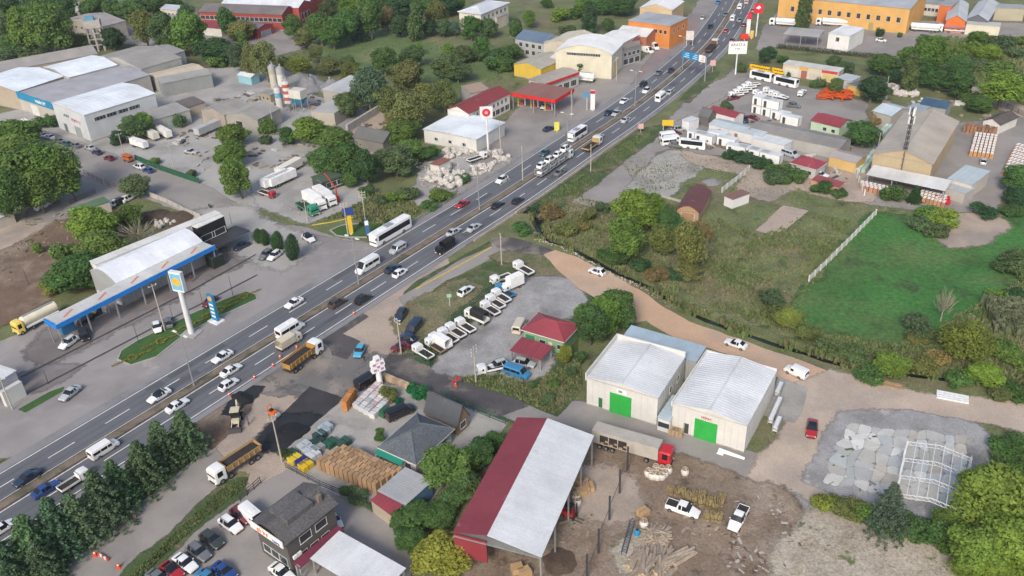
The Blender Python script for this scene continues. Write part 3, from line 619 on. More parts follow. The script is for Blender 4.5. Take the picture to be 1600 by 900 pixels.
def VP(k):
    if k in V: return V[k]
    if k == 'sedan': p = car(4.55, 1.80, 1.45, 1.3, 1.35, 2.05, 3.25, 3.95, .98)
    elif k == 'sunsedan': p = car(4.6, 1.82, 1.46, 1.3, 1.35, 2.05, 3.3, 3.95, .98, sun=True)
    elif k == 'hatch': p = car(4.1, 1.76, 1.5, 1.1, 1.15, 1.75, 3.35, 3.95, None)
    elif k == 'suv': p = car(4.45, 1.86, 1.68, 1.2, 1.25, 1.85, 3.75, 4.3, None, 1.02, rails=True)
    elif k == 'sunsuv': p = car(4.45, 1.86, 1.66, 1.2, 1.25, 1.85, 3.75, 4.3, None, 1.02, sun=True)
    elif k == 'wagon': p = car(4.5, 1.78, 1.55, 1.25, 1.3, 1.95, 3.9, 4.38, None, .92, rails=True)
    elif k == 'coupe': p = car(4.3, 1.78, 1.4, 1.35, 1.4, 2.05, 2.9, 3.8, .96, sun=True)
    elif k == 'panelvan': p = van(4.4, 1.82, 1.85, .95, [(1.35, 2.1)], 1.1, 1.6, 1.02, wh=.32)
    elif k == 'combivan': p = van(4.5, 1.84, 1.85, .95, [(1.35, 2.15), (2.25, 3.1), (3.2, 4.2)], 1.1, 1.6, 1.02, wh=.32)
    elif k == 'minivan': p = van(5.2, 1.95, 1.98, .9, [(1.4, 2.2), (2.3, 3.5), (3.6, 4.95)], 1.15, 1.7, 1.1)
    elif k == 'minibus': p = van(6.6, 2.05, 2.65, .85, [(1.75, 2.6), (2.7, 4.2), (4.3, 6.3)], 1.35, 2.1, 1.2)
    elif k == 'cargovan': p = van(5.6, 2.0, 2.4, .85, [(1.65, 2.4)], 1.25, 1.9, 1.15)
    elif k == 'coach': p = coach()
    elif k == 'midibus': p = coach(8.6, 2.35, 2.9)
    elif k == 'flatbed': p = truck(5.1, 1.78, 1.98, 1.55, 'flat', (1.75, -1.35), .33, .85, .55)
    elif k == 'boxlorry': p = truck(5.6, 1.85, 2.0, 1.6, 'box', (1.9, -1.5), .35, .9, .5)
    elif k == 'canvastruck': p = truck(5.6, 1.9, 2.0, 1.6, 'canvas', (1.9, -1.5), .35, .9, .5)
    elif k == 'lorry': p = truck(9.0, 2.5, 2.9, 2.0, 'box', (3.3, -1.6, -2.8), .48, 1.15)
    elif k == 'flatlorry': p = truck(8.6, 2.5, 2.8, 2.0, 'flat', (3.1, -1.6, -2.7), .48, 1.2)
    elif k == 'tipper': p = truck(9.4, 2.5, 3.0, 2.1, 'tip', (3.6, 1.9, -2.2, -3.5), .52, 1.25)
    elif k == 'tanker': p = truck(13.5, 2.5, 3.0, 2.2, 'tank', (5.6, 2.2, -3.0, -4.3, -5.6), .5, 1.25)
    elif k == 'shorttanker': p = truck(9.0, 2.5, 2.8, 2.0, 'tank', (3.3, -1.6, -2.8), .5, 1.2)
    elif k == 'artic': p = truck(15.8, 2.5, 3.2, 2.2, 'box', (6.8, 3.3, -3.6, -4.9, -6.2), .5, 1.25)
    elif k == 'trailer':
        p = Proto(); p.add('cargo_box', MB().box(-5, 5, -1.25, 1.25, 1.05, 3.6, .02, .02).mesh('cargo_box', 'm_canvas')); p.add('chassis', MB().box(-4.9, 4.9, -.45, .45, .7, 1.04).mesh('chassis', 'm_chassis'))
        add_wheels(p, (-2.2, -3.5), 1.25, .48, .3); p.add('landing_leg', MB().box(3.2, 3.4, -.8, -.6, 0, .7).box(3.2, 3.4, .6, .8, 0, .7).mesh('landing_leg', 'm_chassis'))
    elif k == 'doublecab':
        p = car(5.3, 1.85, 1.8, 1.35, 1.4, 2.0, 3.3, 3.45, 1.08, 1.1)
        p.add('load_bed', tubm(-2.6, -.78, .82, .95, 1.2, .06))
        p.add('load_floor', MB().box(-2.52, -.85, -.75, .75, 1.125, 1.14).mesh('load_floor', 'm_cargo'))
    elif k == 'motorbike':
        p = Proto(); t = MB().cyl((0, -.06, 0), (0, .06, 0), .3, .3, 12).mesh('wheel', 'm_tyre')
        for x in (.65, -.65): p.add('wheel', t, -1, (x, 0, .3))
        p.add('frame', MB().box(-.5, .45, -.12, .12, .35, .75, .1, .02).bar((.45, 0, .75), (.65, 0, .3), .08).mesh('frame', 'm_body')); p.add('saddle', MB().box(-.6, .05, -.14, .14, .76, .86).mesh('saddle', 'm_black')); p.add('handlebar', MB().bar((.4, -.35, 1.0), (.4, .35, 1.0), .05).mesh('handlebar', 'm_darksteel'))
    V[k] = p; return p
def heading(p, d):
    if d == 'R' or d == '-R':
        g = G(*p, .7); i = min(range(len(HWY)-1), key=lambda j: (HWY[j]-g).length)
        v = HWY[i+1]-HWY[i]; v = v if d == 'R' else -v
    else:
        v = G(p[0]+d[0], p[1]+d[1])-G(p[0]-d[0], p[1]-d[1])
    return math.atan2(v.y, v.x)
COL = dict(w=(.76, .77, .77), W=(.80, .80, .79), s=(.42, .44, .46), g=(.14, .15, .16), k=(.012, .012, .014), n=(.02, .035, .07), b=(.04, .20, .38), B=(.02, .06, .22), r=(.36, .02, .025), m=(.16, .018, .03), t=(.03, .11, .13), o=(.55, .22, .05), y=(.62, .40, .05), e=(.04, .05, .045), c=(.55, .50, .40), G=(.03, .20, .12), d=(.07, .045, .035))
NAMES = dict(sedan='sedan_car', sunsedan='sedan_car', hatch='hatchback_car', suv='suv_car', sunsuv='suv_car', wagon='estate_car', coupe='coupe_car', panelvan='panel_van', combivan='passenger_van', minivan='passenger_van', minibus='minibus', cargovan='cargo_van', coach='coach_bus', midibus='midi_bus', flatbed='flatbed_truck', boxlorry='box_truck', canvastruck='canvas_truck', lorry='lorry', flatlorry='flatbed_lorry', tipper='tipper_truck', tanker='tanker_truck', shorttanker='tanker_truck', artic='articulated_lorry', trailer='box_trailer', doublecab='pickup_truck', motorbike='motorbike')
CATS = dict(panelvan='van', combivan='van', minivan='van', minibus='minibus', cargovan='van', coach='bus', midibus='bus', flatbed='truck', boxlorry='truck', canvastruck='truck', lorry='truck', flatlorry='truck', tipper='truck', tanker='tanker', shorttanker='tanker', artic='truck', trailer='trailer', doublecab='pickup', motorbike='motorbike')
def veh(k, px, py, d, col, label, group=None, pcol=None, sc=1, z=.03):
    g = G(px, py, .8); c = COL[col] if isinstance(col, str) else col
    return VP(k).spawn(NAMES[k], label, CATS.get(k, 'car'), (g.x, g.y, z), heading((px, py), d), c, group, sc, pcol)
# ---------------- trees ----------------
def leaf_cloud(mb, c, r, n, s, rr, up=.35, shell=.55):
    for _ in range(n):
        d = Vector((rr.gauss(0, 1), rr.gauss(0, 1), rr.gauss(0, 1))).normalized()
        p = Vector(c)+Vector((d.x*r[0], d.y*r[1], d.z*r[2]))*(shell+(1-shell)*rr.random()**.6)*(1 if rr.random() < .8 else rr.uniform(1, 1.32))
        nrm = (d*.7+Vector((rr.gauss(0, .5), rr.gauss(0, .5), rr.gauss(0, .5)+up))).normalized()
        a = nrm.orthogonal().normalized(); a.rotate(Matrix.Rotation(rr.random()*6.28, 3, nrm)); b = nrm.cross(a)
        k = s*rr.uniform(.6, 1.35); q = k*rr.uniform(.45, .8)
        mb.quad(p-a*k, p-b*q, p+a*k, p+b*q)
def trunk_mesh(h, r, spread, rr, n=6, up=.55):
    mb = MB(); top = Vector((rr.uniform(-.2, .2), rr.uniform(-.2, .2), h*up))
    mb.cyl((0, 0, -.1), top*.5, r, r*.75, 8).cyl(top*.5, top, r*.75, r*.5, 7)
    for i in range(n):
        a = i*6.283/n+rr.uniform(-.3, .3); st = top*rr.uniform(.55, 1.0); e = Vector((math.cos(a)*spread*rr.uniform(.5, .8), math.sin(a)*spread*rr.uniform(.5, .8), h*rr.uniform(.62, .9)))
        m = st.lerp(e, .5)+Vector((0, 0, .3)); mb.cyl(st, m, r*.38, r*.25, 5).cyl(m, e, r*.25, r*.08, 5)
    return mb
TP = {}
def tree_proto(kind, var):
    key = (kind, var)
    if key in TP: return TP[key]
    rr = random.Random(hash((sum(map(ord, kind)), var)) & 0xffff); P = Proto(); mb = MB()
    # nominal: height 10, crown radius 4 unless noted
    if kind in ('broad', 'airy', 'round'):
        nb = {'broad': 17, 'airy': 20, 'round': 12}[kind]; lv = {'broad': 520, 'airy': 300, 'round': 620}[kind]
        for i in range(nb):
            t = (i+.5)/nb; z = 3.0+6.2*t; R0 = 4*math.sqrt(max(.05, 1-((z-5.6)/4.6)**2)); a = i*2.4+rr.uniform(-.5, .5)
            q = R0*(rr.uniform(.25, .78) if i < nb-2 else .2); br = rr.uniform(1.2, 2.1)*(1.15 if kind == 'round' else 1)
            leaf_cloud(mb, (math.cos(a)*q, math.sin(a)*q, z), (br, br, br*.85), lv, .26 if kind != 'airy' else .23, rr)
        leaf_cloud(mb, (0, 0, 5.8), (2.6, 2.6, 3.2), 900, .28, rr, shell=.2)
        P.add('trunk', trunk_mesh(10, .32, 4, rr, 7).mesh('trunk', 'm_bark', True))
    elif kind == 'poplar':
        for i in range(22):
            z = 1.5+8*i/21; R0 = 2.0*math.sqrt(max(.08, 1-((z-4.8)/5.4)**2)); a = i*2.4; q = R0*rr.uniform(.3, .75); br = rr.uniform(.8, 1.25)
            leaf_cloud(mb, (math.cos(a)*q, math.sin(a)*q, z), (br, br, br*1.3), 330, .22, rr)
        P.add('trunk', trunk_mesh(10, .25, 1.8, rr, 6, .7).mesh('trunk', 'm_bark', True))
    elif kind == 'conifer':
        nl = 15
        for i in range(nl):
            z = .9+8.6*i/nl; R0 = 3.3*(1-i/nl)**.85+.25; nb = max(4, int(13*(1-i/nl)+3))
            for j in range(nb):
                a = j*6.283/nb+i*.7+rr.uniform(-.2, .2); L = R0*rr.uniform(.72, 1.12)
                for k in range(5):
                    f = (k+.6)/5; p = (math.cos(a)*L*f, math.sin(a)*L*f, z-.55*f*f+rr.uniform(-.12, .12))
                    leaf_cloud(mb, p, (.42*(1.2-f*.5),)*2+(.26,), 13, .17, rr, .2, .1)
        P.add('trunk', MB().cyl((0, 0, -.1), (0, 0, 9.6), .22, .04, 7).mesh('trunk', 'm_bark', True))
    elif kind == 'cypress':
        for i in range(16):
            z = .6+9*i/16; R0 = 1.9*math.sin(math.pi*min(1, (i+2.5)/19))**.7
            for j in range(4):
                a = j*1.57+i*.8; leaf_cloud(mb, (math.cos(a)*R0*.5, math.sin(a)*R0*.5, z), (R0*.6, R0*.6, .9), 110, .17, rr, .6)
        P.add('trunk', MB().cyl((0, 0, -.1), (0, 0, 8), .2, .05, 7).mesh('trunk', 'm_bark', True))
    elif kind == 'bush': # nominal height 3, radius 2
        for i in range(9):
            a = i*2.4; q = rr.uniform(.3, 1.35); br = rr.uniform(.6, 1.0); leaf_cloud(mb, (math.cos(a)*q, math.sin(a)*q, rr.uniform(.6, 2.0)), (br, br, br), 230, .17, rr)
        P.add('trunk', trunk_mesh(2.6, .1, 1.4, rr, 6, .4).mesh('trunk', 'm_bark', True))
    elif kind == 'bare':
        t = trunk_mesh(10, .28, 4, rr, 9, .5)
        for i in range(130):
            a = rr.uniform(0, 6.28); z = rr.uniform(4, 9.5); q = rr.uniform(.5, 3.2); p = Vector((math.cos(a)*q, math.sin(a)*q, z)); e = p+Vector((math.cos(a)*rr.uniform(.2, 1.2), math.sin(a)*rr.uniform(.2, 1.2), rr.uniform(.3, 1.5))); t.cyl(p*.8, e, .05, .02, 3, False)
        P.add('trunk', t.mesh('trunk', 'm_barkpale', True))
        leaf_cloud(mb, (0, 0, 7), (3, 3, 2.6), 260, .14, rr, shell=.3)
    P.add('crown', mb.mesh('crown', 'm_leaf'))
    TP[key] = P; return P
M('m_barkpale', (.34, .29, .23), .95, .25, 1.5, .2, 6)
NOM = dict(broad=(10, 4.2), airy=(10, 4.3), round=(10, 4.2), poplar=(10, 2.5), conifer=(10, 3.2), cypress=(10, 1.9), bush=(2.9, 2.0), bare=(10, 3.6))
TN = dict(broad='broadleaf_tree', airy='light_foliage_tree', round='round_tree', poplar='poplar_tree', conifer='conifer_tree', cypress='cypress_tree', bush='bush', bare='bare_tree')
GRN = dict(d=(.060, .122, .040), D=(.038, .084, .038), g=(.095, .165, .042), l=(.130, .205, .038), y=(.155, .190, .045), o=(.125, .150, .055), b=(.068, .115, .080), s=(.078, .122, .055), r=(.165, .145, .07))
tcount = [0]
def tree(kind, cx, cy, rx, ry, col, label, group, fixed_h=None):
    """cx, cy = crown centre in photo pixels, rx, ry = half extent of the whole tree in photo pixels"""
    tcount[0] += 1; rr = random.Random(tcount[0]*31)
    h = fixed_h or 8.0; rx *= 1.06; ry *= 1.1
    for _ in range(4):
        g = G(cx, cy, h*.52); rng = math.hypot(g.x, g.y); sl = math.hypot(rng, HC-h*.5); s = FPX/sl
        w = rx/s; cosd = rng/sl; sind = (HC-h*.5)/sl
        if not fixed_h: h = max(.8, (2*ry/s-2*w*sind*.75)/cosd) if kind not in ('poplar', 'cypress') else max(1, (2*ry/s-w*sind)/cosd)
        h = max(h, w*.9)
    nh, nw = NOM[kind]; c = GRN[col] if isinstance(col, str) else col
    j = rr.uniform(.85, 1.18); c = (c[0]*j*rr.uniform(.9, 1.12), c[1]*j, c[2]*j*rr.uniform(.85, 1.15))
    if kind == 'conifer': h *= rr.uniform(.86, 1.14)
    e = tree_proto(kind, rr.randrange(4)).spawn(TN[kind], label, 'bush' if kind == 'bush' else 'tree', (g.x, g.y, 0), rr.uniform(0, 6.28), c, group, (w/nw*rr.uniform(.88, 1.14), w/nw*rr.uniform(.88, 1.14), h/nh))
    e.rotation_euler[0] = rr.gauss(0, .05); e.rotation_euler[1] = rr.gauss(0, .05)
    return e
# ---------------- buildings ----------------
M('m_wall', (1, 1, 1), .8, .14, .25, .05, 4, objcol=True)
M('m_roofsheet', (1, 1, 1), .5, .22, .13, .08, 3, objcol=True, spec=.4, col3=(.33, .29, .25), c3s=.3, c3t=(.64, .9))
M('m_rooftile', (1, 1, 1), .85, .2, .4, .35, 3.2, objcol=True, bump=.5, bs=3)
M('m_rollup', (.03, .40, .06), .5, .08, .5, 0)
M('m_pane', (.035, .045, .055), .12, 0, grain=0, spec=.6)
M('m_frame', (.60, .60, .58), .6, .1, grain=0)
M('m_door', (1, 1, 1), .6, .15, .8, 0, objcol=True)
UW = MB().box(-.52, .52, -.05, .1, -.02, .05).box(-.5, .5, -.05, .06, .96, 1).box(-.5, -.465, -.05, .06, .05, .96).box(.465, .5, -.05, .06, .05, .96).mesh('window', 'm_frame')
UP = MB().box(-.465, .465, -.03, .01, .05, .96).mesh('pane', 'm_pane')
UB = MB().box(-.5, .5, -.5, .5, 0, 1).mesh('panel', 'm_plain')
UD = MB().box(-.5, .5, -.08, .02, 0, 1).mesh('door', 'm_door')
WHT, CRM, GRY, TAN, DGR = (.60, .59, .555), (.53, .48, .40), (.36, .36, .35), (.40, .34, .27), (.12, .12, .125)
RWH, RGR, RRD, RBL, RBR, RSL = (.60, .62, .64), (.33, .32, .31), (.26, .05, .065), (.33, .42, .49), (.14, .055, .05), (.10, .115, .13)
def face_xf(f, W, D):
    return dict(f=((0, 0), 0, W), r=((W, 0), math.pi/2, D), b=((W, D), math.pi, W), l=((0, D), -math.pi/2, D))[f]
def bld(name, label, FL, FR, B3, h, roof='flat', rise=1.0, wall=WHT, rcol=RWH, n=0, ov=.35, wins=(), doors=(), group=None, cat='building', rmat='m_roofsheet', asym=.5, open_=False, parapet=0, seams=False, z0=0, left3=False, base=0):
    a, b, c = G(*FL, h), G(*FR, h), G(*B3, h)
    u = (b-a); W = u.length; u.normalize(); v = Vector((-u.y, u.x, 0)); D = (c-(a if left3 else b)).dot(v)
    D = max(D, 1.0)
    e = empty(name, (a.x, a.y, base), math.atan2(u.y, u.x), label, cat, group)
    h = h-base
    # walls with gables
    if roof == 'gx': prof = [(-ov, -ov*rise/(D*asym)), (D*asym, rise), (D+ov, -ov*rise/(D*(1-asym)))]; ax = 'x'
    elif roof == 'gy': prof = [(-ov, -ov*rise/(W*asym)), (W*asym, rise), (W+ov, -ov*rise/(W*(1-asym)))]; ax = 'y'
    elif roof == 'ax': prof = [(-ov+(D+2*ov)*i/10, rise*math.sin(math.pi*i/10)) for i in range(11)]; ax = 'x'
    elif roof == 'ay': prof = [(-ov+(W+2*ov)*i/10, rise*math.sin(math.pi*i/10)) for i in range(11)]; ax = 'y'
    elif roof == 'sx': prof = [(-ov, 0), (D+ov, rise)]; ax = 'x'
    elif roof == 'sy': prof = [(-ov, 0), (W+ov, rise)]; ax = 'y'
    else: prof = None; ax = 'x'
    mb = MB(); z_ = -.02
    if not open_:
        if prof and ax == 'x':
            pr = [(min(max(t, 0), D), max(z, 0)) for t, z in prof]
            for x in (0, W): mb.quad(*[(x, 0, z_), (x, D, z_)]+[(x, t, h+z) for t, z in pr[::-1]])
            mb.quad((0, 0, z_), (W, 0, z_), (W, 0, h), (0, 0, h)); mb.quad((0, D, z_), (W, D, z_), (W, D, h+pr[-1][1]), (0, D, h+pr[-1][1]))
        elif prof:
            pr = [(min(max(t, 0), W), max(z, 0)) for t, z in prof]
            for y in (0, D): mb.quad(*[(0, y, z_), (W, y, z_)]+[(t, y, h+z) for t, z in pr[::-1]])
            mb.quad((0, 0, z_), (0, D, z_), (0, D, h), (0, 0, h)); mb.quad((W, 0, z_), (W, D, z_), (W, D, h+pr[-1][1]), (W, 0, h+pr[-1][1]))
        else: mb.box(0, W, 0, D, z_, h-.01)
        w_ = mb.build('wall', 'm_wall', e); w_.color = (*wall, 1)
        if h > 4 and rmat == 'm_roofsheet': # cladding joints on the two visible faces, a gutter and a plinth
            cb = MB(); st_ = 1.15
            for i in range(1, int(W/st_)): cb.box(i*st_-.03, i*st_+.03, -.03, -.001, .3, h-.15)
            for i in range(1, int(D/st_)): cb.box(W+.001, W+.03, i*st_-.03, i*st_+.03, .3, h-.15)
            c_ = cb.build('cladding_joints', 'm_wall', e); c_.color = (*[x*.86 for x in wall], 1); c_['kind'] = 'stuff'
            c_ = MB().box(-.06, W+.06, -.06, -.002, 0, .3).box(W+.002, W+.06, -.002, D, 0, .3).build('plinth', 'm_block_' if 'm_block_' in MATS else M('m_block_', (.34, .32, .29), .9, .3, .6, .2, 4).name, e)
    else:
        pm = MB().box(-.12, .12, -.12, .12, 0, 1).mesh('post', 'm_steel')
        k = max(2, int(max(W, D)/6)+1)
        for i in range(k):
            for j in (0, 1):
                x, y = (W*i/(k-1), D*j) if W > D else (W*j, D*i/(k-1))
                zt = h
                if roof == 'sx': zt = h+rise*y/D
                if roof == 'sy': zt = h+rise*x/W
                ob('post', pm, e, (min(max(x, .2), W-.2), min(max(y, .2), D-.2), 0), 0, (1, 1, zt-.05))
    # roof
    rr = random.Random(int(abs(a.x*13+a.y*7)))
    if prof:
        Ls = (W if ax == 'x' else D)+2*ov; nn = max(1, n); st = Ls/nn
        pm = MB(); th = .1
        for (t0, q0), (t1, q1) in zip(prof, prof[1:]):
            p = [(t0, q0), (t1, q1)]
            if ax == 'x': V8 = [(0, p[0][0], p[0][1]), (st, p[0][0], p[0][1]), (st, p[1][0], p[1][1]), (0, p[1][0], p[1][1])]
            else: V8 = [(p[0][0], 0, p[0][1]), (p[1][0], 0, p[1][1]), (p[1][0], st, p[1][1]), (p[0][0], st, p[0][1])]
            if ax == 'x': V8 = V8
            vs = [(x, y, z+.01) for x, y, z in V8]+[(x, y, z+th) for x, y, z in V8]
            pm.add(vs, [[3, 2, 1, 0], [4, 5, 6, 7], [0, 1, 5, 4], [1, 2, 6, 5], [2, 3, 7, 6], [3, 0, 4, 7]])
            if n > 1: # standing seam
                if ax == 'x': S8 = [(st-.09, p[0][0], p[0][1]), (st, p[0][0], p[0][1]), (st, p[1][0], p[1][1]), (st-.09, p[1][0], p[1][1])]
                else: S8 = [(p[0][0], st-.09, p[0][1]), (p[1][0], st-.09, p[1][1]), (p[1][0], st, p[1][1]), (p[0][0], st, p[0][1])]
                vs = [(x, y, z+th+.001) for x, y, z in S8]+[(x, y, z+th+.04) for x, y, z in S8]
                pm.add(vs, [[4, 5, 6, 7], [0, 1, 5, 4], [1, 2, 6, 5], [2, 3, 7, 6], [3, 0, 4, 7]])
        me = pm.mesh('roof', rmat, roof in ('ax', 'ay'))
        if n > 1:
            rf = ob('roof', MB().box(0, W, 0, .2, h-.12, h-.02).mesh('roof', 'm_steel'), e)
            for i in range(nn):
                j = rr.uniform(.97, 1.03); c_ = tuple(x*j for x in rcol)
                ob('roof_panel', me, rf, (-ov+st*i, 0, h+rr.uniform(0, .015)) if ax == 'x' else (0, -ov+st*i, h+rr.uniform(0, .015)), 0, None, c_)
        else: ob('roof', me, e, (-ov, 0, h) if ax == 'x' else (0, -ov, h), 0, None, rcol)
        if roof in ('gx', 'gy'):
            rg = MB()
            if ax == 'x': rg.box(-ov, W+ov, D*asym-.22, D*asym+.22, h+rise+.04, h+rise+.16, 0, .12)
            else: rg.box(W*asym-.22, W*asym+.22, -ov, D+ov, h+rise+.04, h+rise+.16, .12, 0)
            o = rg.build('ridge_cap', rmat, e); o.color = (*[x*.9 for x in rcol], 1)
    elif roof == 'hip':
        q = min(W, D)/2; mb = MB(); x0, x1, y0, y1 = -ov, W+ov, -ov, D+ov
        if W >= D: r0, r1 = (q, D/2), (W-q, D/2)
        else: r0, r1 = (W/2, q), (W/2, D-q)
        vs = [(x0, y0, h), (x1, y0, h), (x1, y1, h), (x0, y1, h), (*r0, h+rise), (*r1, h+rise)]
        fs = [[0, 1, 5, 4], [1, 2, 5], [2, 3, 4, 5], [3, 0, 4]] if W >= D else [[0, 1, 4], [1, 2, 5, 4], [2, 3, 5], [3, 0, 4, 5]]
        o = mb.add(vs, fs+[[3, 2, 1, 0]]).build('roof', rmat, e); o.color = (*rcol, 1)
        rg = MB()
        for a_, b_ in ((0, 4), (3, 4) if W >= D else (1, 4), (1, 5) if W >= D else (2, 5), (2, 5) if W >= D else (3, 5), (4, 5)): rg.bar(Vector(vs[a_])+Vector((0, 0, .05)), Vector(vs[b_])+Vector((0, 0, .05)), .16)
        o = rg.build('ridge_cap', rmat, e); o.color = (*[min(1, x*1.25) for x in rcol], 1)
        fa = MB().box(x0-.05, x1+.05, y0-.05, y1+.05, h-.16, h-.003); o = fa.build('fascia', 'm_frame', e)
    else:
        if n > 1:
            st = (W+2*ov)/n; me = MB().box(0, st-.03, -ov, D+ov, 0, .12).mesh('roof_panel', rmat)
            rf = ob('roof', MB().box(-ov, W+ov, -ov, D+ov, h+.0, h+.06).mesh('roof', 'm_steel'), e)
            for i in range(n):
                j = rr.uniform(.93, 1.05); ob('roof_panel', me, rf, (-ov+st*i, 0, h+.065), 0, None, tuple(x*j for x in rcol))
        else:
            o = MB().box(-ov, W+ov, -ov, D+ov, h, h+.15).build('roof', rmat, e); o.color = (*rcol, 1)
    if parapet:
        t = .22; pz = h+parapet; mbp = MB().box(-t, 0, -t, D+t, h-.5, pz).box(0, W, D, D+t, h-.5, pz)
        o = mbp.build('parapet', 'm_wall', e); o.color = (*wall, 1)
    for (f, cnt, zb, ww, wh, s0, s1) in wins:
        (ox, oy), rot, L = face_xf(f, W, D)
        for i in range(cnt):
            t = L*(s0+(s1-s0)*((i+.5)/cnt)); x = ox+math.cos(rot)*t; y = oy+math.sin(rot)*t
            o = ob('window', UW, e, (x-math.sin(rot)*-.0, y, zb), rot+math.pi, (ww, 1, wh)); ob('pane', UP, o)
    for (f, nm, t0, t1, zb, dh, dc) in doors:
        (ox, oy), rot, L = face_xf(f, W, D); t = L*(t0+t1)/2; x = ox+math.cos(rot)*t; y = oy+math.sin(rot)*t
        if nm in ('rollup_door', 'garage_door', 'gate'):
            k = max(3, int(dh/.55)); sl = MB().box(-.5, .5, -.06, .04, .02, .98).mesh('door_slat', 'm_door')
            d_ = ob(nm, MB().box(-.52, .52, -.05, .02, 0, 1).mesh(nm, 'm_frame'), e, (x, y, zb), rot+math.pi, (L*(t1-t0), 1, dh))
            for i in range(k): ob('door_slat', sl, d_, (0, .03, i/k), 0, (.96, 1, 1/k), dc)
        else:
            o = ob(nm, UD, e, (x, y, zb), rot+math.pi, (L*(t1-t0), 1, dh), dc)
            if nm == 'door': ob('handle', MB().box(.3, .38, .02, .06, .45, .5).mesh('handle', 'm_darksteel'), o)
    e['dim'] = (W, D, h)
    return e
def scrawl(par, x0, w, z, hh, y, mat, name='lettering', seed=1):
    rr = random.Random(seed); mb = MB(); x = x0-w/2
    while x < x0+w/2-hh*.4:
        k = hh*rr.uniform(.35, .6); q = rr.choice((1, 1, .7))
        mb.box(x, x+k*.28, y-.03, y, z-hh/2, z-hh/2+hh*q); mb.box(x+k*.28, x+k, y-.03, y, z-hh/2+hh*rr.choice((0, .35, .6)), z-hh/2+hh*rr.choice((.7, .8))) 
        x += k+hh*.18
    return mb.build(name, mat, par)
def text(par, s, loc, size, mat, rot, col=None, name='lettering', ex=.02):
    c = bpy.data.curves.new(name, 'FONT'); c.body = s; c.size = size; c.extrude = ex; c.align_x = 'CENTER'; c.align_y = 'CENTER'
    t = bpy.data.objects.new(name, c); S.collection.objects.link(t)
    dg = bpy.context.evaluated_depsgraph_get(); dg.update(); me = bpy.data.meshes.new_from_object(t.evaluated_get(dg)); bpy.data.objects.remove(t)
    me.materials.clear(); me.materials.append(mm(mat))
    o = ob(name, me, par, loc, 0, None, col); o.rotation_euler = rot; return o
GREEN = (.03, .36, .06)
# --- near side of the highway
w1 = bld('warehouse', 'white warehouse with one green roll door beside the tree clump', (917, 590), (1028, 622.5), (1070.5, 558), 6, 'gy', .8, WHT, RWH, 22, .05, doors=[('f', 'rollup_door', .33, .65, 0, 4.4, GREEN), ('f', 'door', .17, .23, 0, 2.4, (.03, .16, .05))], wins=[('r', 2, 2.6, 1.2, 1.6, .35, .9)], parapet=1.1)
o = ob('sign_board', MB().box(-.9, .9, -.06, .0, -.4, .4).mesh('sign_board', 'm_white'), w1, (w1['dim'][0]*.5, -.02, 5.1)); ob('sign_emblem', MB().box(-.35, .35, -.08, -.06, -.2, .25).mesh('sign_emblem', 'm_plain'), o, (-.2, 0, 0), 0, None, (.12, .3, .2))
w2 = bld('warehouse', 'white warehouse with green roll door and red lettering beside the storage slab', (1051.5, 630), (1167.5, 665.5), (1212, 580), 5.8, 'gy', .9, WHT, RWH, 26, .05, doors=[('f', 'rollup_door', .31, .63, 0, 4.2, GREEN), ('f', 'door', .17, .24, 0, 2.4, (.05, .06, .05))], parapet=.5)
M('m_redsign', (.45, .03, .06), .5, 0, grain=0)
scrawl(w2, w2['dim'][0]*.48, w2['dim'][0]*.16, 4.75, .55, -.02, 'm_redsign')
bld('lean_to_shed', 'blue grey sheet roof lean-to behind the white warehouses', (970, 531), (1088, 566), (1104, 546), 4.6, 'sx', .5, GRY, RBL, 9, .1)
bld('link_annex', 'low annex with pale blue roof between the white warehouses', (1028, 652), (1047, 658), (1062, 622), 2.8, 'sy', .2, WHT, (.45, .55, .60), 3, .1, wins=[('f', 1, .9, 2.2, 1.2, .2, .8)])
sh = bld('timber_shed', 'large open timber shed with half red and half white sheet roof', (709, 835), (846, 870), (925, 681), 6.2, 'gy', 1.6, (.30, .05, .06), RWH, 0, .5, asym=.40, open_=True)
for ch in list(sh.children):
    if ch.name.startswith('roof') or ch.name.startswith('ridge'): bpy.data.objects.remove(ch)
W_, D_, h_ = sh['dim']; rf = ob('roof', MB().box(0, W_, -.2, D_+.2, h_-.25, h_-.1).mesh('roof', 'm_steel'), sh)
npn = 44; stp = (D_+.3)/npn
for side, (x0, x1, z0_, z1_, c_) in enumerate(((-.05, W_*.4, .5, 1.6, (.22, .042, .055)), (W_*.4, W_+.05, 1.6, 0, RWH))):
    pm = MB(); q = [(x0, 0, z0_), (x1, 0, z1_), (x1, stp-.03, z1_), (x0, stp-.03, z0_)]
    pm.add(q+[(x, y, z+.09) for x, y, z in q], [[3, 2, 1, 0], [4, 5, 6, 7], [0, 1, 5, 4], [1, 2, 6, 5], [2, 3, 7, 6], [3, 0, 4, 7]])
    me = pm.mesh('roof_panel', 'm_roofsheet')
    for i in range(npn):
        j = random.uniform(.975, 1.025); ob('roof_panel', me, rf, (0, -.15+stp*i, h_+.008*(i % 2)), 0, None, tuple(x*j for x in c_))
o = MB().box(0, W_*.38, -.1, .1, 2.2, h_+.2).box(-.1, .1, .1, D_, 0, h_-.2).build('cladding', 'm_wall', sh); o.color = (.22, .03, .04, 1)
bld('slate_house', 'single storey house with slate grey hipped roof in the materials yard', (596, 698), (649, 722), (712, 674), 3.2, 'hip', 2.4, (.42, .40, .38), RSL, 0, .5, rmat='m_rooftile', wins=[('f', 3, 1, 1.4, 1.3, .1, .9), ('r', 4, 1, 1.4, 1.3, .1, .9)], cat='house')
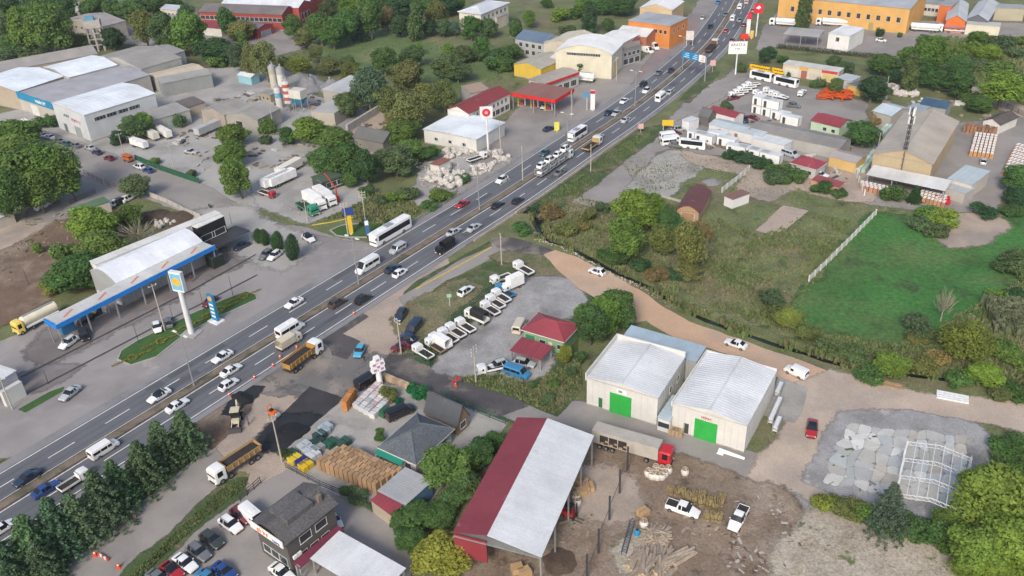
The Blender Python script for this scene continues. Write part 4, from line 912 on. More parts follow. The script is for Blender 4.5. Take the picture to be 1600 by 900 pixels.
bld('gabled_hut', 'wooden hut with steep dark ribbed roof by the green netting', (664, 641), (714, 663), (738, 650), 2.6, 'gx', 3.0, (.26, .17, .10), (.072, .077, .088), 16, .25, wins=[('r', 1, .8, 1.6, 1.4, .3, .7)], cat='hut')
bld('awning', 'green tarpaulin awning on the slate roofed house', (585, 709), (626, 728), (634, 720), 2.6, 'sx', .4, (.02, .2, .14), (.015, .22, .15), 0, 0, open_=True, cat='awning')
bld('yard_shed', 'corrugated grey roof shed at the end of the tile pallets', (592, 767), (634, 790), (671, 752), 3.2, 'sy', .3, (.08, .16, .26), (.36, .37, .38), 14, .2, cat='shed')
bld('yard_shed', 'small shed with red roof below the grey corrugated one', (580, 782), (611, 805), (622, 787), 2.6, 'sx', .3, TAN, RRD, 6, .1, cat='shed')
so_ = bld('showroom', 'dark brown two storey showroom with tiled roof and orange sign', (398, 813), (446, 846), (521, 787), 6.6, 'gy', 1.5, (.10, .09, .085), (.105, .10, .102), 0, .5, rmat='m_rooftile', wins=[('r', 2, 4, 2.2, 1.5, .2, .85), ('r', 3, 1, 1.6, 1.6, .15, .85), ('f', 3, 1, 1.8, 1.6, .1, .9)])
W_, D_, h_ = so_['dim']
o = ob('roof_dormer', MB().box(W_*.2, W_*.8, D_*.2, D_*.72, h_+.3, h_+1.6).mesh('roof_dormer', 'm_rooftile'), so_, None, 0, None, (.115, .11, .112))
ob('chimney', MB().box(W_*.75, W_*.75+.6, D_*.82, D_*.82+.6, h_+.3, h_+2.0).mesh('chimney', 'm_plain'), so_, None, 0, None, (.2, .16, .13))
sg = ob('sign_board', MB().box(-.2, W_+.2, -.75, -.6, h_-.8, h_+.5).mesh('sign_board', 'm_white'), so_)
M('m_orangesign', (.75, .14, .01), .5, 0, grain=0); M('m_bluesign', (.05, .05, .35), .5, 0, grain=0)
scrawl(sg, W_*.42, W_*.42, h_-.15, 1.0, -.752, 'm_orangesign', seed=3); scrawl(sg, W_*.83, W_*.26, h_-.4, .5, -.752, 'm_bluesign', seed=4)
ac = MB().box(-.4, .4, -.3, 0, -.3, .3).mesh('air_conditioner', 'm_white')
for t in (.05, .12): ob('air_conditioner', ac, so_, (W_+.32, D_*t+.3, 3.2), math.pi/2)
bld('awning', 'maroon and black awning along the showroom side', (459, 880), (468, 886), (538, 829), 3.0, 'sy', -.3, DGR, (.17, .035, .06), 8, .1, open_=True, cat='awning')
bld('carport', 'white ribbed carport roof beside the showroom', (486, 873), (590, 935), (644, 897), 3.2, 'sx', .3, WHT, RWH, 26, .1, open_=True, cat='carport')
bld('green_house', 'green walled house with red hipped roof beside the truck lot', (819, 514), (880, 532), (904, 508), 3.4, 'hip', 1.6, (.22, .36, .20), RRD, 0, .5, doors=[('f', 'garage_door', .02, .28, 0, 2.4, (.04, .22, .10)), ('f', 'door', .62, .72, 0, 2.1, WHT)], wins=[('f', 1, 1, 1.4, 1.1, .38, .56), ('f', 1, 1, 1.0, 1.1, .84, .96)], cat='house')
bld('carport', 'red sheet carport in front of the green house', (797, 548), (845, 563), (864, 544), 2.6, 'sx', .3, WHT, RRD, 9, .1, open_=True, cat='carport')
# --- blue petrol station
cn = bld('station_canopy', 'long white petrol station canopy with bright blue fascia', (88, 509), (334, 385), (318, 377), 5.6, 'flat', 0, WHT, (.55, .55, .53), 22, 0, open_=True, cat='canopy', z0=0)
W_, D_, h_ = cn['dim']
o = MB().box(-.25, W_+.25, -.25, 0, h_-.75, h_+.35).box(-.25, 0, 0, D_, h_-.75, h_+.35).build('fascia', 'm_plain', cn); o.color = (.01, .20, .62, 1)
o = MB().box(-.25, W_+.2, -.26, -.2, h_+.351, h_+.40).build('fascia_trim', 'm_white', cn)
for t in (.1, .3, .5, .7, .9):
    o = ob('roof_mark', MB().box(-1.6, 1.6, -.25, .25, 0, .02).mesh('roof_mark', 'm_plain'), cn, (W_*t, D_*.5, h_+.2), .5, None, (.55, .22, .14))
pump = Proto(); pump.add('plinth', MB().box(-1.6, 1.6, -.7, .7, 0, .15).mesh('plinth', 'm_kerb')); pump.add('pump', MB().box(-.5, .5, -.3, .3, .15, 1.9, .04, .03).mesh('pump', 'm_plain')); pump.add('display', MB().box(-.35, .35, -.33, .33, 1.2, 1.6).mesh('display', 'm_pane')); pump.add('pillar', MB().box(1.0, 1.35, -.2, .2, .15, 5.5).mesh('pillar', 'm_white')); pump.add('yellow_guard', MB().box(-1.3, -.9, -.25, .25, .15, 4.8).mesh('yellow_guard', 'm_yellowpaint'))
for x, y in ((206, 470), (157, 492), (258, 440), (313, 412)):
    g = G(x, y); pump.spawn('fuel_pump', 'fuel pump island with yellow guard under the blue canopy', 'fuel pump', (g.x, g.y, .03), heading((x, y), (10, -5)), (.05, .07, .08), 'fuel pumps under the blue canopy')
g = G(108, 519); P_ = Proto(); P_.add('panel', MB().box(-1.4, 1.4, -.5, .5, 0, 5).mesh('panel', 'm_plain')); P_.spawn('canopy_pillar', 'blue printed pillar at the end of the station canopy', 'pillar', (g.x, g.y, 0), heading((108, 519), (10, -5)), (.03, .16, .32))
bld('station_hall', 'white barrel roofed hall behind the blue canopy', (182, 443), (316, 378), (287, 356), 5.8, 'ax', 1.9, (.30, .31, .31), (.70, .73, .78), 30, .1)
bld('station_back_block', 'long white flat roofed block behind the barrel hall', (149, 414), (345, 334), (338, 329), 7.6, 'flat', 0, (.6, .59, .56), (.66, .65, .62), 12, .1)
bld('cafe', 'black fronted cafe at the end of the petrol station', (308, 357), (350, 338), (345, 331), 7.4, 'flat', 0, (.015, .016, .018), (.7, .69, .66), 4, .1, wins=[('f', 2, 3.4, 4, 1.6, .1, .9)])
bld('cafe_awning', 'black pergola awning with red fascia outside the cafe', (338, 388), (391, 361), (374, 350), 3.0, 'flat', 0, DGR, (.045, .046, .05), 6, 0, open_=True, cat='awning')
bld('kiosk_hut', 'small black kiosk at the end of the fuel pumps', (331, 405), (348, 397), (343, 389), 2.8, 'flat', 0, (.02, .03, .025), (.06, .07, .07), 0, .1, cat='kiosk')
bld('car_wash', 'white roofed car wash at the far end of the forecourt', (-20, 608), (24, 580), (-2, 564), 4, 'flat', 0, (.5, .5, .52), RWH, 10, .2, cat='building')
bld('advert_panel', 'white advertising panel with green figure by the car wash', (3, 615), (34, 597), (33, 596), 3.2, 'flat', 0, WHT, WHT, 0, 0, cat='billboard')
bld('pole_shed', 'low shed with moss green roof beside the parking yard', (118, 333), (171, 315), (163, 309), 3, 'sx', .3, CRM, (.10, .17, .09), 10, .1, cat='shed')
bld('white_hut', 'pale hut under the tall broad trees', (-6, 343), (20, 332), (4, 322), 3, 'gx', .8, CRM, (.5, .55, .6), 0, .2, cat='hut')
# --- industrial halls
LW = bld('sign_warehouse', 'tall white warehouse with long strip windows and faint red lettering', (81, 161), (131, 180), (247, 148), 9, 'gy', 1.0, (.55, .57, .58), (.70, .74, .79), 14, .2, wins=[('r', 4, 6, 4.4, 1.3, .12, .75)], doors=[('f', 'garage_door', .55, .75, 0, 3.6, (.3, .32, .33)), ('f', 'door', .2, .3, 0, 3, (.12, .13, .13))])
scrawl(LW, LW['dim'][0]*.4, LW['dim'][0]*.2, 6.2, 1.1, -.02, 'm_darksteel', seed=5); scrawl(LW, LW['dim'][0]*.68, LW['dim'][0]*.3, 5.6, 1.3, -.02, 'm_redsign', seed=6)
BH = bld('blue_hall', 'grey roofed hall with a blue fascia and white emblem', (27, 145), (82, 163), (215, 112), 6.5, 'gy', 1.0, (.45, .42, .38), (.36, .36, .38), 12, .2, doors=[('f', 'garage_door', .3, .5, 0, 3.6, WHT)])
o = MB().box(-.2, BH['dim'][0]+.2, -.35, -.2, 4.6, 7.2).build('fascia', 'm_plain', BH); o.color = (.02, .22, .40, 1)
scrawl(o, BH['dim'][0]*.68, BH['dim'][0]*.3, 5.9, 1.3, -.352, 'm_white', seed=7)
bld('white_roof_hall', 'hall with shallow white roof beside the blue fascia', (-45, 128), (27, 143), (108, 121), 7, 'gy', 1.6, TAN, (.70, .76, .82), 12, .2)
bld('white_roof_hall', 'smaller white roofed hall between two grey roofed ones', (68, 105), (107, 121), (184, 102), 7.5, 'gy', 1.2, GRY, (.74, .79, .84), 12, .2)
bld('long_hall', 'long low grey asbestos roofed hall against the trees', (-30, 118), (152, 84), (138, 73), 6, 'gx', 2, TAN, (.32, .30, .28), 16, .2)
bld('grey_hall', 'broad grey gabled hall beside the concrete tower', (152, 89), (221, 108), (290, 92), 7.5, 'gy', 2.2, GRY, (.31, .295, .275), 12, .2, wins=[('f', 3, 5, 4, 1, .5, .95)])
bld('grey_hall', 'grey gabled hall half hidden behind the broad one', (215, 80), (262, 88), (280, 78), 7.5, 'gy', 1.4, GRY, (.30, .29, .28), 6, .2)
bld('rusty_shed', 'cream roofed shed with rust streaks', (230, 116), (251, 126), (322, 109), 5, 'gy', .6, GRY, (.52, .45, .34), 10, .2, cat='shed')
bld('tin_shed', 'grey tin walled shed along the dusty yard', (253, 131), (330, 116), (320, 110), 5, 'sx', .6, (.27, .28, .27), (.33, .32, .30), 12, .2, cat='shed')
bld('low_shed', 'low shed behind the white warehouse with pale doors', (236, 189), (296, 172), (276, 162), 4.4, 'sx', .4, (.38, .38, .36), (.33, .32, .30), 10, .2, doors=[('f', 'gate', .4, .5, 0, 3, (.3, .4, .36)), ('f', 'gate', .7, .8, 0, 3, WHT)], cat='shed')
bld('low_shed', 'dark rusted lean-to roof in the dusty yard', (293, 168), (320, 160), (306, 152), 3.6, 'sx', .5, TAN, (.15, .125, .11), 6, .2, cat='shed')
bld('ruined_shed', 'old gabled shed with patched wall opening to the trailers', (314, 171), (350, 180), (386, 164), 5, 'gy', 1.5, (.34, .30, .25), (.31, .295, .275), 8, .2, cat='shed')
bld('ruined_shed', 'old gabled shed nearest the silos', (352, 179), (402, 187), (455, 172), 5, 'gy', 1.5, (.33, .31, .28), (.33, .315, .295), 10, .2, doors=[('f', 'gate', .3, .5, 0, 3.4, (.03, .03, .03))], cat='shed')
bld('brick_cabin', 'low brick cabin behind the silos', (406, 145), (422, 149), (431, 142), 3, 'flat', 0, (.36, .30, .2), (.28, .28, .28), 0, .2, cat='hut', wins=[('f', 2, 1, 1, 1, .1, .9)])
bld('blue_hut', 'pale blue hut with white roof by the dusty yard', (371, 117), (392, 121), (391, 114), 3, 'gx', .6, (.25, .45, .52), (.6, .66, .66), 0, .2, cat='hut')
bld('tower_hall', 'tan roofed hall beside the concrete tower', (101, 30), (160, 42), (197, 33), 7, 'gy', 2, (.42, .38, .33), (.33, .30, .28), 8, .2, wins=[('f', 6, 4, 1.6, 1, .05, .95)])
bld('far_house', 'long low white house with grey roof among the trees', (250, 14), (288, 17), (290, 9), 4, 'gx', 1.2, CRM, (.42, .46, .50), 0, .2, cat='house', wins=[('f', 5, 1.2, 1.4, 1.2, .1, .9)])
bld('far_shed', 'tan roofed shed below the far white house', (228, 29), (268, 38), (278, 28), 4, 'gy', 1.2, GRY, (.34, .32, .29), 0, .2, cat='shed')
bld('red_factory', 'long red factory wing with grey roof and square openings', (311, 18), (440, 23), (459, 12), 7, 'gx', 2.2, (.32, .06, .05), (.17, .15, .145), 20, .3, wins=[('f', 18, 3.6, 2.6, 1.8, .01, .99)])
bld('red_factory', 'red factory wing with white gabled roof behind the grey roofed one', (345, 7), (466, 12), (484, 3), 8, 'gx', 2, (.36, .07, .06), (.6, .63, .66), 16, .3, wins=[('r', 3, 2, 2, 3, .1, .9)])
bld('red_factory', 'farthest red factory wing', (380, -4), (484, 1), (500, -8), 8.5, 'gx', 2, (.36, .07, .06), (.5, .53, .56), 12, .3)
bld('red_annex', 'low annex with maroon roof by the red factory', (312, 42), (345, 45), (348, 36), 3.5, 'gx', 1, (.6, .58, .52), (.25, .05, .06), 0, .2, cat='building')
bld('red_annex', 'grey roofed annex in the red factory yard', (345, 38), (402, 46), (420, 37), 4, 'gx', 1.2, (.30, .05, .05), (.18, .16, .15), 0, .2, doors=[('r', 'gate', .2, .8, 0, 2.6, (.25, .27, .3))])
bld('tiny_barn', 'white barn with maroon roof at the tree line', (104, 8), (122, 11), (130, 6), 4, 'gx', 1.2, WHT, (.6, .6, .58), 0, .2, cat='barn')
# --- middle top
bld('apartment_house', 'white four storey apartment house by the park', (717, 18), (751, 22), (782, 3), 9, 'hip', 1.6, (.66, .62, .54), (.55, .58, .62), 0, .5, wins=[('f', 2, 6, 1.4, 1.5, .1, .9), ('f', 2, 2, 1.4, 1.5, .1, .9), ('r', 6, 6, 1.4, 1.5, .05, .95), ('r', 6, 2, 1.4, 1.5, .05, .95)], cat='house')
bld('shed_house', 'small gabled annex beside the apartment house', (753, 25), (776, 28), (782, 20), 5, 'ay', 1.6, CRM, (.32, .30, .27), 0, .2)
bld('red_roof_hall', 'white two storey hall with long dark red roof', (699, 170), (732, 177), (799, 146), 6, 'gy', 1.6, (.66, .64, .60), (.23, .045, .045), 14, .4, wins=[('r', 9, 3.6, 1.0, 1.3, .05, .95), ('r', 5, .8, 2.4, 1.8, .4, .98), ('f', 2, 1, 1.2, 1.2, .1, .9)])
bld('rust_shed', 'long rusty roofed shed beside the red roofed hall', (735, 146), (765, 140), (822, 117), 5, 'sx', .5, GRY, (.34, .25, .19), 10, .2, cat='shed', left3=False)
bld('workshop', 'white flat roofed workshop behind the round red sign', (662, 202), (744, 218), (790, 192), 4.4, 'gy', .5, (.60, .59, .56), (.68, .73, .77), 14, .3, wins=[('f', 3, 1.5, 1.2, 1, .1, .9)])
bld('dark_hut', 'dark grey gabled hut among the trees by the block wall', (553, 213), (598, 222), (613, 209), 4, 'gx', 2, (.20, .19, .17), (.14, .135, .13), 0, .4, cat='hut')
bld('green_hut', 'hut with dark green roof in the lorry yard', (487, 277), (502, 285), (536, 274), 3.2, 'sy', -.3, (.06, .07, .06), (.075, .11, .075), 8, .3, cat='hut', wins=[('r', 3, .8, 1.6, 1.6, .2, .95)])
bld('stone_hut', 'small hut with rusty red roof in the stone yard', (672, 256), (686, 260), (703, 251), 3, 'sy', .3, (.62, .60, .55), (.24, .09, .06), 5, .2, cat='hut')
bld('modern_house', 'grey terrace of houses with blue solar roofs', (805, 60), (852, 68), (872, 55), 6.5, 'gx', 2, (.38, .38, .38), (.12, .17, .24), 8, .3, wins=[('f', 4, 3.8, 1.6, 1.6, .08, .92), ('f', 4, 1, 1.8, 1.8, .08, .92)], cat='house')
bld('yellow_shed', 'yellow ended shed with tan roof beside the arched hall', (803, 100), (845, 108), (868, 88), 4.5, 'gy', 1.4, (.60, .42, .06), (.40, .37, .32), 8, .2, cat='shed')
bld('arched_hall_wing', 'yellow ground floor wing with white lean-to roof below the arched hall', (860, 90), (956, 100), (962, 92), 5.5, 'sx', .5, (.56, .44, .22), (.66, .68, .68), 12, .2, wins=[('f', 2, 2, 1.4, 1.6, .1, .9)])
bld('arched_hall', 'cream hall with broad white arched roof', (868, 80), (956, 86), (972, 68), 9, 'ay', 2.8, (.60, .56, .44), (.72, .73, .73), 10, .3, wins=[('f', 14, 8.0, .9, 1.0, .2, .8)])
bld('tan_hall', 'hall with tan roof behind the arched hall', (850, 66), (900, 74), (916, 54), 7, 'gy', 1.6, CRM, (.52, .48, .38), 8, .2)
bld('shop', 'shop with white gabled roof beside the arched hall', (925, 64), (968, 70), (985, 52), 7, 'gy', 1.4, CRM, (.70, .71, .71), 8, .2, cat='shop')
bld('shop', 'shop with maroon roof and signs facing the highway', (962, 68), (1000, 62), (990, 50), 6, 'gx', 1.4, (.30, .28, .27), (.24, .05, .06), 8, .2, wins=[('f', 4, .5, 2.5, 2.2, .05, .95)], cat='shop')
bld('shop', 'shop with brown roof terrace nearest the highway', (972, 78), (1002, 70), (985, 62), 6.5, 'flat', 0, (.22, .22, .23), (.24, .20, .16), 0, .2, wins=[('f', 4, 3.6, 1.6, 1.4, .05, .95), ('f', 3, .5, 2.5, 2.2, .05, .95)], cat='shop')
bld('shop', 'shop with white roof and red brick base beyond the arched hall', (962, 52), (1010, 58), (1015, 44), 6, 'gx', 1.5, (.40, .16, .09), (.66, .64, .62), 10, .2, cat='shop')
bld('orange_block', 'orange three storey block with grey roof by the highway', (982, 32), (1047, 41), (1062, 26), 9, 'flat', 0, (.58, .22, .06), (.36, .37, .38), 10, .2, wins=[('f', 8, 5.6, 1.2, 1.6, .08, .95), ('r', 3, 5.6, 1.4, 1.6, .1, .9)])
bld('shop', 'low shop with dark roof beside the orange block', (1048, 32), (1066, 26), (1052, 16), 6, 'flat', 0, (.26, .26, .27), (.30, .32, .34), 0, .2, cat='shop')
bld('gabled_block', 'cream gabled block behind the orange block', (1000, 12), (1050, 16), (1064, 2), 8, 'gy', 2, (.55, .42, .25), (.70, .71, .72), 8, .2, wins=[('f', 4, 4, 1.4, 1.5, .1, .9)])
cn2 = bld('station_canopy', 'brown topped fuel station canopy with red fascia', (800, 146), (867, 157), (894, 139), 5.6, 'flat', 0, WHT, (.26, .12, .085), 10, .1, open_=True, cat='canopy')
W_, D_, h_ = cn2['dim']; o = MB().box(-.3, W_+.3, -.35, -.15, h_-.8, h_+.3).box(W_+.15, W_+.35, -.15, D_, h_-.8, h_+.3).build('fascia', 'm_plain', cn2); o.color = (.55, .02, .02, 1)
for x, y in ((835, 168), (857, 172), (815, 165)):
    g = G(x, y); pump.spawn('fuel_pump', 'fuel pump island under the red and brown canopy', 'fuel pump', (g.x, g.y, .03), 0, (.5, .05, .05), 'fuel pumps under the red canopy')
rb = bld('station_shop', 'tan roofed station shop with red fascia', (826, 124), (851, 131), (895, 110), 5, 'gy', .5, (.45, .43, .40), (.38, .34, .29), 10, .3, wins=[('r', 4, .6, 3, 2.2, .1, .95)])
o = MB().box(rb['dim'][0]+.3, rb['dim'][0]+.45, -.2, rb['dim'][1], 4.2, 5.1).build('fascia', 'm_plain', rb); o.color = (.5, .03, .03, 1)
# --- right hand industrial estate
bld('orange_factory', 'very long pale orange factory with a row of small windows', (1218, -6), (1422, 14), (1436, -12), 10, 'gx', 1.2, (.62, .36, .12), (.40, .42, .44), 24, .3, wins=[('f', 12, 4.2, 1.6, 2.2, .08, .97)], doors=[('f', 'gate', .72, .76, 0, 3.4, (.4, .3, .1))])
bld('orange_hut', 'orange gabled workshop with ribbed grey roof', (1479, 31), (1509, 33), (1513, 6), 5, 'gy', 2, (.66, .16, .03), (.45, .47, .49), 12, .4, wins=[('f', 2, .6, 1.2, 1.6, .2, .9)], cat='workshop')
bld('grey_hut', 'dark gabled workshop with ribbed grey roof beside the orange one', (1511, 29), (1543, 32), (1545, 4), 5, 'gy', 2, (.12, .13, .15), (.45, .47, .49), 12, .4, cat='workshop')
bld('white_wall_block', 'cream walled yard block below the dark gabled workshop', (1510, 38), (1563, 42), (1564, 36), 4, 'flat', 0, (.62, .58, .46), (.5, .5, .48), 0, .1)
bld('far_row', 'low row of garages at the far yard edge', (1545, 12), (1602, 14), (1604, 8), 5, 'flat', 0, (.40, .36, .27), (.35, .35, .35), 6, .2)
bld('far_row', 'white fronted row behind the orange factory end', (1432, 4), (1470, 8), (1474, 2), 5, 'flat', 0, (.6, .58, .55), (.3, .3, .3), 5, .2, wins=[('f', 6, 2, 1.2, 1.4, .05, .95)])
bld('far_block', 'red orange block beside the white fronted row', (1468, 8), (1487, 10), (1490, 0), 7, 'flat', 0, (.55, .15, .05), (.3, .3, .3), 0, .2)
bld('station_canopy', 'grey topped canopy with maroon fascia behind the clipped hedge', (1225, 53), (1279, 58), (1292, 48), 5, 'flat', 0, (.3, .03, .08), (.42, .41, .40), 8, .1, open_=True, cat='canopy')
bld('station_house', 'white cube station building beside the clipped hedge', (1295, 52), (1328, 57), (1335, 42), 6, 'flat', 0, (.68, .68, .66), (.72, .73, .74), 6, .1, wins=[('f', 1, 3.4, 1.4, 1.6, .3, .6)])
bld('shop_strip', 'strip of small shops with red and yellow signs', (1224, 100), (1311, 113), (1313, 106), 4, 'flat', 0, (.55, .48, .36), (.60, .58, .54), 10, .1, doors=[('f', 'garage_door', .05, .28, 0, 2.8, WHT), ('f', 'garage_door', .34, .45, 0, 2.8, (.35, .12, .1)), ('f', 'garage_door', .48, .70, 0, 2.8, CRM), ('f', 'garage_door', .72, .97, 0, 2.8, (.58, .46, .2)), ('f', 'sign_board', .30, .46, 3, .9, (.6, .35, .08)), ('f', 'sign_board', .70, .98, 3, .9, (.5, .05, .06))])
bld('grey_kiosk', 'grey roofed kiosk at the end of the shop strip', (1307, 122), (1330, 127), (1335, 118), 3.4, 'flat', 0, (.45, .46, .46), (.42, .44, .46), 0, .2, cat='kiosk')
bld('yellow_cabin', 'yellow cabin with dark roof behind the orange bricks', (1325, 131), (1345, 137), (1360, 126), 3, 'hip', 1, (.60, .45, .15), (.12, .12, .13), 0, .3, cat='hut')
bld('red_roof_cabin', 'pale green cabin with red gabled roof in the van yard', (1268, 188), (1312, 199), (1327, 187), 3.2, 'gx', 1.2, (.45, .55, .40), RRD, 10, .3, wins=[('f', 2, 1, 1.2, 1.1, .35, .95)], cat='cabin')
bld('long_shed', 'long brown grey shed below the red roofed cabin', (1170, 202), (1312, 232), (1328, 216), 3.4, 'gx', .8, (.36, .35, .33), (.25, .235, .22), 20, .2, cat='shed')
bld('cabin_row', 'row of white site cabins with blue grey roofs', (1108, 194), (1190, 214), (1198, 203), 3, 'gx', .5, (.62, .62, .60), (.40, .46, .49), 12, .2, doors=[('f', 'door', .18, .24, 0, 2.2, DGR), ('f', 'door', .5, .56, 0, 2.2, (.3, .15, .1))], cat='cabin')
bld('cabin_row', 'white cabins with pale roof beside the long shed', (1175, 215), (1225, 228), (1232, 219), 2.8, 'flat', 0, (.62, .62, .60), (.62, .66, .68), 8, .1, cat='cabin')
bld('red_roof_shop', 'white cabin with dark red roof behind the dark hut', (1107, 173), (1148, 184), (1153, 175), 3.4, 'gx', .9, (.66, .65, .62), (.26, .05, .06), 8, .2, cat='cabin')
bld('dark_hut', 'dark steep hut beside the dark red roofed cabin', (1092, 180), (1107, 184), (1112, 177), 3, 'gx', 2, (.14, .13, .12), (.12, .12, .12), 0, .2, cat='hut')
bld('white_container', 'tall white container beside the dark steep hut', (1066, 187), (1077, 191), (1084, 183), 3, 'flat', 0, (.66, .67, .67), RWH, 4, .05, cat='container')
bld('grey_shed', 'blue grey roofed shed behind the mast warehouse', (1365, 173), (1393, 181), (1407, 166), 4, 'gx', 1.2, (.38, .36, .32), (.45, .52, .57), 8, .3, cat='shed')
tw = bld('mast_warehouse', 'big tan roofed warehouse behind the lattice mast', (1365, 240), (1457, 256), (1510, 192), 7, 'gy', 2.4, (.40, .32, .21), (.40, .355, .30), 24, .3)
bld('mast_lean_to', 'ribbed white lean-to roof over the pallets below the mast', (1355, 273), (1476, 298), (1481, 285), 3.4, 'sx', .6, GRY, (.58, .585, .58), 18, .2, open_=True, cat='shed')
bld('pallet_office', 'blue grey shed roof at the pallet yard entrance', (1482, 279), (1519, 289), (1532, 266), 4, 'sx', .3, (.5, .46, .42), (.42, .49, .52), 10, .2, cat='shed')
bld('low_office', 'low blue grey annex below the pallet office', (1478, 293), (1508, 303), (1514, 292), 2.8, 'flat', 0, (.4, .38, .35), (.42, .46, .48), 6, .1, cat='shed')
bld('tarp_shed', 'dark blue tarpaulin roofed shed behind the mast warehouse', (1438, 163), (1478, 170), (1484, 160), 3.4, 'gx', 1.2, (.3, .3, .3), (.05, .10, .16), 8, .2, cat='shed')
bld('tarp_shed', 'grey blue lean-to beside the dark tarpaulin roof', (1415, 172), (1440, 177), (1450, 168), 3.2, 'sx', .3, (.35, .34, .32), (.30, .37, .42), 5, .2, cat='shed')
bld('hip_house', 'house with hipped red roof beside the hedge row', (1237, 254), (1275, 264), (1298, 256), 3.2, 'hip', 1.5, (.50, .49, .47), RRD, 0, .4, wins=[('f', 3, 1, 1, 1.1, .1, .9)], cat='house')
bld('yard_shed', 'patchwork roofed shed with yellow wall by the clay path', (1296, 244), (1338, 255), (1347, 243), 3, 'gx', .6, (.55, .38, .15), (.36, .33, .32), 10, .2, cat='shed')
bld('red_wall_shed', 'low shed with long red roof at the meadow edge', (1268, 281), (1310, 293), (1316, 286), 2, 'sx', .3, (.5, .3, .2), (.28, .07, .07), 6, .1, cat='shed')
bld('hangar', 'brown barrel roofed hangar with wooden end in the meadow', (1058, 328), (1092, 333), (1126, 303), 2.8, 'ay', 1.6, (.42, .28, .17), (.13, .05, .048), 12, .3, doors=[('f', 'gate', .2, .8, 0, 2.4, (.36, .23, .13))], cat='barn')
bld('white_cabin', 'small white cabin with rusty roof beside the hangar', (1132, 306), (1145, 312), (1166, 300), 2.6, 'flat', 0, (.68, .68, .67), (.22, .12, .09), 5, .15, cat='cabin')
bld('dark_roof_house', 'white house with dark tiled roof beside the crate stacks', (1537, 188), (1563, 195), (1580, 180), 3, 'gy', 1.2, (.62, .6, .57), (.10, .085, .08), 0, .3, rmat='m_rooftile', wins=[('f', 2, 1, 1.2, 1.1, .1, .9)], cat='house')
# portable cabins and containers
cab_ = Proto(); cab_.add('shell', MB().box(-3, 3, -1.2, 1.2, .1, 2.6).mesh('shell', 'm_white')); cab_.add('roof', MB().box(-3.05, 3.05, -1.25, 1.25, 2.61, 2.75).mesh('roof', 'm_roofsheet')); cab_.add('corner_frame', MB().box(-3.06, -2.94, -1.26, -1.14, 0, 2.74).box(2.94, 3.06, -1.26, -1.14, 0, 2.74).mesh('corner_frame', 'm_darksteel'))
i_ = cab_.add('door', MB().box(-.45, .45, -.05, .03, 0, 2).mesh('door', 'm_darksteel'), -1, (-1.8, -1.2, .15)); cab_.add('window', UW, -1, (1.2, -1.2, 1.1), (0, 0, 0), (1.3, 1, 1))
for x, y, d, z in ((1090, 212, (9, 2), 0), (1102, 216, (9, 2), 0), (1190, 171, (9, 2), 0), (1205, 175, (9, 2), 0), (1190, 171, (9, 2), 2.8), (1205, 175, (9, 2), 2.8), (1220, 180, (9, 2), 0), (1152, 233, (9, 2), 0), (1170, 236, (9, 2), 0), (1187, 241, (9, 2), 0), (1236, 187, (9, 2), 0), (1137, 221, (9, 2), 0), (1122, 212, (9, 2), 0), (1205, 246, (9, 2), 0)):
    g = G(x, y, 1.4); cab_.spawn('portable_cabin', 'white portable cabin stacked on another in the yard' if z else 'white portable cabin standing in the container yard', 'cabin', (g.x, g.y, z+.03), heading((x, y), d), RWH, 'stacked portable cabins' if z else 'portable cabins in the yard')
# ---------------- trees ----------------
import re
CW = dict(d='dark green', D='very dark green', g='mid green', l='bright green', y='yellow green', o='olive', b='blue green', s='dull green', r='russet')
KW = dict(broad='broadleaf tree', airy='loose leafy tree', round='rounded tree', poplar='slender tree', conifer='conifer', cypress='clipped cypress', bush='bush', bare='leafless tree')
def TT(c, r, lst, label, group):
    m = re.match(r'^.*?\b(tree|shrub|bush|cypress)\b\s*(.*)$', label)
    for (k, x, y, rx, ry, col) in lst:
        lb = label
        if group and m: # say which one by colour, form and size among its look-alikes
            same = sorted(a[3]*a[4] for a in lst if a[0] == k and a[5] == col); i = same.index(rx*ry); n = len(same)
            sz = '' if n == 1 or n > 3 else (('smaller ', 'larger ') if n == 2 else ('smallest ', 'middle sized ', 'largest '))[i]
            if n > 3: sz = 'largest ' if i == n-1 else 'smallest ' if i == 0 else ''
            lb = sz+CW[col]+' '+KW[k]+' '+m.group(2)
        px, py = T(c, r, x, y); tree(k, px, py, rx/4, ry/4, col, lb, group)
TT(0, 0, [('broad', 60, 100, 95, 110, 'd'), ('broad', 160, 55, 85, 75, 's'), ('broad', 20, 215, 80, 110, 's'), ('broad', 150, 200, 90, 130, 'g'), ('airy', 310, 190, 115, 150, 'g'), ('airy', 250, 130, 80, 110, 'g'), ('broad', 90, 280, 80, 70, 'd'), ('broad', 30, 20, 70, 60, 'd')], 'tall broadleaf tree in the grove behind the long grey hall', 'grove behind the long hall')
TT(0, 0, [('airy', 400, 250, 65, 60, 'o'), ('airy', 500, 265, 60, 50, 'o'), ('bush', 450, 165, 50, 45, 'd'), ('broad', 700, 245, 75, 65, 'D'), ('broad', 390, 50, 80, 75, 'd'), ('bush', 200, 330, 90, 40, 's'), ('bush', 60, 345, 80, 40, 's')], 'tree near the concrete tower hall', 'trees round the concrete tower')
TT(0, 0, [('broad', 590, 50, 70, 60, 'd'), ('broad', 700, 60, 65, 60, 'd'), ('broad', 815, 65, 85, 65, 'd'), ('broad', 960, 40, 90, 55, 'd'), ('broad', 640, 20, 60, 45, 's'), ('broad', 880, 20, 70, 45, 'g'), ('broad', 1070, 10, 70, 30, 'd'), ('broad', 260, 30, 80, 50, 's')], 'dark tree along the far tree line', 'far tree line')
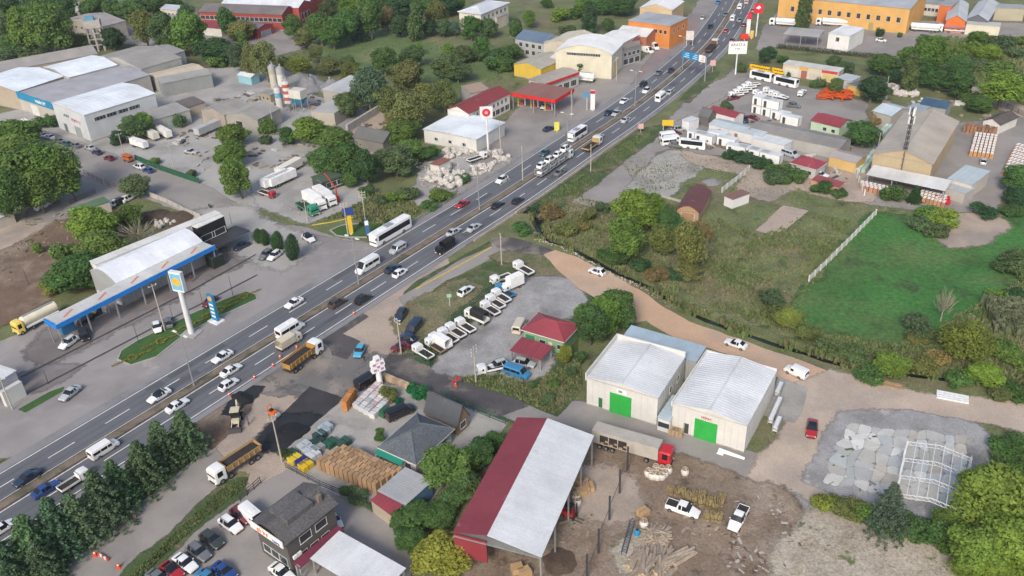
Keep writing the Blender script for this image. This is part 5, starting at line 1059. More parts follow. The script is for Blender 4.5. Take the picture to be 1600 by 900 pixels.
TT(0, 0, [('airy', 900, 180, 85, 110, 'o'), ('broad', 1020, 215, 100, 120, 's'), ('broad', 1180, 210, 120, 130, 'g'), ('round', 1155, 90, 55, 55, 'd'), ('airy', 1180, 280, 70, 70, 'o'), ('broad', 1420, 140, 60, 85, 'd'), ('broad', 1510, 190, 90, 65, 'o'), ('broad', 1330, 315, 120, 80, 'D'), ('broad', 1450, 335, 85, 65, 'D'), ('poplar', 1520, 275, 38, 65, 'g'), ('broad', 1490, 360, 55, 80, 'b'), ('airy', 1570, 385, 65, 110, 'o'), ('bush', 1340, 385, 60, 40, 'g'), ('broad', 1090, 290, 60, 60, 'd')], 'tree between the grey halls and red factory', 'tree belt by the grey halls')
TT(0, 0, [('broad', 100, 840, 135, 95, 'g'), ('broad', 830, 800, 95, 80, 's'), ('broad', 905, 770, 65, 75, 'g'), ('bush', 730, 860, 60, 50, 'D'), ('bush', 1115, 745, 42, 50, 's'), ('broad', 1440, 850, 105, 80, 'g'), ('bush', 260, 755, 50, 40, 'd'), ('bush', 330, 745, 40, 45, 'd')], 'bushy tree beside the trailer yard and warehouse street', 'trees along the warehouse street')
TT(0, 1, [('broad', 60, 60, 150, 110, 'g'), ('broad', 100, 210, 150, 180, 'g'), ('airy', 300, 180, 170, 190, 'g'), ('airy', 420, 190, 110, 160, 'g'), ('airy', 30, 330, 120, 150, 'd'), ('airy', 230, 290, 110, 140, 'g'), ('broad', 190, 90, 120, 100, 'd')], 'tall spreading broadleaf tree over the small parking yard', 'tall trees over the parking yard')
TT(0, 1, [('round', 850, 265, 78, 80, 's')], 'lone round tree at the street corner wall', None)
TT(0, 1, [('broad', 560, 510, 150, 130, 'l'), ('broad', 640, 650, 130, 120, 'g'), ('airy', 800, 455, 110, 85, 'g'), ('bare', 860, 560, 110, 85, 'o'), ('bush', 380, 680, 90, 75, 'g'), ('broad', 470, 800, 150, 130, 'd'), ('bush', 230, 640, 36, 42, 'g'), ('airy', 330, 880, 80, 55, 'y'), ('broad', 560, 780, 80, 110, 'd')], 'tree growing behind the barrel roofed station hall', 'trees behind the petrol station')
TT(0, 1, [('broad', 1490, 215, 90, 130, 'g'), ('broad', 1440, 60, 95, 85, 'g'), ('bush', 1190, 180, 32, 30, 's'), ('bush', 960, 105, 42, 28, 'g'), ('bush', 1450, 270, 60, 40, 's')], 'tree at the dusty yard corner by the lorry park', 'trees at the yard corner')
TT(1, 0, [('round', 230, 165, 60, 70, 'd'), ('broad', 300, 245, 62, 62, 'o'), ('broad', 400, 185, 90, 100, 'd'), ('broad', 480, 215, 75, 90, 'd'), ('broad', 560, 165, 90, 105, 'd'), ('conifer', 640, 130, 60, 110, 'b'), ('broad', 710, 115, 75, 120, 'd'), ('broad', 820, 115, 62, 75, 'r'), ('broad', 900, 165, 62, 65, 'D'), ('poplar', 985, 130, 55, 110, 's'), ('broad', 1085, 180, 50, 48, 'D'), ('broad', 1130, 95, 80, 95, 'o'), ('broad', 1170, 175, 50, 55, 's'), ('broad', 1240, 180, 48, 45, 'b'), ('round', 1345, 180, 72, 75, 'd'), ('broad', 1450, 175, 62, 60, 's')], 'tree in the row bordering the park lawn', 'trees bordering the park lawn')
TT(1, 0, [('broad', 450, 55, 65, 55, 's'), ('broad', 590, 45, 75, 65, 'g'), ('broad', 880, 45, 85, 65, 'D'), ('broad', 1000, 30, 80, 60, 'D'), ('broad', 1190, 40, 80, 60, 'D'), ('broad', 1250, 30, 60, 50, 'd'), ('broad', 740, 30, 70, 60, 'd'), ('broad', 660, 30, 70, 55, 's'), ('poplar', 800, 25, 50, 60, 'd'), ('broad', 1080, 40, 60, 55, 'd'), ('broad', 520, 20, 60, 40, 'd')], 'dense dark tree in the wood behind the park lawn', 'wood behind the park lawn')
TT(1, 0, [('airy', 60, 385, 85, 120, 'o'), ('airy', 270, 415, 80, 70, 'y'), ('airy', 370, 335, 52, 60, 'o'), ('airy', 460, 415, 75, 60, 'o'), ('airy', 590, 445, 72, 60, 'o'), ('bush', 570, 375, 52, 50, 's'), ('broad', 800, 385, 85, 90, 'd'), ('broad', 980, 355, 75, 70, 's'), ('broad', 950, 475, 118, 112, 'o'), ('bush', 1020, 300, 26, 40, 'l'), ('bush', 180, 375, 60, 40, 's')], 'autumn tinted tree between the silos and the park lawn', 'autumn trees by the park lawn')
TT(1, 0, [('broad', 700, 560, 95, 140, 'b'), ('broad', 570, 660, 85, 85, 's'), ('airy', 820, 640, 85, 110, 'o'), ('airy', 950, 690, 140, 140, 'o'), ('airy', 1060, 600, 90, 90, 'o'), ('airy', 1175, 600, 92, 110, 'o'), ('broad', 900, 835, 130, 90, 'g'), ('broad', 860, 750, 70, 60, 'r')], 'tree in the clump beside the concrete block wall', 'clump by the block wall')
TT(1, 0, [('round', 340, 815, 135, 100, 'l'), ('broad', 480, 860, 120, 80, 'g'), ('broad', 190, 850, 55, 60, 'd'), ('bush', 70, 785, 52, 50, 'g'), ('bush', 60, 865, 50, 40, 's')], 'rounded bright tree between the silos and the lorry yard', 'trees above the lorry yard')
TT(1, 0, [('broad', 1200, 425, 105, 95, 's'), ('broad', 1290, 340, 70, 60, 's'), ('broad', 1260, 455, 85, 70, 's'), ('bush', 1480, 395, 80, 55, 'd'), ('bush', 1545, 335, 70, 60, 'd'), ('broad', 1410, 300, 62, 78, 'd'), ('bush', 1230, 315, 65, 50, 'g'), ('bush', 1380, 330, 60, 50, 's'), ('broad', 1560, 400, 70, 50, 'd')], 'shrubby tree on the rough grass behind the red roofed hall', 'shrubs behind the red roofed hall')
TT(1, 0, [('bush', 1180, 825, 28, 42, 's'), ('bush', 1260, 865, 62, 45, 's'), ('bush', 1310, 860, 40, 35, 's')], 'shrub against the white workshop wall', 'shrubs by the workshop')
TT(2, 0, [('broad', 110, 120, 42, 52, 'g'), ('broad', 450, 30, 65, 55, 'g'), ('broad', 560, 35, 62, 60, 'd'), ('broad', 700, 40, 90, 60, 'd'), ('poplar', 480, 115, 50, 85, 'D'), ('broad', 600, 155, 42, 42, 'd'), ('bush', 300, 90, 80, 35, 'l'), ('bush', 400, 80, 60, 30, 'g'), ('broad', 10, 320, 55, 50, 'd'), ('broad', 15, 190, 45, 70, 'd'), ('broad', 650, 30, 60, 50, 'd'), ('bush', 350, 190, 60, 25, 's'), ('bush', 480, 190, 50, 25, 's'), ('broad', 220, 20, 35, 30, 'd')], 'tree among the houses behind the arched hall', 'trees behind the arched hall')
TT(2, 0, [('broad', 430, 410, 62, 62, 'D'), ('broad', 495, 415, 50, 55, 'D')], 'dark dense tree in front of the arched hall', 'trees before the arched hall')
TT(2, 0, [('bush', 1340, 655, 42, 36, 's'), ('broad', 1575, 350, 42, 50, 'D'), ('bush', 1440, 420, 30, 35, 's')], 'shrub beside the container yard fence', 'shrubs by the van yard')
TT(3, 0, [('poplar', 220, 60, 52, 125, 's')], 'tall poplar in front of the orange factory', None)
TT(3, 0, [('bush', 700, 197, 25, 30, 'D'), ('bush', 825, 215, 16, 18, 'g'), ('broad', 15, 330, 40, 40, 'D'), ('bush', 80, 370, 40, 30, 'd')], 'small dark tree by the fuel apron', 'small trees by the fuel apron')
TT(3, 0, [('broad', 410, 385, 48, 42, 's'), ('broad', 480, 425, 60, 45, 's'), ('bush', 330, 510, 36, 38, 's'), ('broad', 430, 540, 46, 52, 's'), ('bush', 290, 525, 30, 28, 'd'), ('bush', 130, 470, 14, 30, 'd')], 'shrubby tree behind the strip of small shops', 'trees round the shop strip')
TT(3, 0, [('broad', 650, 560, 92, 85, 'D'), ('broad', 720, 405, 100, 70, 'd'), ('broad', 790, 480, 48, 45, 'D'), ('poplar', 900, 465, 58, 100, 's'), ('broad', 1000, 335, 110, 105, 'g'), ('broad', 980, 440, 90, 70, 'd'), ('broad', 1070, 510, 85, 65, 'd'), ('broad', 1190, 515, 90, 85, 'd'), ('broad', 1190, 415, 80, 65, 'd'), ('broad', 1060, 290, 60, 60, 'g'), ('broad', 870, 350, 70, 60, 'g')], 'dense tree in the belt behind the mast warehouse', 'tree belt behind the mast warehouse')
TT(3, 0, [('bush', 1240, 300, 70, 50, 'l'), ('airy', 1380, 335, 80, 55, 'l'), ('broad', 1310, 245, 62, 48, 'g'), ('bush', 1460, 260, 80, 40, 's'), ('bush', 1200, 360, 70, 50, 'g'), ('bush', 1300, 400, 80, 50, 's'), ('bush', 1540, 330, 60, 40, 's'), ('bush', 1450, 430, 80, 40, 'g'), ('bush', 1560, 250, 50, 30, 'g'), ('bush', 1390, 260, 50, 35, 'o')], 'overgrown thicket shrub on the wasteland', 'thicket on the wasteland')
TT(3, 0, [('round', 1470, 570, 112, 108, 'l'), ('broad', 1565, 520, 60, 60, 'd'), ('broad', 1330, 655, 80, 55, 'd'), ('bush', 1260, 600, 60, 40, 'd')], 'bright green tree beside the dark roofed house lane', 'trees along the lane')
TT(3, 0, [('broad', 590, 840, 110, 90, 'd')], 'dark spreading tree between the long shed and the mast warehouse', None)
TT(3, 0, [('bush', 680, 740, 50, 40, 'r')], 'russet bush behind the red roofed cabin', None)
TT(3, 0, [('bush', 500, 860, 50, 35, 'd')], 'dark bush at the end of the long shed', None)
TT(1, 1, [('broad', 420, 110, 105, 105, 'd'), ('broad', 570, 110, 140, 130, 'd'), ('broad', 870, 110, 130, 115, 's'), ('broad', 690, 150, 80, 120, 'D'), ('broad', 590, 220, 60, 55, 'd'), ('broad', 1080, 60, 80, 58, 'd'), ('broad', 960, 40, 80, 80, 'g'), ('bush', 700, 290, 60, 45, 'd'), ('bush', 860, 330, 70, 40, 'g'), ('bush', 780, 350, 60, 30, 's'), ('bush', 1290, 210, 55, 30, 'd'), ('bush', 1150, 310, 70, 40, 'g'), ('bush', 950, 300, 80, 40, 's'), ('bush', 1080, 380, 60, 35, 'd')], 'dark tree over the ditch beside the lorry yard', 'trees along the ditch')
TT(1, 1, [('cypress', 215, 640, 42, 80, 'D'), ('cypress', 120, 600, 36, 60, 'D'), ('cypress', 55, 580, 32, 50, 'D'), ('cypress', 12, 570, 28, 45, 'D'), ('cypress', 150, 615, 20, 40, 'd')], 'clipped cypress beside the petrol station exit', 'cypresses by the station exit')
TT(1, 1, [('bush', 820, 490, 20, 22, 'D'), ('bush', 655, 498, 20, 14, 's')], 'small clipped shrub on the traffic island', 'shrubs on the traffic island')
TT(2, 1, [('broad', 770, 420, 130, 150, 'l'), ('broad', 720, 600, 120, 160, 'g'), ('broad', 880, 400, 90, 110, 'l'), ('broad', 950, 470, 100, 80, 'd')], 'large bright green tree beside the stream', 'big trees beside the stream')
TT(2, 1, [('airy', 935, 600, 90, 110, 'o'), ('airy', 1120, 660, 115, 180, 'o'), ('airy', 1180, 560, 80, 90, 'r'), ('bare', 1200, 660, 60, 100, 'o'), ('broad', 660, 700, 90, 70, 'd'), ('bush', 580, 680, 60, 50, 'd'), ('bush', 800, 750, 70, 45, 'D'), ('bush', 1040, 800, 80, 60, 'D'), ('bush', 900, 810, 80, 50, 'r'), ('airy', 1100, 800, 90, 80, 'o')], 'autumn coloured tree on the stream bank', 'autumn trees on the stream bank')
TT(2, 1, [('bush', 140, 400, 55, 45, 'D'), ('bush', 480, 430, 45, 60, 'o'), ('bush', 440, 500, 60, 50, 'r'), ('bush', 250, 420, 80, 40, 'r'), ('bush', 560, 390, 60, 40, 's'), ('bush', 330, 520, 90, 50, 'o'), ('bush', 60, 520, 70, 35, 'd')], 'bushy shrub on the embankment below the bridge', 'embankment shrubs')
TT(3, 1, [('bush', 780, 300, 75, 62, 'd'), ('conifer', 920, 310, 42, 58, 'D'), ('broad', 1560, 220, 85, 85, 'd'), ('bush', 1360, 410, 72, 48, 'D'), ('broad', 1560, 330, 70, 60, 'D'), ('bush', 1530, 410, 70, 45, 'd')], 'dark shrubby tree along the pallet yard edge', 'trees along the pallet yard')
TT(3, 1, [('bush', 100, 180, 90, 40, 'd'), ('bush', 200, 205, 70, 35, 'd'), ('bush', 30, 150, 60, 35, 'd'), ('bush', 350, 270, 70, 30, 'd'), ('bush', 450, 300, 60, 25, 'd'), ('bush', 50, 200, 80, 30, 's')], 'low shrub in the row below the site cabins', 'shrub row below the cabins')
TT(3, 1, [('bush', 1000, 420, 90, 40, 'g'), ('bush', 1100, 460, 90, 40, 'l'), ('bush', 960, 490, 80, 40, 's'), ('bush', 1060, 530, 80, 35, 's'), ('bush', 1540, 700, 90, 60, 's'), ('bush', 1580, 780, 70, 60, 's'), ('bush', 1480, 760, 70, 40, 's')], 'rough green shrub at the field corner', 'shrubs at the field corner')
TT(2, 1, [('bush', 1380, 60, 70, 40, 'D'), ('bush', 1460, 80, 70, 40, 'D'), ('bush', 1560, 110, 70, 40, 'D')], 'dense shrub in front of the white site cabins', 'shrubs before the cabins')
TT(2, 2, [('broad', 490, 235, 110, 155, 'd'), ('broad', 640, 130, 125, 140, 'd'), ('broad', 580, 180, 100, 150, 'g'), ('broad', 700, 170, 75, 110, 'd'), ('broad', 440, 180, 60, 90, 'g')], 'big dark green tree in the clump beside the white warehouse', 'tree clump by the warehouse')
TT(2, 2, [('airy', 330, 420, 52, 70, 'y'), ('bush', 270, 600, 45, 35, 'd'), ('bush', 230, 690, 60, 35, 's'), ('bush', 370, 520, 40, 40, 's'), ('bush', 430, 430, 45, 50, 'd'), ('bush', 120, 600, 40, 25, 's')], 'small shrub behind the green walled house', 'shrubs behind the green house')
TT(3, 2, [('airy', 1240, 345, 140, 135, 'y'), ('broad', 1300, 300, 80, 80, 'o')], 'broad yellow green tree on the stream meadow', 'yellow trees on the stream meadow')
TT(3, 2, [('round', 780, 490, 105, 90, 'l'), ('round', 1375, 545, 110, 88, 'l')], 'round bright green tree beside the stream', 'round trees beside the stream')
TT(3, 2, [('bare', 1100, 115, 68, 100, 'o')], 'pale leafless tree at the edge of the green field', None)
TT(3, 2, [('bush', 60, 150, 90, 70, 'o'), ('airy', 130, 190, 90, 80, 'y'), ('bush', 30, 60, 90, 60, 's'), ('bush', 230, 280, 90, 40, 'o'), ('bush', 400, 360, 90, 35, 's'), ('bush', 550, 410, 90, 35, 's'), ('bush', 940, 230, 110, 60, 's'), ('bush', 930, 310, 80, 50, 'o'), ('bush', 1050, 430, 80, 45, 'r'), ('bush', 1470, 380, 90, 50, 'g'), ('bush', 1560, 450, 80, 50, 'g'), ('bush', 980, 480, 90, 35, 'o'), ('bush', 1560, 640, 80, 40, 'd'), ('bush', 1430, 40, 70, 45, 'g'), ('bush', 1540, 40, 70, 50, 'D'), ('bush', 640, 540, 80, 30, 'd'), ('bush', 1190, 560, 90, 35, 'd'), ('bush', 1450, 650, 70, 30, 'o')], 'scrubby bush along the stream bank', 'scrub along the stream')
TT(1, 3, [('broad', 1190, 220, 150, 175, 'g'), ('broad', 1300, 330, 110, 120, 'd'), ('broad', 1010, 530, 150, 110, 'd'), ('broad', 1150, 500, 120, 90, 'd'), ('broad', 960, 680, 110, 100, 'd'), ('broad', 1420, 130, 95, 110, 'd'), ('broad', 1490, 60, 80, 70, 'd'), ('broad', 1330, 180, 80, 100, 'g'), ('broad', 900, 560, 70, 80, 'd'), ('broad', 1230, 420, 90, 90, 'd')], 'dark leafy tree in the belt beside the timber shed', 'tree belt beside the timber shed')
TT(1, 3, [('airy', 1150, 765, 190, 160, (.20, .235, .045))], 'bright yellow green tree beside the timber shed front', None)
TT(1, 3, [('round', 775, 35, 40, 42, 'd'), ('bush', 560, 365, 60, 40, 's'), ('bush', 640, 410, 60, 35, 's'), ('bush', 720, 460, 40, 25, 's'), ('bush', 190, 130, 50, 45, 's')], 'small shrub among the pallets of the materials yard', 'shrubs of the materials yard')
TT(1, 2, [('bush', 835, 650, 55, 65, 'o'), ('bush', 770, 890, 30, 18, 'g')], 'ornamental shrub beside the green netting', 'ornamental shrubs of the materials yard')
for i, (x, y, r_, q) in enumerate([(290, 682, 33, 46), (258, 703, 34, 46), (226, 730, 36, 50), (192, 757, 36, 50), (160, 786, 42, 56), (122, 812, 38, 52), (86, 832, 42, 56), (48, 852, 42, 56), (12, 872, 42, 56), (64, 880, 36, 48), (20, 902, 36, 48)]):
    tree('conifer', x-7, y-8, r_*.9, q*.92, (.085, .15, .085), 'dense blue green conifer in the row between highway and service road', 'conifer row along the highway')
TT(3, 3, [('bush', 340, 430, 70, 70, 'y'), ('bush', 430, 450, 80, 70, 'o'), ('bush', 520, 470, 80, 75, 'o'), ('bush', 600, 490, 70, 75, 'g'), ('bush', 690, 560, 80, 70, 'd'), ('bush', 800, 590, 90, 75, 'd'), ('bush', 900, 570, 90, 85, 'd'), ('bush', 980, 620, 90, 80, 'd'), ('bush', 1080, 600, 90, 90, 'd'), ('bush', 1130, 680, 80, 80, 'd'), ('broad', 1130, 560, 100, 100, 'g')], 'thick shrub in the hedge below the steel frame', 'hedge below the steel frame')
TT(3, 3, [('conifer', 775, 460, 130, 190, 'b')], 'lone spruce standing in the hedge', None)
TT(3, 3, [('broad', 1420, 420, 210, 230, 'l'), ('broad', 1300, 760, 170, 180, 'l'), ('broad', 1520, 720, 180, 200, 'l'), ('broad', 1540, 380, 150, 170, 'g'), ('broad', 1420, 850, 180, 120, 'l')], 'large bright green tree beside the steel frame', 'large trees beside the steel frame')
TT(3, 3, [('bush', 1480, 90, 90, 50, 'd'), ('bush', 1560, 60, 80, 60, 'd'), ('bush', 1560, 170, 70, 50, 'd'), ('bush', 1440, 150, 50, 30, 's')], 'dark shrub above the gravel plot', 'shrubs above the gravel plot')
# low weeds and tall grass as ground cover
def weeds(name, poly, n, cols, hmin, hmax, seed, label):
    rr = random.Random(seed); W = [G(*p) for p in poly]; x0, x1 = min(p.x for p in W), max(p.x for p in W); y0, y1 = min(p.y for p in W), max(p.y for p in W)
    def inside(x, y):
        c = False
        for a, b in zip(W, W[1:]+W[:1]):
            if (a.y > y) != (b.y > y) and x < (b.x-a.x)*(y-a.y)/(b.y-a.y)+a.x: c = not c
        return c
    mbs = [MB() for _ in cols]; k = 0; t = 0
    while k < n and t < n*6:
        t += 1; x = rr.uniform(x0, x1); y = rr.uniform(y0, y1)
        if not inside(x, y): continue
        f = noise.noise(Vector((x*.09, y*.09, seed)))*.5+.5
        if rr.random() > f*1.3: continue
        k += 1; mb = mbs[min(len(cols)-1, int(len(cols)*min(.99, max(0, f+rr.uniform(-.35, .35)))))]; h = rr.uniform(hmin, hmax)*(.5+f); w_ = h*rr.uniform(.5, .9)
        for j in range(4):
            a = rr.uniform(0, 6.28); c, s_ = math.cos(a)*w_*.5, math.sin(a)*w_*.5; lx, ly = rr.uniform(-.4, .4)*h, rr.uniform(-.4, .4)*h; ox, oy = rr.uniform(-.4, .4)*w_, rr.uniform(-.4, .4)*w_
            mb.quad((x+ox-c, y+oy-s_, 0), (x+ox+c, y+oy+s_, 0), (x+ox+lx+c*.3, y+oy+ly+s_*.3, h), (x+ox+lx-c*.3, y+oy+ly-s_*.3, h*.9))
    for mb, c in zip(mbs, cols):
        if mb.v:
            o = mb.build(name, 'm_weed'); o.color = (*c, 1); tag(o, label, 'vegetation', None, 'stuff')
GC = [(.21, .20, .10), (.155, .19, .075), (.12, .17, .06)]
weeds('tall_grass', [(870, 350), (880, 322), (900, 300), (960, 330), (1050, 320), (1120, 340), (1190, 370), (1260, 335), (1330, 345), (1300, 400), (1260, 460), (1262, 530), (1150, 495), (1040, 448), (925, 388), (890, 368)], 6500, GC, .2, .65, 3, 'patchy tall meadow grass between stream and hangar')
weeds('tall_grass', [(1270, 520), (1400, 540), (1480, 500), (1600, 440), (1600, 592), (1440, 580), (1340, 566)], 3500, GC, .25, .8, 4, 'tall scrubby grass between green field and stream')
weeds('weeds', [(960, 240), (1060, 240), (1180, 262), (1300, 290), (1420, 325), (1350, 335), (1240, 320), (1120, 290), (1000, 300)], 2500, GC, .12, .32, 5, 'thin weeds round the concrete pads of the meadow')
weeds('weeds', [(1230, 880), (1250, 850), (1290, 815), (1400, 850), (1500, 890), (1500, 900), (1230, 900)], 500, GC[:2], .1, .25, 6, 'green weeds on the straw field')
weeds('weeds', [(830, 600), (905, 560), (910, 610), (870, 650), (800, 620), (700, 590), (780, 588)], 1500, GC, .25, .7, 7, 'dry weeds beside the tarred side street')
weeds('weeds', [(840, 318), (930, 258), (1005, 205), (1030, 198), (985, 240), (920, 290), (865, 325)], 1500, GC[1:], .2, .5, 8, 'roadside grass along the highway shoulder')
weeds('weeds', [(200, 905), (285, 822), (345, 765), (375, 752), (390, 756), (330, 803), (262, 863), (218, 905)], 1800, GC[1:], .15, .4, 9, 'green verge grass above the showroom parking row')
weeds('weeds', [(560, 300), (640, 310), (660, 330), (620, 360), (540, 340), (500, 345), (570, 315)], 1600, GC, .3, .9, 10, 'overgrown weeds of the ditch beside the highway')
weeds('weeds', [(500, 80), (640, 60), (760, 70), (840, 110), (800, 140), (700, 150), (560, 120)], 1500, GC[1:], .15, .4, 12, 'rough grass of the park lawn')
weeds('weeds', [(1470, 60), (1600, 62), (1600, 165), (1500, 120)], 3000, GC, .6, 1.6, 13, 'overgrown wasteland vegetation')
def bank_weeds():
    rr = random.Random(77); mbs = [MB() for _ in GC]
    for i in range(2600):
        j = rr.randrange(2, len(SL)-1); t = rr.random(); left = rr.random() < .62; E_ = SL if left else SR
        p = E_[j].lerp(E_[j-1], t)+sn_[j]*(-1 if left else 1)*rr.gauss(-.1, .5)
        if noise.noise(Vector((p.x*.15, p.y*.15, 3 if left else 9))) < (-.1 if left else .1): continue
        h = rr.uniform(.3, 1.2); w_ = h*rr.uniform(.4, .8); z0_ = -.3; mb = mbs[rr.randrange(len(GC))]
        for k in range(4):
            a = rr.uniform(0, 6.28); c, s_ = math.cos(a)*w_*.5, math.sin(a)*w_*.5; lx, ly = rr.uniform(-.4, .4)*h, rr.uniform(-.4, .4)*h
            mb.quad((p.x-c, p.y-s_, z0_), (p.x+c, p.y+s_, z0_), (p.x+lx+c*.3, p.y+ly+s_*.3, h), (p.x+lx-c*.3, p.y+ly-s_*.3, h*.85))
    for mb, c in zip(mbs, GC): o = mb.build('bank_weeds', 'm_weed'); o.color = (*c, 1); tag(o, 'rank weeds overhanging the stream', 'vegetation', None, 'stuff')
bank_weeds()
weeds('reeds', [(1545, 480), (1600, 485), (1600, 525), (1560, 520)], 900, [(.10, .13, .07), (.16, .17, .10)], 1.6, 3.0, 14, 'tall pale reeds beside the yellow tree')
# ---------------- vehicles on the highway ----------------
HT, HA = 'traffic heading towards the conifers', 'traffic heading away over the bridge'
for k, x, y, c, l in [
    ('sedan', 347, 556, 'w', 'white saloon beside the median, level with the twin white saloons across it'),
    ('sunsedan', 248, 617, 'w', 'white saloon with a black glass roof on the petrol station carriageway'),
    ('sedan', 42, 745, 'n', 'dark teal saloon in the median lane opposite the blue saloon'),
    ('sedan', 459, 472, 'W', 'white saloon in the outer lane facing the yellow flower bed'),
    ('minibus', 574, 416, 'w', 'white minibus with dark windscreen following behind the silver van'),
    ('combivan', 621, 388, 's', 'silver van with red lettering passing the white coach'),
    ('sedan', 722, 318, 'r', 'bright red saloon alone on the carriageway near the bridge'),
    ('suv', 784, 280, 'w', 'white sport utility car passing the stone yard'),
    ('hatch', 851, 238, 't', 'teal hatchback across the median from the car transporter'),
    ('hatch', 894, 207, 's', 'silver hatchback partly hidden beside the white midi bus'),
    ('sedan', 951, 175, 'n', 'dark blue saloon beside a silver one near the red fuel station'),
    ('sedan', 963, 176, 's', 'silver saloon beside a dark blue one near the red fuel station'),
    ('sedan', 975, 157, 'w', 'white saloon leaving the red fuel station exit'),
    ('suv', 1005, 131, 'k', 'black sport utility car beside a white one'),
    ('suv', 1010, 141, 'w', 'white sport utility car beside a black one'),
    ('sedan', 1029, 113, 'g', 'grey saloon beside the black one below the blue gantry sign'),
    ('sedan', 1049, 109, 'k', 'black saloon beside the grey one below the blue gantry sign'),
    ('suv', 1110, 41, 'k', 'black sport utility car beyond the blue gantry by the shops'),
    ('sedan', 1122, 3, 'b', 'blue saloon far along the shop side of the highway'),
    ('hatch', 1134, 22, 'g', 'grey hatchback hugging the median beyond the gantry')]:
    veh(k, x, y, '-R', c, l, HT)
veh('coach', 611, 366, '-R', 'W', 'long white coach with black windows and roof air conditioner', HT)
veh('midibus', 902, 212, '-R', 'W', 'white midi bus with black windows on the highway', HT)
for k, x, y, c, l in [
    ('sedan', 361, 577, 'w', 'white saloon nearest the median of two beside the black tar heap'),
    ('hatch', 357, 599, 'w', 'white hatchback in the outer lane beside the black tar heap'),
    ('sedan', 277, 632, 'w', 'white saloon just above the tip of the conifer row'),
    ('minivan', 162, 701, 'W', 'white passenger van in the median lane beside the conifers'),
    ('sedan', 71, 763, 'B', 'blue saloon following a white flatbed truck'),
    ('flatbed', 115, 752, 'w', 'white flatbed truck driving beside the conifers'),
    ('hatch', 2, 824, 'w', 'white hatchback half hidden by the last conifers'),
    ('suv', 527, 472, 'd', 'brown sport utility car against the median'),
    ('suv', 568, 466, 'k', 'black sport utility car in the outer lane near the roadworks'),
    ('minibus', 454, 515, 'W', 'white minibus beside the canvas covered truck'),
    ('sedan', 613, 418, 'n', 'dark navy saloon beside a white hatchback'),
    ('hatch', 625, 425, 'w', 'white hatchback beside a dark navy saloon'),
    ('sedan', 709, 361, 's', 'silver saloon in the median lane before the bridge'),
    ('sedan', 741, 354, 's', 'silver saloon in the outer lane before the bridge'),
    ('sedan', 778, 319, 'k', 'black saloon in the median lane on the bridge'),
    ('hatch', 809, 312, 'k', 'black hatchback in the outer lane on the bridge'),
    ('sedan', 875, 268, 'g', 'dark grey saloon overtaken by the car transporter'),
    ('sedan', 936, 213, 's', 'silver saloon beside the tan flatbed lorry'),
    ('sedan', 978, 186, 's', 'silver saloon following the white minibus'),
    ('minibus', 1033, 152, 'W', 'white minibus near the blue gantry sign'),
    ('hatch', 1047, 143, 's', 'pale green grey hatchback beside the white minibus near the gantry'),
    ('hatch', 1134, 47, 'r', 'red hatchback in the median lane beyond the gantry'),
    ('hatch', 1162, 38, 'm', 'small dark red car beside the red brand totem'),
    ('minivan', 1145, 28, 'w', 'white van beside a dark saloon beyond the gantry'),
    ('sedan', 1156, 31, 'g', 'dark grey saloon beside a white van beyond the gantry'),
    ('minivan', 1156, 10, 'w', 'white van alone in the median lane far beyond the gantry'),
    ('minivan', 1167, 2, (.6, .45, .45), 'pinkish white van far along the highway'),
    ('sedan', 1144, 62, 'm', 'dark red saloon just above the white billboard'),
    ('sedan', 1176, 16, 'r', 'bright red saloon behind the tall red sign')]:
    veh(k, x, y, 'R', c, l, HA)
veh('canvastruck', 452, 535, 'R', 'c', 'small truck with beige canvas cover in the outer lane', HA)
veh('canvastruck', 696, 387, '-R', 'k', 'black truck with a covered bed in the outer lane', HA)
veh('flatlorry', 925, 228, 'R', (.70, .68, .62), 'white and tan flatbed lorry climbing away from the bridge', HA, {'bed': (.42, .28, .14), 'headboard': (.42, .28, .14)})
veh('flatlorry', 1112, 74, 'R', (.68, .66, .60), 'long brown flatbed lorry under the gantry sign', HA, {'bed': (.13, .07, .05), 'headboard': (.13, .07, .05)}, (1.5, 1, 1))
# car transporter with its cars
def transporter():
    g = G(866, 262, 0); rz = heading((866, 262), '-R')+math.pi
    e = empty('car_transporter', (g.x, g.y, .03), rz, 'white double deck car transporter loaded with white cars', 'truck')
    P = Proto(); cab(P, 9, 2.5, 2.9, 2.1)
    P.add('frame', MB().box(-8.8, 6.6, -1.2, 1.2, .85, .98).box(-8.8, 6.6, -1.2, 1.2, 2.55, 2.66).mesh('frame', 'm_steel'))
    pm = MB().box(-.08, .08, -.06, .06, .9, 2.6).mesh('deck_post', 'm_steel')
    for x in (-8.6, -5.5, -2.4, .8, 3.8, 6.4):
        for s in (1, -1): P.add('deck_post', pm, -1, (x, s*1.2, 0))
    add_wheels(P, (7.6, 3.2, -4.5, -5.7), 1.25, .46, .3)
    for (n_, me_, par, l, r_, k) in P.p:
        pass
    made = []
    for (n_, me_, par, l, r_, k) in P.p:
        made.append(ob(n_, me_, e if par < 0 else made[par], l, 0, k, COL['W']))
    c, s = math.cos(rz), math.sin(rz)
    for i, x in enumerate((-6.4, -2, 2.5, 6.8)):
        p = VP('suv' if i % 2 else 'hatch')
        p.spawn(NAMES['hatch'], 'white car loaded on the upper deck of the transporter', 'car', (g.x+c*x, g.y+s*x, 2.7 if i < 3 else 2.9), rz, COL['W'], 'cars on the transporter upper deck')
    for i, x in enumerate((-6.2, -1.6, 3.2)):
        VP('hatch').spawn(NAMES['hatch'], 'white car on the lower deck of the transporter', 'car', (g.x+c*x, g.y+s*x, 1.0), rz, COL['w'], 'cars on the transporter lower deck')
transporter()
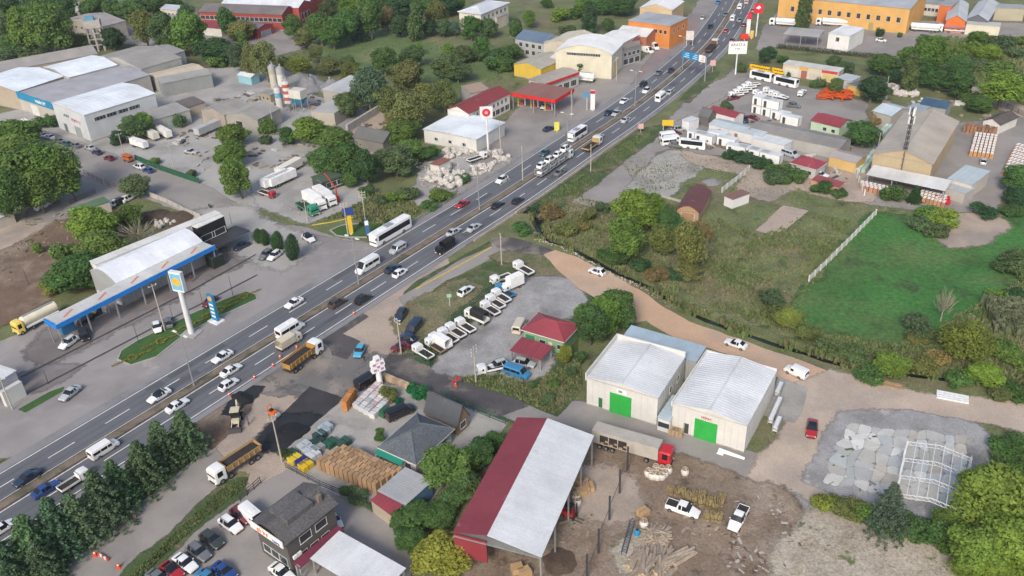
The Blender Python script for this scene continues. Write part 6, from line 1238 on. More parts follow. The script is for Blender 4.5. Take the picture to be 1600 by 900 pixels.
# ---------------- petrol station forecourt and side street ----------------
for k, x, y, d, c, l in [
    ('suv', 107, 534, (-10, 7), 'w', 'white sport utility car beside a black one on the blue station forecourt'),
    ('suv', 131, 522, (3, 9), 'k', 'black car beside the blue pillar of the station canopy'),
    ('sedan', 136, 496, (-9, 5), 'k', 'black saloon filling up under the blue canopy'),
    ('suv', 198, 466, (-9, 5), 'w', 'white car filling up under the blue canopy'),
    ('hatch', 245, 510, (2, 8), 'w', 'white hatchback parked on the flower bed edge beside a dark one'),
    ('hatch', 263, 502, (-1, -8), 'g', 'dark grey hatchback parked on the flower bed edge beside a white one'),
    ('hatch', 328, 470, (-9, 7), 'm', 'dark red hatchback behind the price totem'),
    ('sedan', 109, 613, (-9, 7), 's', 'silver saloon leaving the petrol station by the grass strip'),
    ('sedan', 377, 383, (-10, 5), 'n', 'navy saloon outside the black cafe awning'),
    ('sunsuv', 482, 371, (7, 5), 'w', 'white car with black roof turning out of the side street'),
    ('suv', 416, 397, (-8, 5), 'g', 'grey car parked beside a white estate at the cypress trees'),
    ('wagon', 429, 398, (-8, 6), 'w', 'white estate parked beside a grey car at the cypress trees'),
    ('hatch', 170, 246, (-9, -3), 'm', 'dark red hatchback parked along the green fence street'),
    ('wagon', 217, 259, (-9, -3), 'w', 'white estate parked behind the orange cart'),
    ('hatch', 231, 265, (-9, -3), 'B', 'blue hatchback last in the row by the green fence'),
    ('hatch', 151, 237, (-9, -3), 'n', 'navy hatchback parked near the red one by the green fence'),
    ('sedan', 140, 230, (-8, -3), 's', 'silver saloon in the street side row'),
    ('sedan', 118, 226, (-8, -3), 'g', 'grey saloon in the street side row'),
    ('sedan', 77, 213, (-8, -3), 'w', 'white saloon parked below the white warehouse wall'),
    ('sedan', 66, 210, (-8, -3), 'w', 'white saloon parked beside another below the white warehouse wall'),
    ('sedan', 57, 206, (-8, -3), 'k', 'black saloon parked below the white warehouse wall'),
    ('sedan', 92, 219, (-8, -3), 'g', 'dark grey saloon parked below the white warehouse wall'),
    ('hatch', 104, 223, (-8, -3), 't', 'teal hatchback parked below the white warehouse wall'),
    ('suv', 179, 317, (8, -4), 'w', 'white car nearest the dug soil beside the green roofed shed'),
    ('suv', 189, 313, (8, -4), 'k', 'black car between two white ones by the green roofed shed'),
    ('suv', 200, 309, (8, -4), 'w', 'white car beside the lone round street tree'),
    ('suv', 66, 321, (9, -4), 'w', 'white car parked under the tall broad trees'),
    ('sedan', 298, 236, (8, 1), 's', 'silver saloon parked in the dusty yard beside tan crates'),
    ('hatch', 358, 270, (6, 2), 'w', 'white hatchback beside the street corner trees')]:
    veh(k, x, y, d, c, l)
veh('motorbike', 327, 320, (6, 5), 'k', 'dark motorbike crossing the side street')
veh('tanker', 58, 502, (-10, 5), (.80, .60, .12), 'yellow and white fuel tanker parked behind the blue canopy', None, {'tank': (.74, .68, .52)}, (.72, 1, 1))
for i, (x, y) in enumerate(((431, 285), (441, 283))):
    veh('trailer', x, y, (9, -4), 'W', 'white box trailer parked beside the red tractor unit', 'white box trailers in the lorry yard', None, (.9, .95, .9))
veh('trailer', 452, 266, (9, -5), (.68, .66, .58), 'cream box trailer parked behind the white ones in the lorry yard', None, None, (.95, .95, .85))
veh('flatlorry', 417, 302, (9, 3), 'r', 'red tractor unit lorry at the lorry yard entrance', None, {'bed': (.7, .68, .64)}, .7)
veh('flatlorry', 480, 326, (8, 5), (.03, .26, .15), 'green open bed lorry parked at the kerb', None, {'bed': (.03, .22, .13), 'headboard': (.03, .22, .13)})
veh('lorry', 492, 318, (8, 5), 'W', 'white box lorry between the green one and the other', None)
veh('lorry', 508, 311, (8, 5), (.72, .72, .72), 'white box lorry with grey roof beside the red crane arm', None)
veh('trailer', 235, 213, (9, 4), (.60, .58, .52), 'beige trailer beside the bushes of the trailer yard', None, None, .85)
veh('trailer', 257, 210, (9, 5), (.72, .71, .68), 'white trailer with open end in the trailer yard', None, None, .8)
veh('trailer', 325, 204, (9, -4), (.40, .41, .42), 'grey box trailer by the dusty sheds', None, None, (.95, 1, .85))
veh('trailer', 218, 227, (9, 3), (.74, .74, .72), 'white low trailer by the street trees', None, None, .75)
veh('lorry', 40, 196, (-8, -4), (.70, .68, .64), 'white lorry parked on the street by the brown roofed kiosk', None, None, .8)
# ---------------- roadworks ----------------
veh('tipper', 474, 561, (8, -6), 'W', 'white tipper truck with an empty orange tub on the roadworks', None, {'tipper_body': (.40, .22, .06), 'cab_guard': (.40, .22, .06)})
veh('tipper', 369, 727, (-9, 6), 'W', 'white tipper truck with black load beside the showroom fence', None, {'tipper_body': (.42, .27, .12), 'cab_guard': (.42, .27, .12)})
veh('hatch', 562, 547, (-4, 8), (.07, .36, .55), 'light blue hatchback crossing the roadworks')
veh('suv', 626, 491, (-4, 6), 'n', 'dark navy sport utility car on the truck lot verge, uppermost of the row')
veh('minivan', 646, 512, (-7, 8), 'n', 'dark blue van parked behind the utility pole')
veh('hatch', 636, 527, (-8, -2), 'n', 'blue grey hatchback between the blue van and the red car')
veh('hatch', 626, 541, (-8, 2), 'm', 'dark red car at the foot of the utility pole')
# ---------------- truck lot ----------------
FB = 'flatbed trucks lined up along the fence'
for x, y in ((661, 551), (700, 526), (712, 518), (727, 510), (766, 483), (774, 473), (783, 464)):
    veh('flatbed', x, y, (-9, -5.5), 'w', 'small white flatbed truck in the row along the green fence', FB)
veh('flatbed', 681, 541, (-9, -5.5), 'w', 'white flatbed truck with its bed tipped brown side up', FB, {'bed': (.3, .2, .15)})
veh('canvastruck', 688, 535, (-9, -5.5), 'w', 'white covered truck beside the tipped flatbed', None)
veh('canvastruck', 745, 497, (-9, -4), (.72, .72, .66), 'truck with a tall black box body and pale roof in the fence row', None, {'canvas_cover': (.02, .02, .022)}, (1, 1, 1.15))
veh('flatbed', 789, 456, (-9, -5), 'b', 'blue flatbed truck in the fence row', None, {'bed': (.04, .2, .4), 'headboard': (.04, .2, .4)})
veh('boxlorry', 800, 447, (-9, 4), 'W', 'white box truck beside the blue flatbed', None)
veh('flatbed', 783, 435, (-8, 3), 'w', 'white flatbed truck behind the white box truck')
veh('flatbed', 818, 421, (-9, -5), 'w', 'white truck with raised loading arm at the top of the lot', None, None, 1.1)
veh('wagon', 728, 453, (6, -4), 'w', 'white car alone on the grass above the truck row')
veh('flatbed', 766, 576, (-9, 2), 'w', 'white flatbed truck parked by the dry grass corner')
veh('wagon', 777, 569, (-9, 3), 's', 'silver estate parked beside the white flatbed')
veh('minivan', 808, 581, (9, 3), 'b', 'blue van with white roof beside the carport')
veh('wagon', 819, 566, (9, 2), 's', 'silver estate parked under the red carport')
veh('minivan', 812, 508, (5, -9), 'c', 'pale van parked beside the green house')
veh('hatch', 933, 423, (-9, -3), 'w', 'white car with black roof rack driving up the sand road')
veh('sedan', 1150, 536, (-9, -3), 'w', 'white saloon driving on the sand road behind the warehouses')
veh('panelvan', 1244, 580, (-9, -4), 'w', 'white and yellow panel van at the sand road bend', None)
veh('sunsedan', 1269, 668, (-1, 9), 'r', 'red car with black roof on the pale road')
# ---------------- lumber yard and showroom car park ----------------
veh('doublecab', 1067, 794, (9, 3), 'W', 'white crew cab pickup among the bundled poles')
veh('doublecab', 1154, 809, (-5, 9), 'W', 'white pickup parked alone on the brown dirt')
for k, x, y, d, c, l in [
    ('suv', 377, 803, (7, 5), 'm', 'dark red car at the head of the showroom parking row'),
    ('suv', 360, 818, (7, 5), 'w', 'white car beside the dark red one in the showroom row'),
    ('suv', 330, 842, (7, 5), 'e', 'dark green car in the showroom parking row'),
    ('suv', 310, 861, (7, 5), 'g', 'dark grey car in the showroom parking row'),
    ('sedan', 289, 878, (7, 5), 'w', 'white saloon in the showroom parking row beside a red coupe'),
    ('coupe', 268, 890, (7, 5), 'r', 'red car with black glass roof in the showroom row'),
    ('sedan', 248, 902, (7, 4), 'g', 'dark grey saloon at the low end of the showroom row'),
    ('sedan', 350, 891, (7, 5), 'B', 'royal blue saloon alone in the showroom car park'),
    ('sedan', 325, 902, (7, 4), 'b', 'pale blue car at the frame edge of the showroom car park'),
    ('sedan', 440, 893, (7, 5), 'w', 'white car beside the showroom wall'),
    ('hatch', 521, 811, (6, 8), 'w', 'white car behind the showroom building')]:
    veh(k, x, y, d, c, l)
veh('cargovan', 397, 810, (7, 6), 'w', 'white van against the showroom wall')
veh('minivan', 625, 644, (9, -4), 'k', 'black van beside the slate roofed house', None, None, 1.05)
veh('minivan', 574, 594, (8, -5), 'k', 'black car parked behind the stacked white paving pallets')
# ---------------- far stations and yards ----------------
veh('shorttanker', 911, 124, (-9, -1), 'W', 'white tanker truck behind the red fuel station')
veh('sedan', 852, 165, (-7, 4), 'w', 'white car under the red station canopy')
veh('sedan', 858, 200, (8, -3), 'n', 'dark blue saloon beside the yellow price board')
veh('cargovan', 1022, 73, (8, 4), 'W', 'white van parked beside the shop row')
veh('cargovan', 1011, 79, (8, 2), 'W', 'white van with red crate parked before the shop row')
veh('sedan', 1098, 27, 'R', 's', 'silver saloon parked on the shop pavement')
veh('hatch', 945, 18, (8, -2), 'w', 'white car parked behind the orange building')
for x, y, c, l in ((1228, 38, 'w', 'white tanker truck by the yellow sheds'), (1301, 38, (.72, .74, .74), 'white tanker with a maroon cab before the orange factory'), (1362, 42, (.04, .14, .40), 'tanker truck with a blue cab before the orange factory'), (1440, 46, (.06, .07, .08), 'white tanker with a black cab beside the red roofed tanker')):
    veh('tanker', x, y, (-9, -.6), c, l, 'tankers parked by the orange factory', {'tank': (.74, .75, .75)})
veh('tanker', 1492, 48, (-9, -.6), 'W', 'tanker truck with red and grey tank by the orange hut', None, {'tank': (.36, .14, .13)})
veh('hatch', 1377, 62, (8, 1), 'w', 'white hatchback beside the small tree on the fuel apron')
veh('wagon', 1446, 57, (8, 1), 'g', 'dark estate beside the tanker row')
veh('hatch', 1431, 18, (8, 1), 'n', 'dark car beside the orange factory end wall')
veh('midibus', 1228, 131, (-9, -2), 'W', 'white bus with black windows parked by the yellow barrels')
veh('midibus', 1190, 122, (-9, -2), 'W', 'white bus half hidden behind the pickup row')
VR = 'pickups parked in the yard row'
for i, (x, y) in enumerate(((1150, 148), (1157, 144), (1163, 140), (1170, 136), (1176, 132))):
    veh('flatbed', x, y, (-9, 1), 'w', 'white pickup in the slanted yard row', VR)
for x, y in ((1188, 147), (1196, 150), (1204, 143), (1213, 148), (1220, 151), (1190, 155)):
    veh('flatbed', x, y, (-9, -2), 'w', 'white pickup in the crossways yard row', 'pickups parked crossways in the yard')
veh('flatbed', 1253, 145, (-6, 6), 'w', 'white truck facing the camera beside the orange bricks')
veh('sedan', 1146, 152, (-9, 2), 'm', 'maroon saloon at the end of the pickup row')
veh('suv', 1240, 164, (8, 1), 'g', 'dark grey car alone in the van yard')
veh('sedan', 1177, 183, (8, 2), 'm', 'dark red saloon beside the stacked white cabins')
veh('suv', 1163, 186, (5, 5), 'n', 'navy car behind the red roofed cabin')
veh('suv', 1060, 201, (8, -1), 's', 'silver car beside the yellow roadside board')
veh('suv', 1054, 207, (8, -1), 'm', 'dark red car beside the yellow roadside board')
for x, y in ((1046, 213), (1052, 219), (1048, 222)):
    veh('minibus', x, y, (8, -1), 'w', 'white van at the low end of the container yard', 'vans beside the container yard', None, .9)
veh('midibus', 1082, 228, (9, 1), 'W', 'white bus parked behind the vans at the container yard', None, None, .9)
veh('suv', 1056, 226, (9, 1), 'g', 'grey car beside the parked white bus')
veh('minivan', 1235, 240, (9, 3), 's', 'silver van beside the hipped red roof')
veh('sedan', 1282, 272, (9, 2), 'w', 'white car behind the low red wall')
veh('hatch', 1537, 251, (1, -8), 's', 'silver car in the pallet yard')
veh('flatlorry', 745, 247, (9, -3), 'w', 'white flatbed lorry in the stone yard', None, None, .75)
# ---------------- islands, kerbs, rails ----------------
ISL = [(184, 562), (190, 548), (215, 532), (255, 513), (300, 490), (345, 470), (385, 455), (400, 460), (402, 468), (380, 478), (340, 496), (290, 522), (245, 558), (205, 571)]
patch('flower_bed_lawn', ISL, 'm_lawn', 0, 0); strip('kerb', ISL, .3, 0, .17, 'm_kerb', close=True)
ISL2 = [(516, 360), (535, 352), (580, 348), (625, 350), (600, 362), (580, 371), (545, 371), (525, 368)]
patch('traffic_island_lawn', ISL2, 'm_lawn', 0, 0); strip('kerb', ISL2, .35, 0, .17, 'm_kerb', close=True)
patch('grass_strip', [(28, 640), (78, 612), (101, 604), (98, 612), (40, 645)], 'm_lawn', 0, 0)
M('m_yellowhedge', (.24, .20, .03), .9, .3, 1.5, .3, 4)
def curl(px, py, r, label):
    g = G(px, py); mb = MB(); rr = random.Random(int(px))
    for i in range(14):
        a = i*6.283/14; leaf_cloud(mb, (math.cos(a)*r, math.sin(a)*r, .3), (.25, .25, .25), 20, .1, rr)
    for k in (-1, 1):
        for i in range(10): leaf_cloud(mb, (k*(r+.3+i*.32), i*.05*k, .3), (.22, .22, .22), 20, .1, rr)
    e = empty('ornamental_hedge', (g.x, g.y, 0), .6, label, 'hedge', 'yellow hedges in the flower bed'); mb.build('foliage', 'm_yellowhedge', e)
    e2 = MB().cyl((0, 0, 0), (0, 0, .3), .06, .05, 6).build('stem', 'm_bark', e)
for x, y in ((208, 560), (252, 534), (298, 508), (381, 464), (345, 484)): curl(x, y, .9, 'low curled yellow hedge on the flower bed lawn')
M('m_railing', (.40, .41, .42), .5, .2, 1, .1, metal=.4)
def railing(name, label, pts, h, gap, pm='m_railing', rails=2, w=.06, group=None, panel=None, cat='fence', z=0):
    W = [G(*p) if not isinstance(p, Vector) else p for p in pts]; e = empty(name, W[0], 0, label, cat, group); o = W[0]
    post = MB().box(-w, w, -w, w, 0, h).mesh('post', pm)
    for a, b in zip(W, W[1:]):
        L = (b-a).length; n = max(1, int(L/gap)); d = (b-a).normalized(); an = math.atan2(d.y, d.x)
        for i in range(n+1): ob('post', post, e, a.lerp(b, i/n)-o, an)
        for k in range(rails):
            zz = h*(k+1)/rails-.06; ob('rail', MB().box(0, L, -.03, .03, zz-.05, zz+.05).mesh('rail', pm), e, a-o, an)
        if panel:
            pl = MB().box(.02, L/n-.02, -.02, .02, .05, h-.12).mesh('fence_panel', panel)
            for i in range(n): ob('fence_panel', pl, e, a.lerp(b, i/n)-o, an)
    return e
M('m_greenmesh', (.02, .10, .055), .8, .3, .8, .2); M('m_whitewall', (.58, .575, .55), .85, .15, .5, .1); M('m_block', (.42, .40, .37), .9, .2, .8, .15)
railing('guard_rail', 'steel guard rail along the bridge on the stream side', [hpt(s, 8.15) for s in range(235, 345, 10)], .9, 2.5, rails=2, cat='railing')
railing('guard_rail', 'steel guard rail along the ditch side of the highway', [hpt(s, -11.1) for s in range(230, 300, 10)], .9, 2.5, rails=2, cat='railing')
strip('bridge_parapet', [hpt(s, 8.55) for s in range(238, 330, 6)], .5, 0, .55, 'm_abutment', world=True)
railing('mesh_fence', 'green wire fence along the truck row', [(640, 562), (672, 575), (665, 560), (700, 510), (760, 462), (790, 440)], 1.7, 2.6, 'm_greenmesh', 3, .04)
railing('mesh_fence', 'green wire fence along the tarred side street', [(690, 622), (740, 644), (790, 664)], 1.8, 2.5, 'm_greenmesh', 4, .04)
railing('mesh_fence', 'green boarded fence along the warehouse street', [(212, 250), (250, 266), (285, 278), (312, 287)], 1.8, 3, 'm_greenmesh', 2, .05, None, 'm_greenmesh')
railing('concrete_panel_wall', 'white concrete panel wall between meadow and green field', [(1264, 440), (1290, 415), (1330, 375), (1368, 336)], 1.6, 2.6, 'm_whitewall', 1, .16, None, 'm_whitewall', 'wall')
railing('concrete_panel_wall', 'white concrete panel wall beside the hangar cabin', [(1128, 301), (1150, 284), (1170, 267)], 1.6, 2.6, 'm_whitewall', 1, .14, None, 'm_whitewall', 'wall')
railing('block_wall', 'low grey block wall running below the hangar', [(1030, 307), (1062, 316), (1085, 345), (1065, 362)], .7, 2.6, 'm_block', 1, .16, None, 'm_block', 'wall')
railing('block_wall', 'tan block wall along the street by the dug soil', [(236, 308), (262, 318), (290, 332), (314, 342)], 1.5, 2.6, 'm_block', 1, .16, None, 'm_block', 'wall')
railing('block_wall', 'white block wall at the clay path', [(1326, 256), (1336, 272), (1350, 306)], 1.8, 2.6, 'm_whitewall', 1, .16, None, 'm_whitewall', 'wall')
railing('yard_fence', 'dark iron fence beside the showroom drive', [(376, 784), (408, 756)], 1.5, 1.5, 'm_darksteel', 3, .04)
railing('yard_fence', 'wire fence between showroom and tile pallets', [(447, 732), (500, 760), (560, 785), (612, 812)], 1.3, 2.4, 'm_darksteel', 3, .03)
railing('yard_fence', 'iron fence of the small parking yard', [(110, 320), (132, 310), (150, 302)], 1.5, 2, 'm_darksteel', 4, .03)
railing('yard_fence', 'rail fence along the side street parking edge', [(132, 272), (160, 287), (190, 297)], 1.4, 2.5, 'm_rust', 2, .05)
railing('yard_fence', 'slatted fence by the dark roofed house', [(1572, 170), (1590, 178), (1604, 184)], 1.6, 2, 'm_darksteel', 4, .05)
railing('kerb_fence', 'low yellow and black rail at the lorry park', [(442, 323), (480, 343), (520, 330), (560, 318)], .8, 3, 'm_block', 1, .1)
# ---------------- poles, lamps, signs ----------------
LP = Proto(); LP.add('post', MB().cyl((0, 0, 0), (0, 0, 11.6), .14, .07, 8).cyl((0, 0, 0), (0, 0, .5), .25, .2, 8).mesh('post', 'm_steel', True))
for s in (1, -1):
    LP.add('arm', MB().bar((0, 0, 11.5), (0, s*1.6, 11.95), .08).mesh('arm', 'm_steel')); LP.add('lamp_head', MB().box(-.18, .18, s*1.2-.1 if s > 0 else -2.1, 2.1 if s > 0 else -1.1, 11.9, 12.05).mesh('lamp_head', 'm_white'))
g0, g1 = G(298.7, 603.4), G(554.5, 446.3)
i0 = min(range(len(HWY)), key=lambda j: (HWY[j]-g0).length); i1 = min(range(len(HWY)), key=lambda j: (HWY[j]-g1).length)
gap = HS[i1]-HS[i0]
for k in range(-1, 6):
    s = HS[i0]+gap*k
    if 0 < s < HS[-1]-5:
        p = hpt(s, -1); q = hpt(min(s+3, HS[-1]-3), -1); LP.spawn('street_lamp', 'double armed street lamp standing on the highway median', 'street lamp', (p.x, p.y, .15), math.atan2((q-p).y, (q-p).x), (1, 1, 1), 'street lamps on the median')
def pole(b, t, label, arms=1, mat='m_pole', group='utility poles', w=.16):
    h = hgt(b, t); g = G(*b); e = empty('utility_pole', g, random.uniform(0, 3), label, 'pole', group)
    MB().cyl((0, 0, 0), (0, 0, h), w, w*.6, 8).build('post', mat, e, True)
    for k in range(arms):
        a_ = MB().box(-.9, .9, -.06, .06, h-.5-k*.7, h-.38-k*.7).build('crossarm', mat, e)
        for x in (-.8, 0, .8): MB().cyl((x, 0, h-.38-k*.7), (x, 0, h-.12-k*.7), .06, .06, 6).build('insulator', 'm_white', a_)
for b, t, l, a in [((544, 368), (536, 316), 'tall concrete utility pole with lamps by the yellow totem', 2), ((572, 352), (566, 298), 'concrete utility pole with a transformer on the traffic island', 3), ((481, 348), (476, 312), 'slim utility pole before the green lorry', 1), ((258, 517), (237, 444), 'pale utility pole beside the tall petrol sign', 1), ((627, 553), (622, 497), 'utility pole over the dark red car', 2), ((744, 600), (738, 541), 'utility pole between truck lot and side street', 3), ((441, 723), (430, 650), 'utility pole beside the black tar heap', 1), ((20, 640), (-4, 590), 'pole by the car wash grass strip', 1), ((163, 288), (153, 254), 'dark pole on the side street rail fence', 0), ((275, 274), (259, 225), 'pole along the green boarded fence', 1), ((195, 245), (187, 208), 'slim pole beside the orange cart', 1), ((383, 307), (377, 273), 'pole at the dusty yard corner', 0), ((1382, 157), (1388, 119), 'leaning utility pole behind the blue grey shed', 1), ((893, 184), (895, 142), 'pole beside the red fuel station', 1), ((923, 268), (923, 225), 'pole on the highway verge', 0), ((817, 283), (815, 228), 'slim lamp pole by the stone yard', 0), ((784, 414), (782, 366), 'pole beside the footpath', 1), ((428, 203), (423, 168), 'pole by the silos', 0), ((1057, 65), (1058, 30), 'pole before the shop pavement', 1), ((963, 127), (964, 90), 'pole before the arched hall', 0), ((716, 270), (714, 226), 'pole in the stone yard', 1), ((783, 250), (786, 192), 'slim pole beside the round red sign', 1), ((1371, 236), (1373, 207), 'white pole beside the mast warehouse', 0), ((1530, 145), (1531, 130), 'short pole on the lane', 0)]:
    pole(b, t, l, a, group=None)
for b, t in (((270, 497), (262, 478)), ((320, 487), (312, 455)), ((365, 465), (356, 431)), ((217, 536), (209, 507)), ((45, 445), (38, 420)), ((76, 600), (70, 580)), ((362, 350), (367, 332))):
    pole(b, t, 'thin forecourt lamp post of the petrol station', 0, 'm_darksteel', 'forecourt lamp posts', .07)
def sign(name, label, base, w, h0, h1, d, col, pw=.25, two=False, ang=None, pcol=(.7, .7, .7), cat='sign', pmat='m_plain'):
    g = G(*base); rz = ang if ang is not None else 0
    e = empty(name, g, rz, label, cat); 
    for x in ((-w*.4, w*.4) if two else (0,)): 
        o = MB().cyl((x, 0, 0), (x, 0, h0), pw, pw*.85, 10).build('post', pmat, e, True); o.color = (*pcol, 1)
    o = MB().box(-w/2, w/2, -d/2, d/2, h0, h1).build('board', 'm_plain', e); o.color = (*col, 1)
    return e, o
FACE = lambda b: math.atan2(G(*b).y, G(*b).x)-math.pi/2
e, o = sign('petrol_sign', 'very tall white pillar sign with blue panel and orange emblem', (299.5, 521), 2.9, 10.4, 14.9, .9, (.66, .68, .70), .62, ang=heading((299, 521), (10, 2)), pcol=(.6, .61, .62))
pp = MB().box(-1.25, 1.25, -.48, -.46, 10.8, 14.5).build('panel', 'm_plain', o); pp.color = (.16, .42, .58, 1)
ey = MB().cyl((0, -.47, 12.7), (0, -.51, 12.7), .95, .95, 20).build('emblem', 'm_plain', o); ey.color = (.75, .40, .05, 1)
MB().box(-1.8, 1.8, -1.6, 1.6, 0, .2).build('footing', 'm_kerb', e)
e, o = sign('price_totem', 'blue price totem with orange emblem on the flower bed', (338, 502), 1.7, .4, 6.6, .6, (.03, .22, .42), .5, ang=heading((338, 502), (10, 4)))
x_ = MB().cyl((0, -.3, 5.8), (0, -.34, 5.8), .6, .6, 14).build('emblem', 'm_plain', o); x_.color = (.75, .35, .04, 1)
for k in range(4): MB().box(-.6, .6, -.33, -.3, 1.2+k*.95, 1.65+k*.95).build('price_panel', 'm_white', o)
MB().box(-1.5, 1.5, -1.1, 1.1, 0, .25).build('footing', 'm_white', e)
e, o = sign('station_totem', 'yellow roadside totem with dark blue head on the traffic island', (549, 366), 1.1, .3, 5.4, .5, (.62, .42, .03), .4, ang=FACE((549, 366)))
x_ = MB().box(-1.3, 1.3, -.4, .4, 5.4, 7.1).build('head_board', 'm_plain', o); x_.color = (.02, .05, .22, 1)
e, o = sign('small_totem', 'small blue and white board on the traffic island', (575, 367), 1.0, .3, 4.2, .4, (.05, .12, .3), .3, ang=FACE((575, 367))); MB().box(-.45, .45, -.23, -.2, 2.8, 4).build('panel', 'm_white', o)
e, o = sign('round_emblem_sign', 'tall white pillar sign with round red emblem by the workshop', (763, 236), 3.7, 10.4, 13.8, .6, (.70, .66, .66), .34, ang=FACE((763, 236)))
x_ = MB().cyl((0, -.3, 12.1), (0, -.36, 12.1), 1.2, 1.2, 20).build('emblem', 'm_plain', o); x_.color = (.55, .02, .05, 1)
x_ = MB().cyl((0, -.36, 12.1), (0, -.4, 12.1), .5, .5, 16).build('emblem_centre', 'm_plain', o); x_.color = (.7, .35, .35, 1)
e, o = sign('billboard', 'white billboard reading ARASTA on a single post', (1149, 116), 6.4, 7.4, 11.8, .4, (.70, .71, .71), .28, ang=FACE((1149, 116))+.15, cat='billboard')
text(o, 'ARASTA', (0, -.23, 10.6), 1.4, 'm_darksteel', (math.pi/2, 0, 0)); text(o, 'P RK', (0, -.23, 9.2), .9, 'm_darksteel', (math.pi/2, 0, 0))
e, o = sign('red_brand_sign', 'tall white post with square red sign and white emblem', (1181, 57), 3.6, 9.4, 13, .6, (.60, .015, .03), .3, ang=FACE((1181, 57)))
MB().add([(-1.1, -.33, 11.3), (.1, -.33, 10.9), (.9, -.33, 11.6), (.2, -.33, 12.4), (-.5, -.33, 11.9)], [[0, 1, 2, 3, 4]]).build('emblem', 'm_white', o)
e, o = sign('price_totem', 'red topped white price totem before the highway fuel station', (1168, 57), 1.5, .3, 7, .5, (.68, .66, .68), .3, ang=FACE((1168, 57))); x_ = MB().box(-.85, .85, -.3, .3, 7, 9.3).build('head_board', 'm_plain', o); x_.color = (.6, .02, .05, 1)
e, o = sign('red_board', 'low red advertising board beside the price totem', (1163, 63), 3, .5, 2.6, .4, (.65, .03, .02), .2, ang=FACE((1163, 63)))
e, o = sign('yellow_board', 'small yellow board beside the price totem', (1174, 61), 1.4, .4, 3.4, .4, (.60, .42, .12), .2, ang=FACE((1174, 61)))
e, o = sign('yellow_roadside_board', 'yellow advertising board at the container yard corner', (1043, 204), 3.4, 1.6, 3.4, .2, (.66, .42, .02), .1, True, FACE((1043, 204)))
e, o = sign('red_square_sign', 'small red and white traffic board on the highway verge', (1001, 208), 1.6, 1.4, 3, .1, (.6, .35, .33), .06, ang=FACE((1001, 208)))
e, o = sign('red_square_sign', 'small red and white traffic board below the gantry', (1113, 112), 1.9, 2.2, 4.2, .1, (.6, .35, .33), .06, ang=FACE((1113, 112)))
e, o = sign('price_totem', 'white price totem with red top at the red fuel station', (926, 173), 1.5, .3, 7, .5, (.68, .66, .66), .3, ang=FACE((926, 173))); x_ = MB().box(-.75, .75, -.27, .27, 5.8, 6.9).build('emblem', 'm_redsign', o, loc=(0, -.02, 0))
e, o = sign('blue_board', 'small blue board beside the red fuel station totem', (917, 172), 3, 4.2, 6, .2, (.10, .24, .36), .1, ang=FACE((917, 172)))
e, o = sign('yellow_price_board', 'yellow and green board at the red fuel station exit', (870, 205), 1.6, .3, 3, .4, (.62, .58, .10), .2, ang=FACE((870, 205)))
e, o = sign('white_board', 'pale roadside board beyond the shops', (1077, 72), 3, 2.5, 6, .2, (.60, .55, .52), .1, True, FACE((1077, 72)))
e, o = sign('shop_board', 'white board before the orange block', (1036, 68), 5, 1, 4, .2, (.60, .56, .52), .1, True, FACE((1036, 68)))
e, o = sign('green_plate', 'small green and white plate on a post in the truck lot', (703, 478), 1, 2.2, 3, .08, (.3, .5, .35), .05, ang=FACE((703, 478)))
# gantry
a, b = G(1101, 127), G(1066, 84, 7.8); b.z = 0; e = empty('sign_gantry', a, 0, 'overhead gantry carrying blue road signs across the highway', 'sign')
dv = b-a; dv = Vector((dv.x, dv.y, 0)); u = dv.normalized(); an = math.atan2(u.y, u.x); L = dv.length
for k in (0,): MB().cyl((dv*k)[:], (dv*k+Vector((0, 0, 8.6)))[:], .22, .18, 8).build('post', 'm_steel', e, True)
x_ = MB().box(0, L, -.15, .15, 7.2, 7.5).box(0, L, -.15, .15, 8.4, 8.6).build('beam', 'm_steel', e); x_.rotation_euler = (0, 0, an)
nrm = -1 if (Vector((u.y, -u.x, 0)).dot(-a) < 0) else 1
M('m_gantryblue', (.01, .22, .48), .5, .1, 1, 0)
for k, (t0, t1, m_) in enumerate(((.02, .28, 'm_white'), (.29, .62, 'm_gantryblue'), (.63, .98, 'm_gantryblue'))):
    yy = -.3 if Vector((-u.y, u.x, 0)).dot(a) > 0 else .3
    p_ = MB().box(L*t0, L*t1, yy-.06, yy+.06, 6.6, 9.0).build('sign_panel', m_, e); p_.rotation_euler = (0, 0, an)
    y2 = yy-.08 if yy < 0 else yy+.08
    for q in range(3): MB().box(L*t0+.5, L*t1-.8-q*.4, min(y2, y2-.005), max(y2, y2+.005), 7.1+q*.65, 7.3+q*.65).build('lettering', 'm_white' if m_ != 'm_white' else 'm_redsign', p_)
# lattice mast
g = G(1404, 286); e = empty('lattice_mast', (g.x, g.y, 0), .4, 'tall lattice phone mast with antennas behind the field', 'mast'); mb = MB(); H_ = 20.8
cs = [(-.42, -.42), (.42, -.42), (.42, .42), (-.42, .42)]
for i in range(4):
    mb.bar((*cs[i], 0), (cs[i][0]*.55, cs[i][1]*.55, H_), .08)
    for k in range(14):
        z0_, z1_ = H_*k/14, H_*(k+1)/14; f0, f1 = 1-.45*k/14, 1-.45*(k+1)/14; c0, c1 = cs[i], cs[(i+1) % 4]
        mb.bar((c0[0]*f0, c0[1]*f0, z0_), (c1[0]*f1, c1[1]*f1, z1_), .06); mb.bar((c1[0]*f0, c1[1]*f0, z0_), (c0[0]*f1, c0[1]*f1, z1_), .06)
mb.build('lattice', 'm_darksteel', e)
for i in range(6):
    a_ = i*1.047; MB().box(-.18, .18, -.1, .1, -1, 1).build('antenna', 'm_white', e, loc=(math.cos(a_)*.75, math.sin(a_)*.75, H_-1-(i % 2)*2.2)).rotation_euler = (0, 0, a_+1.57)
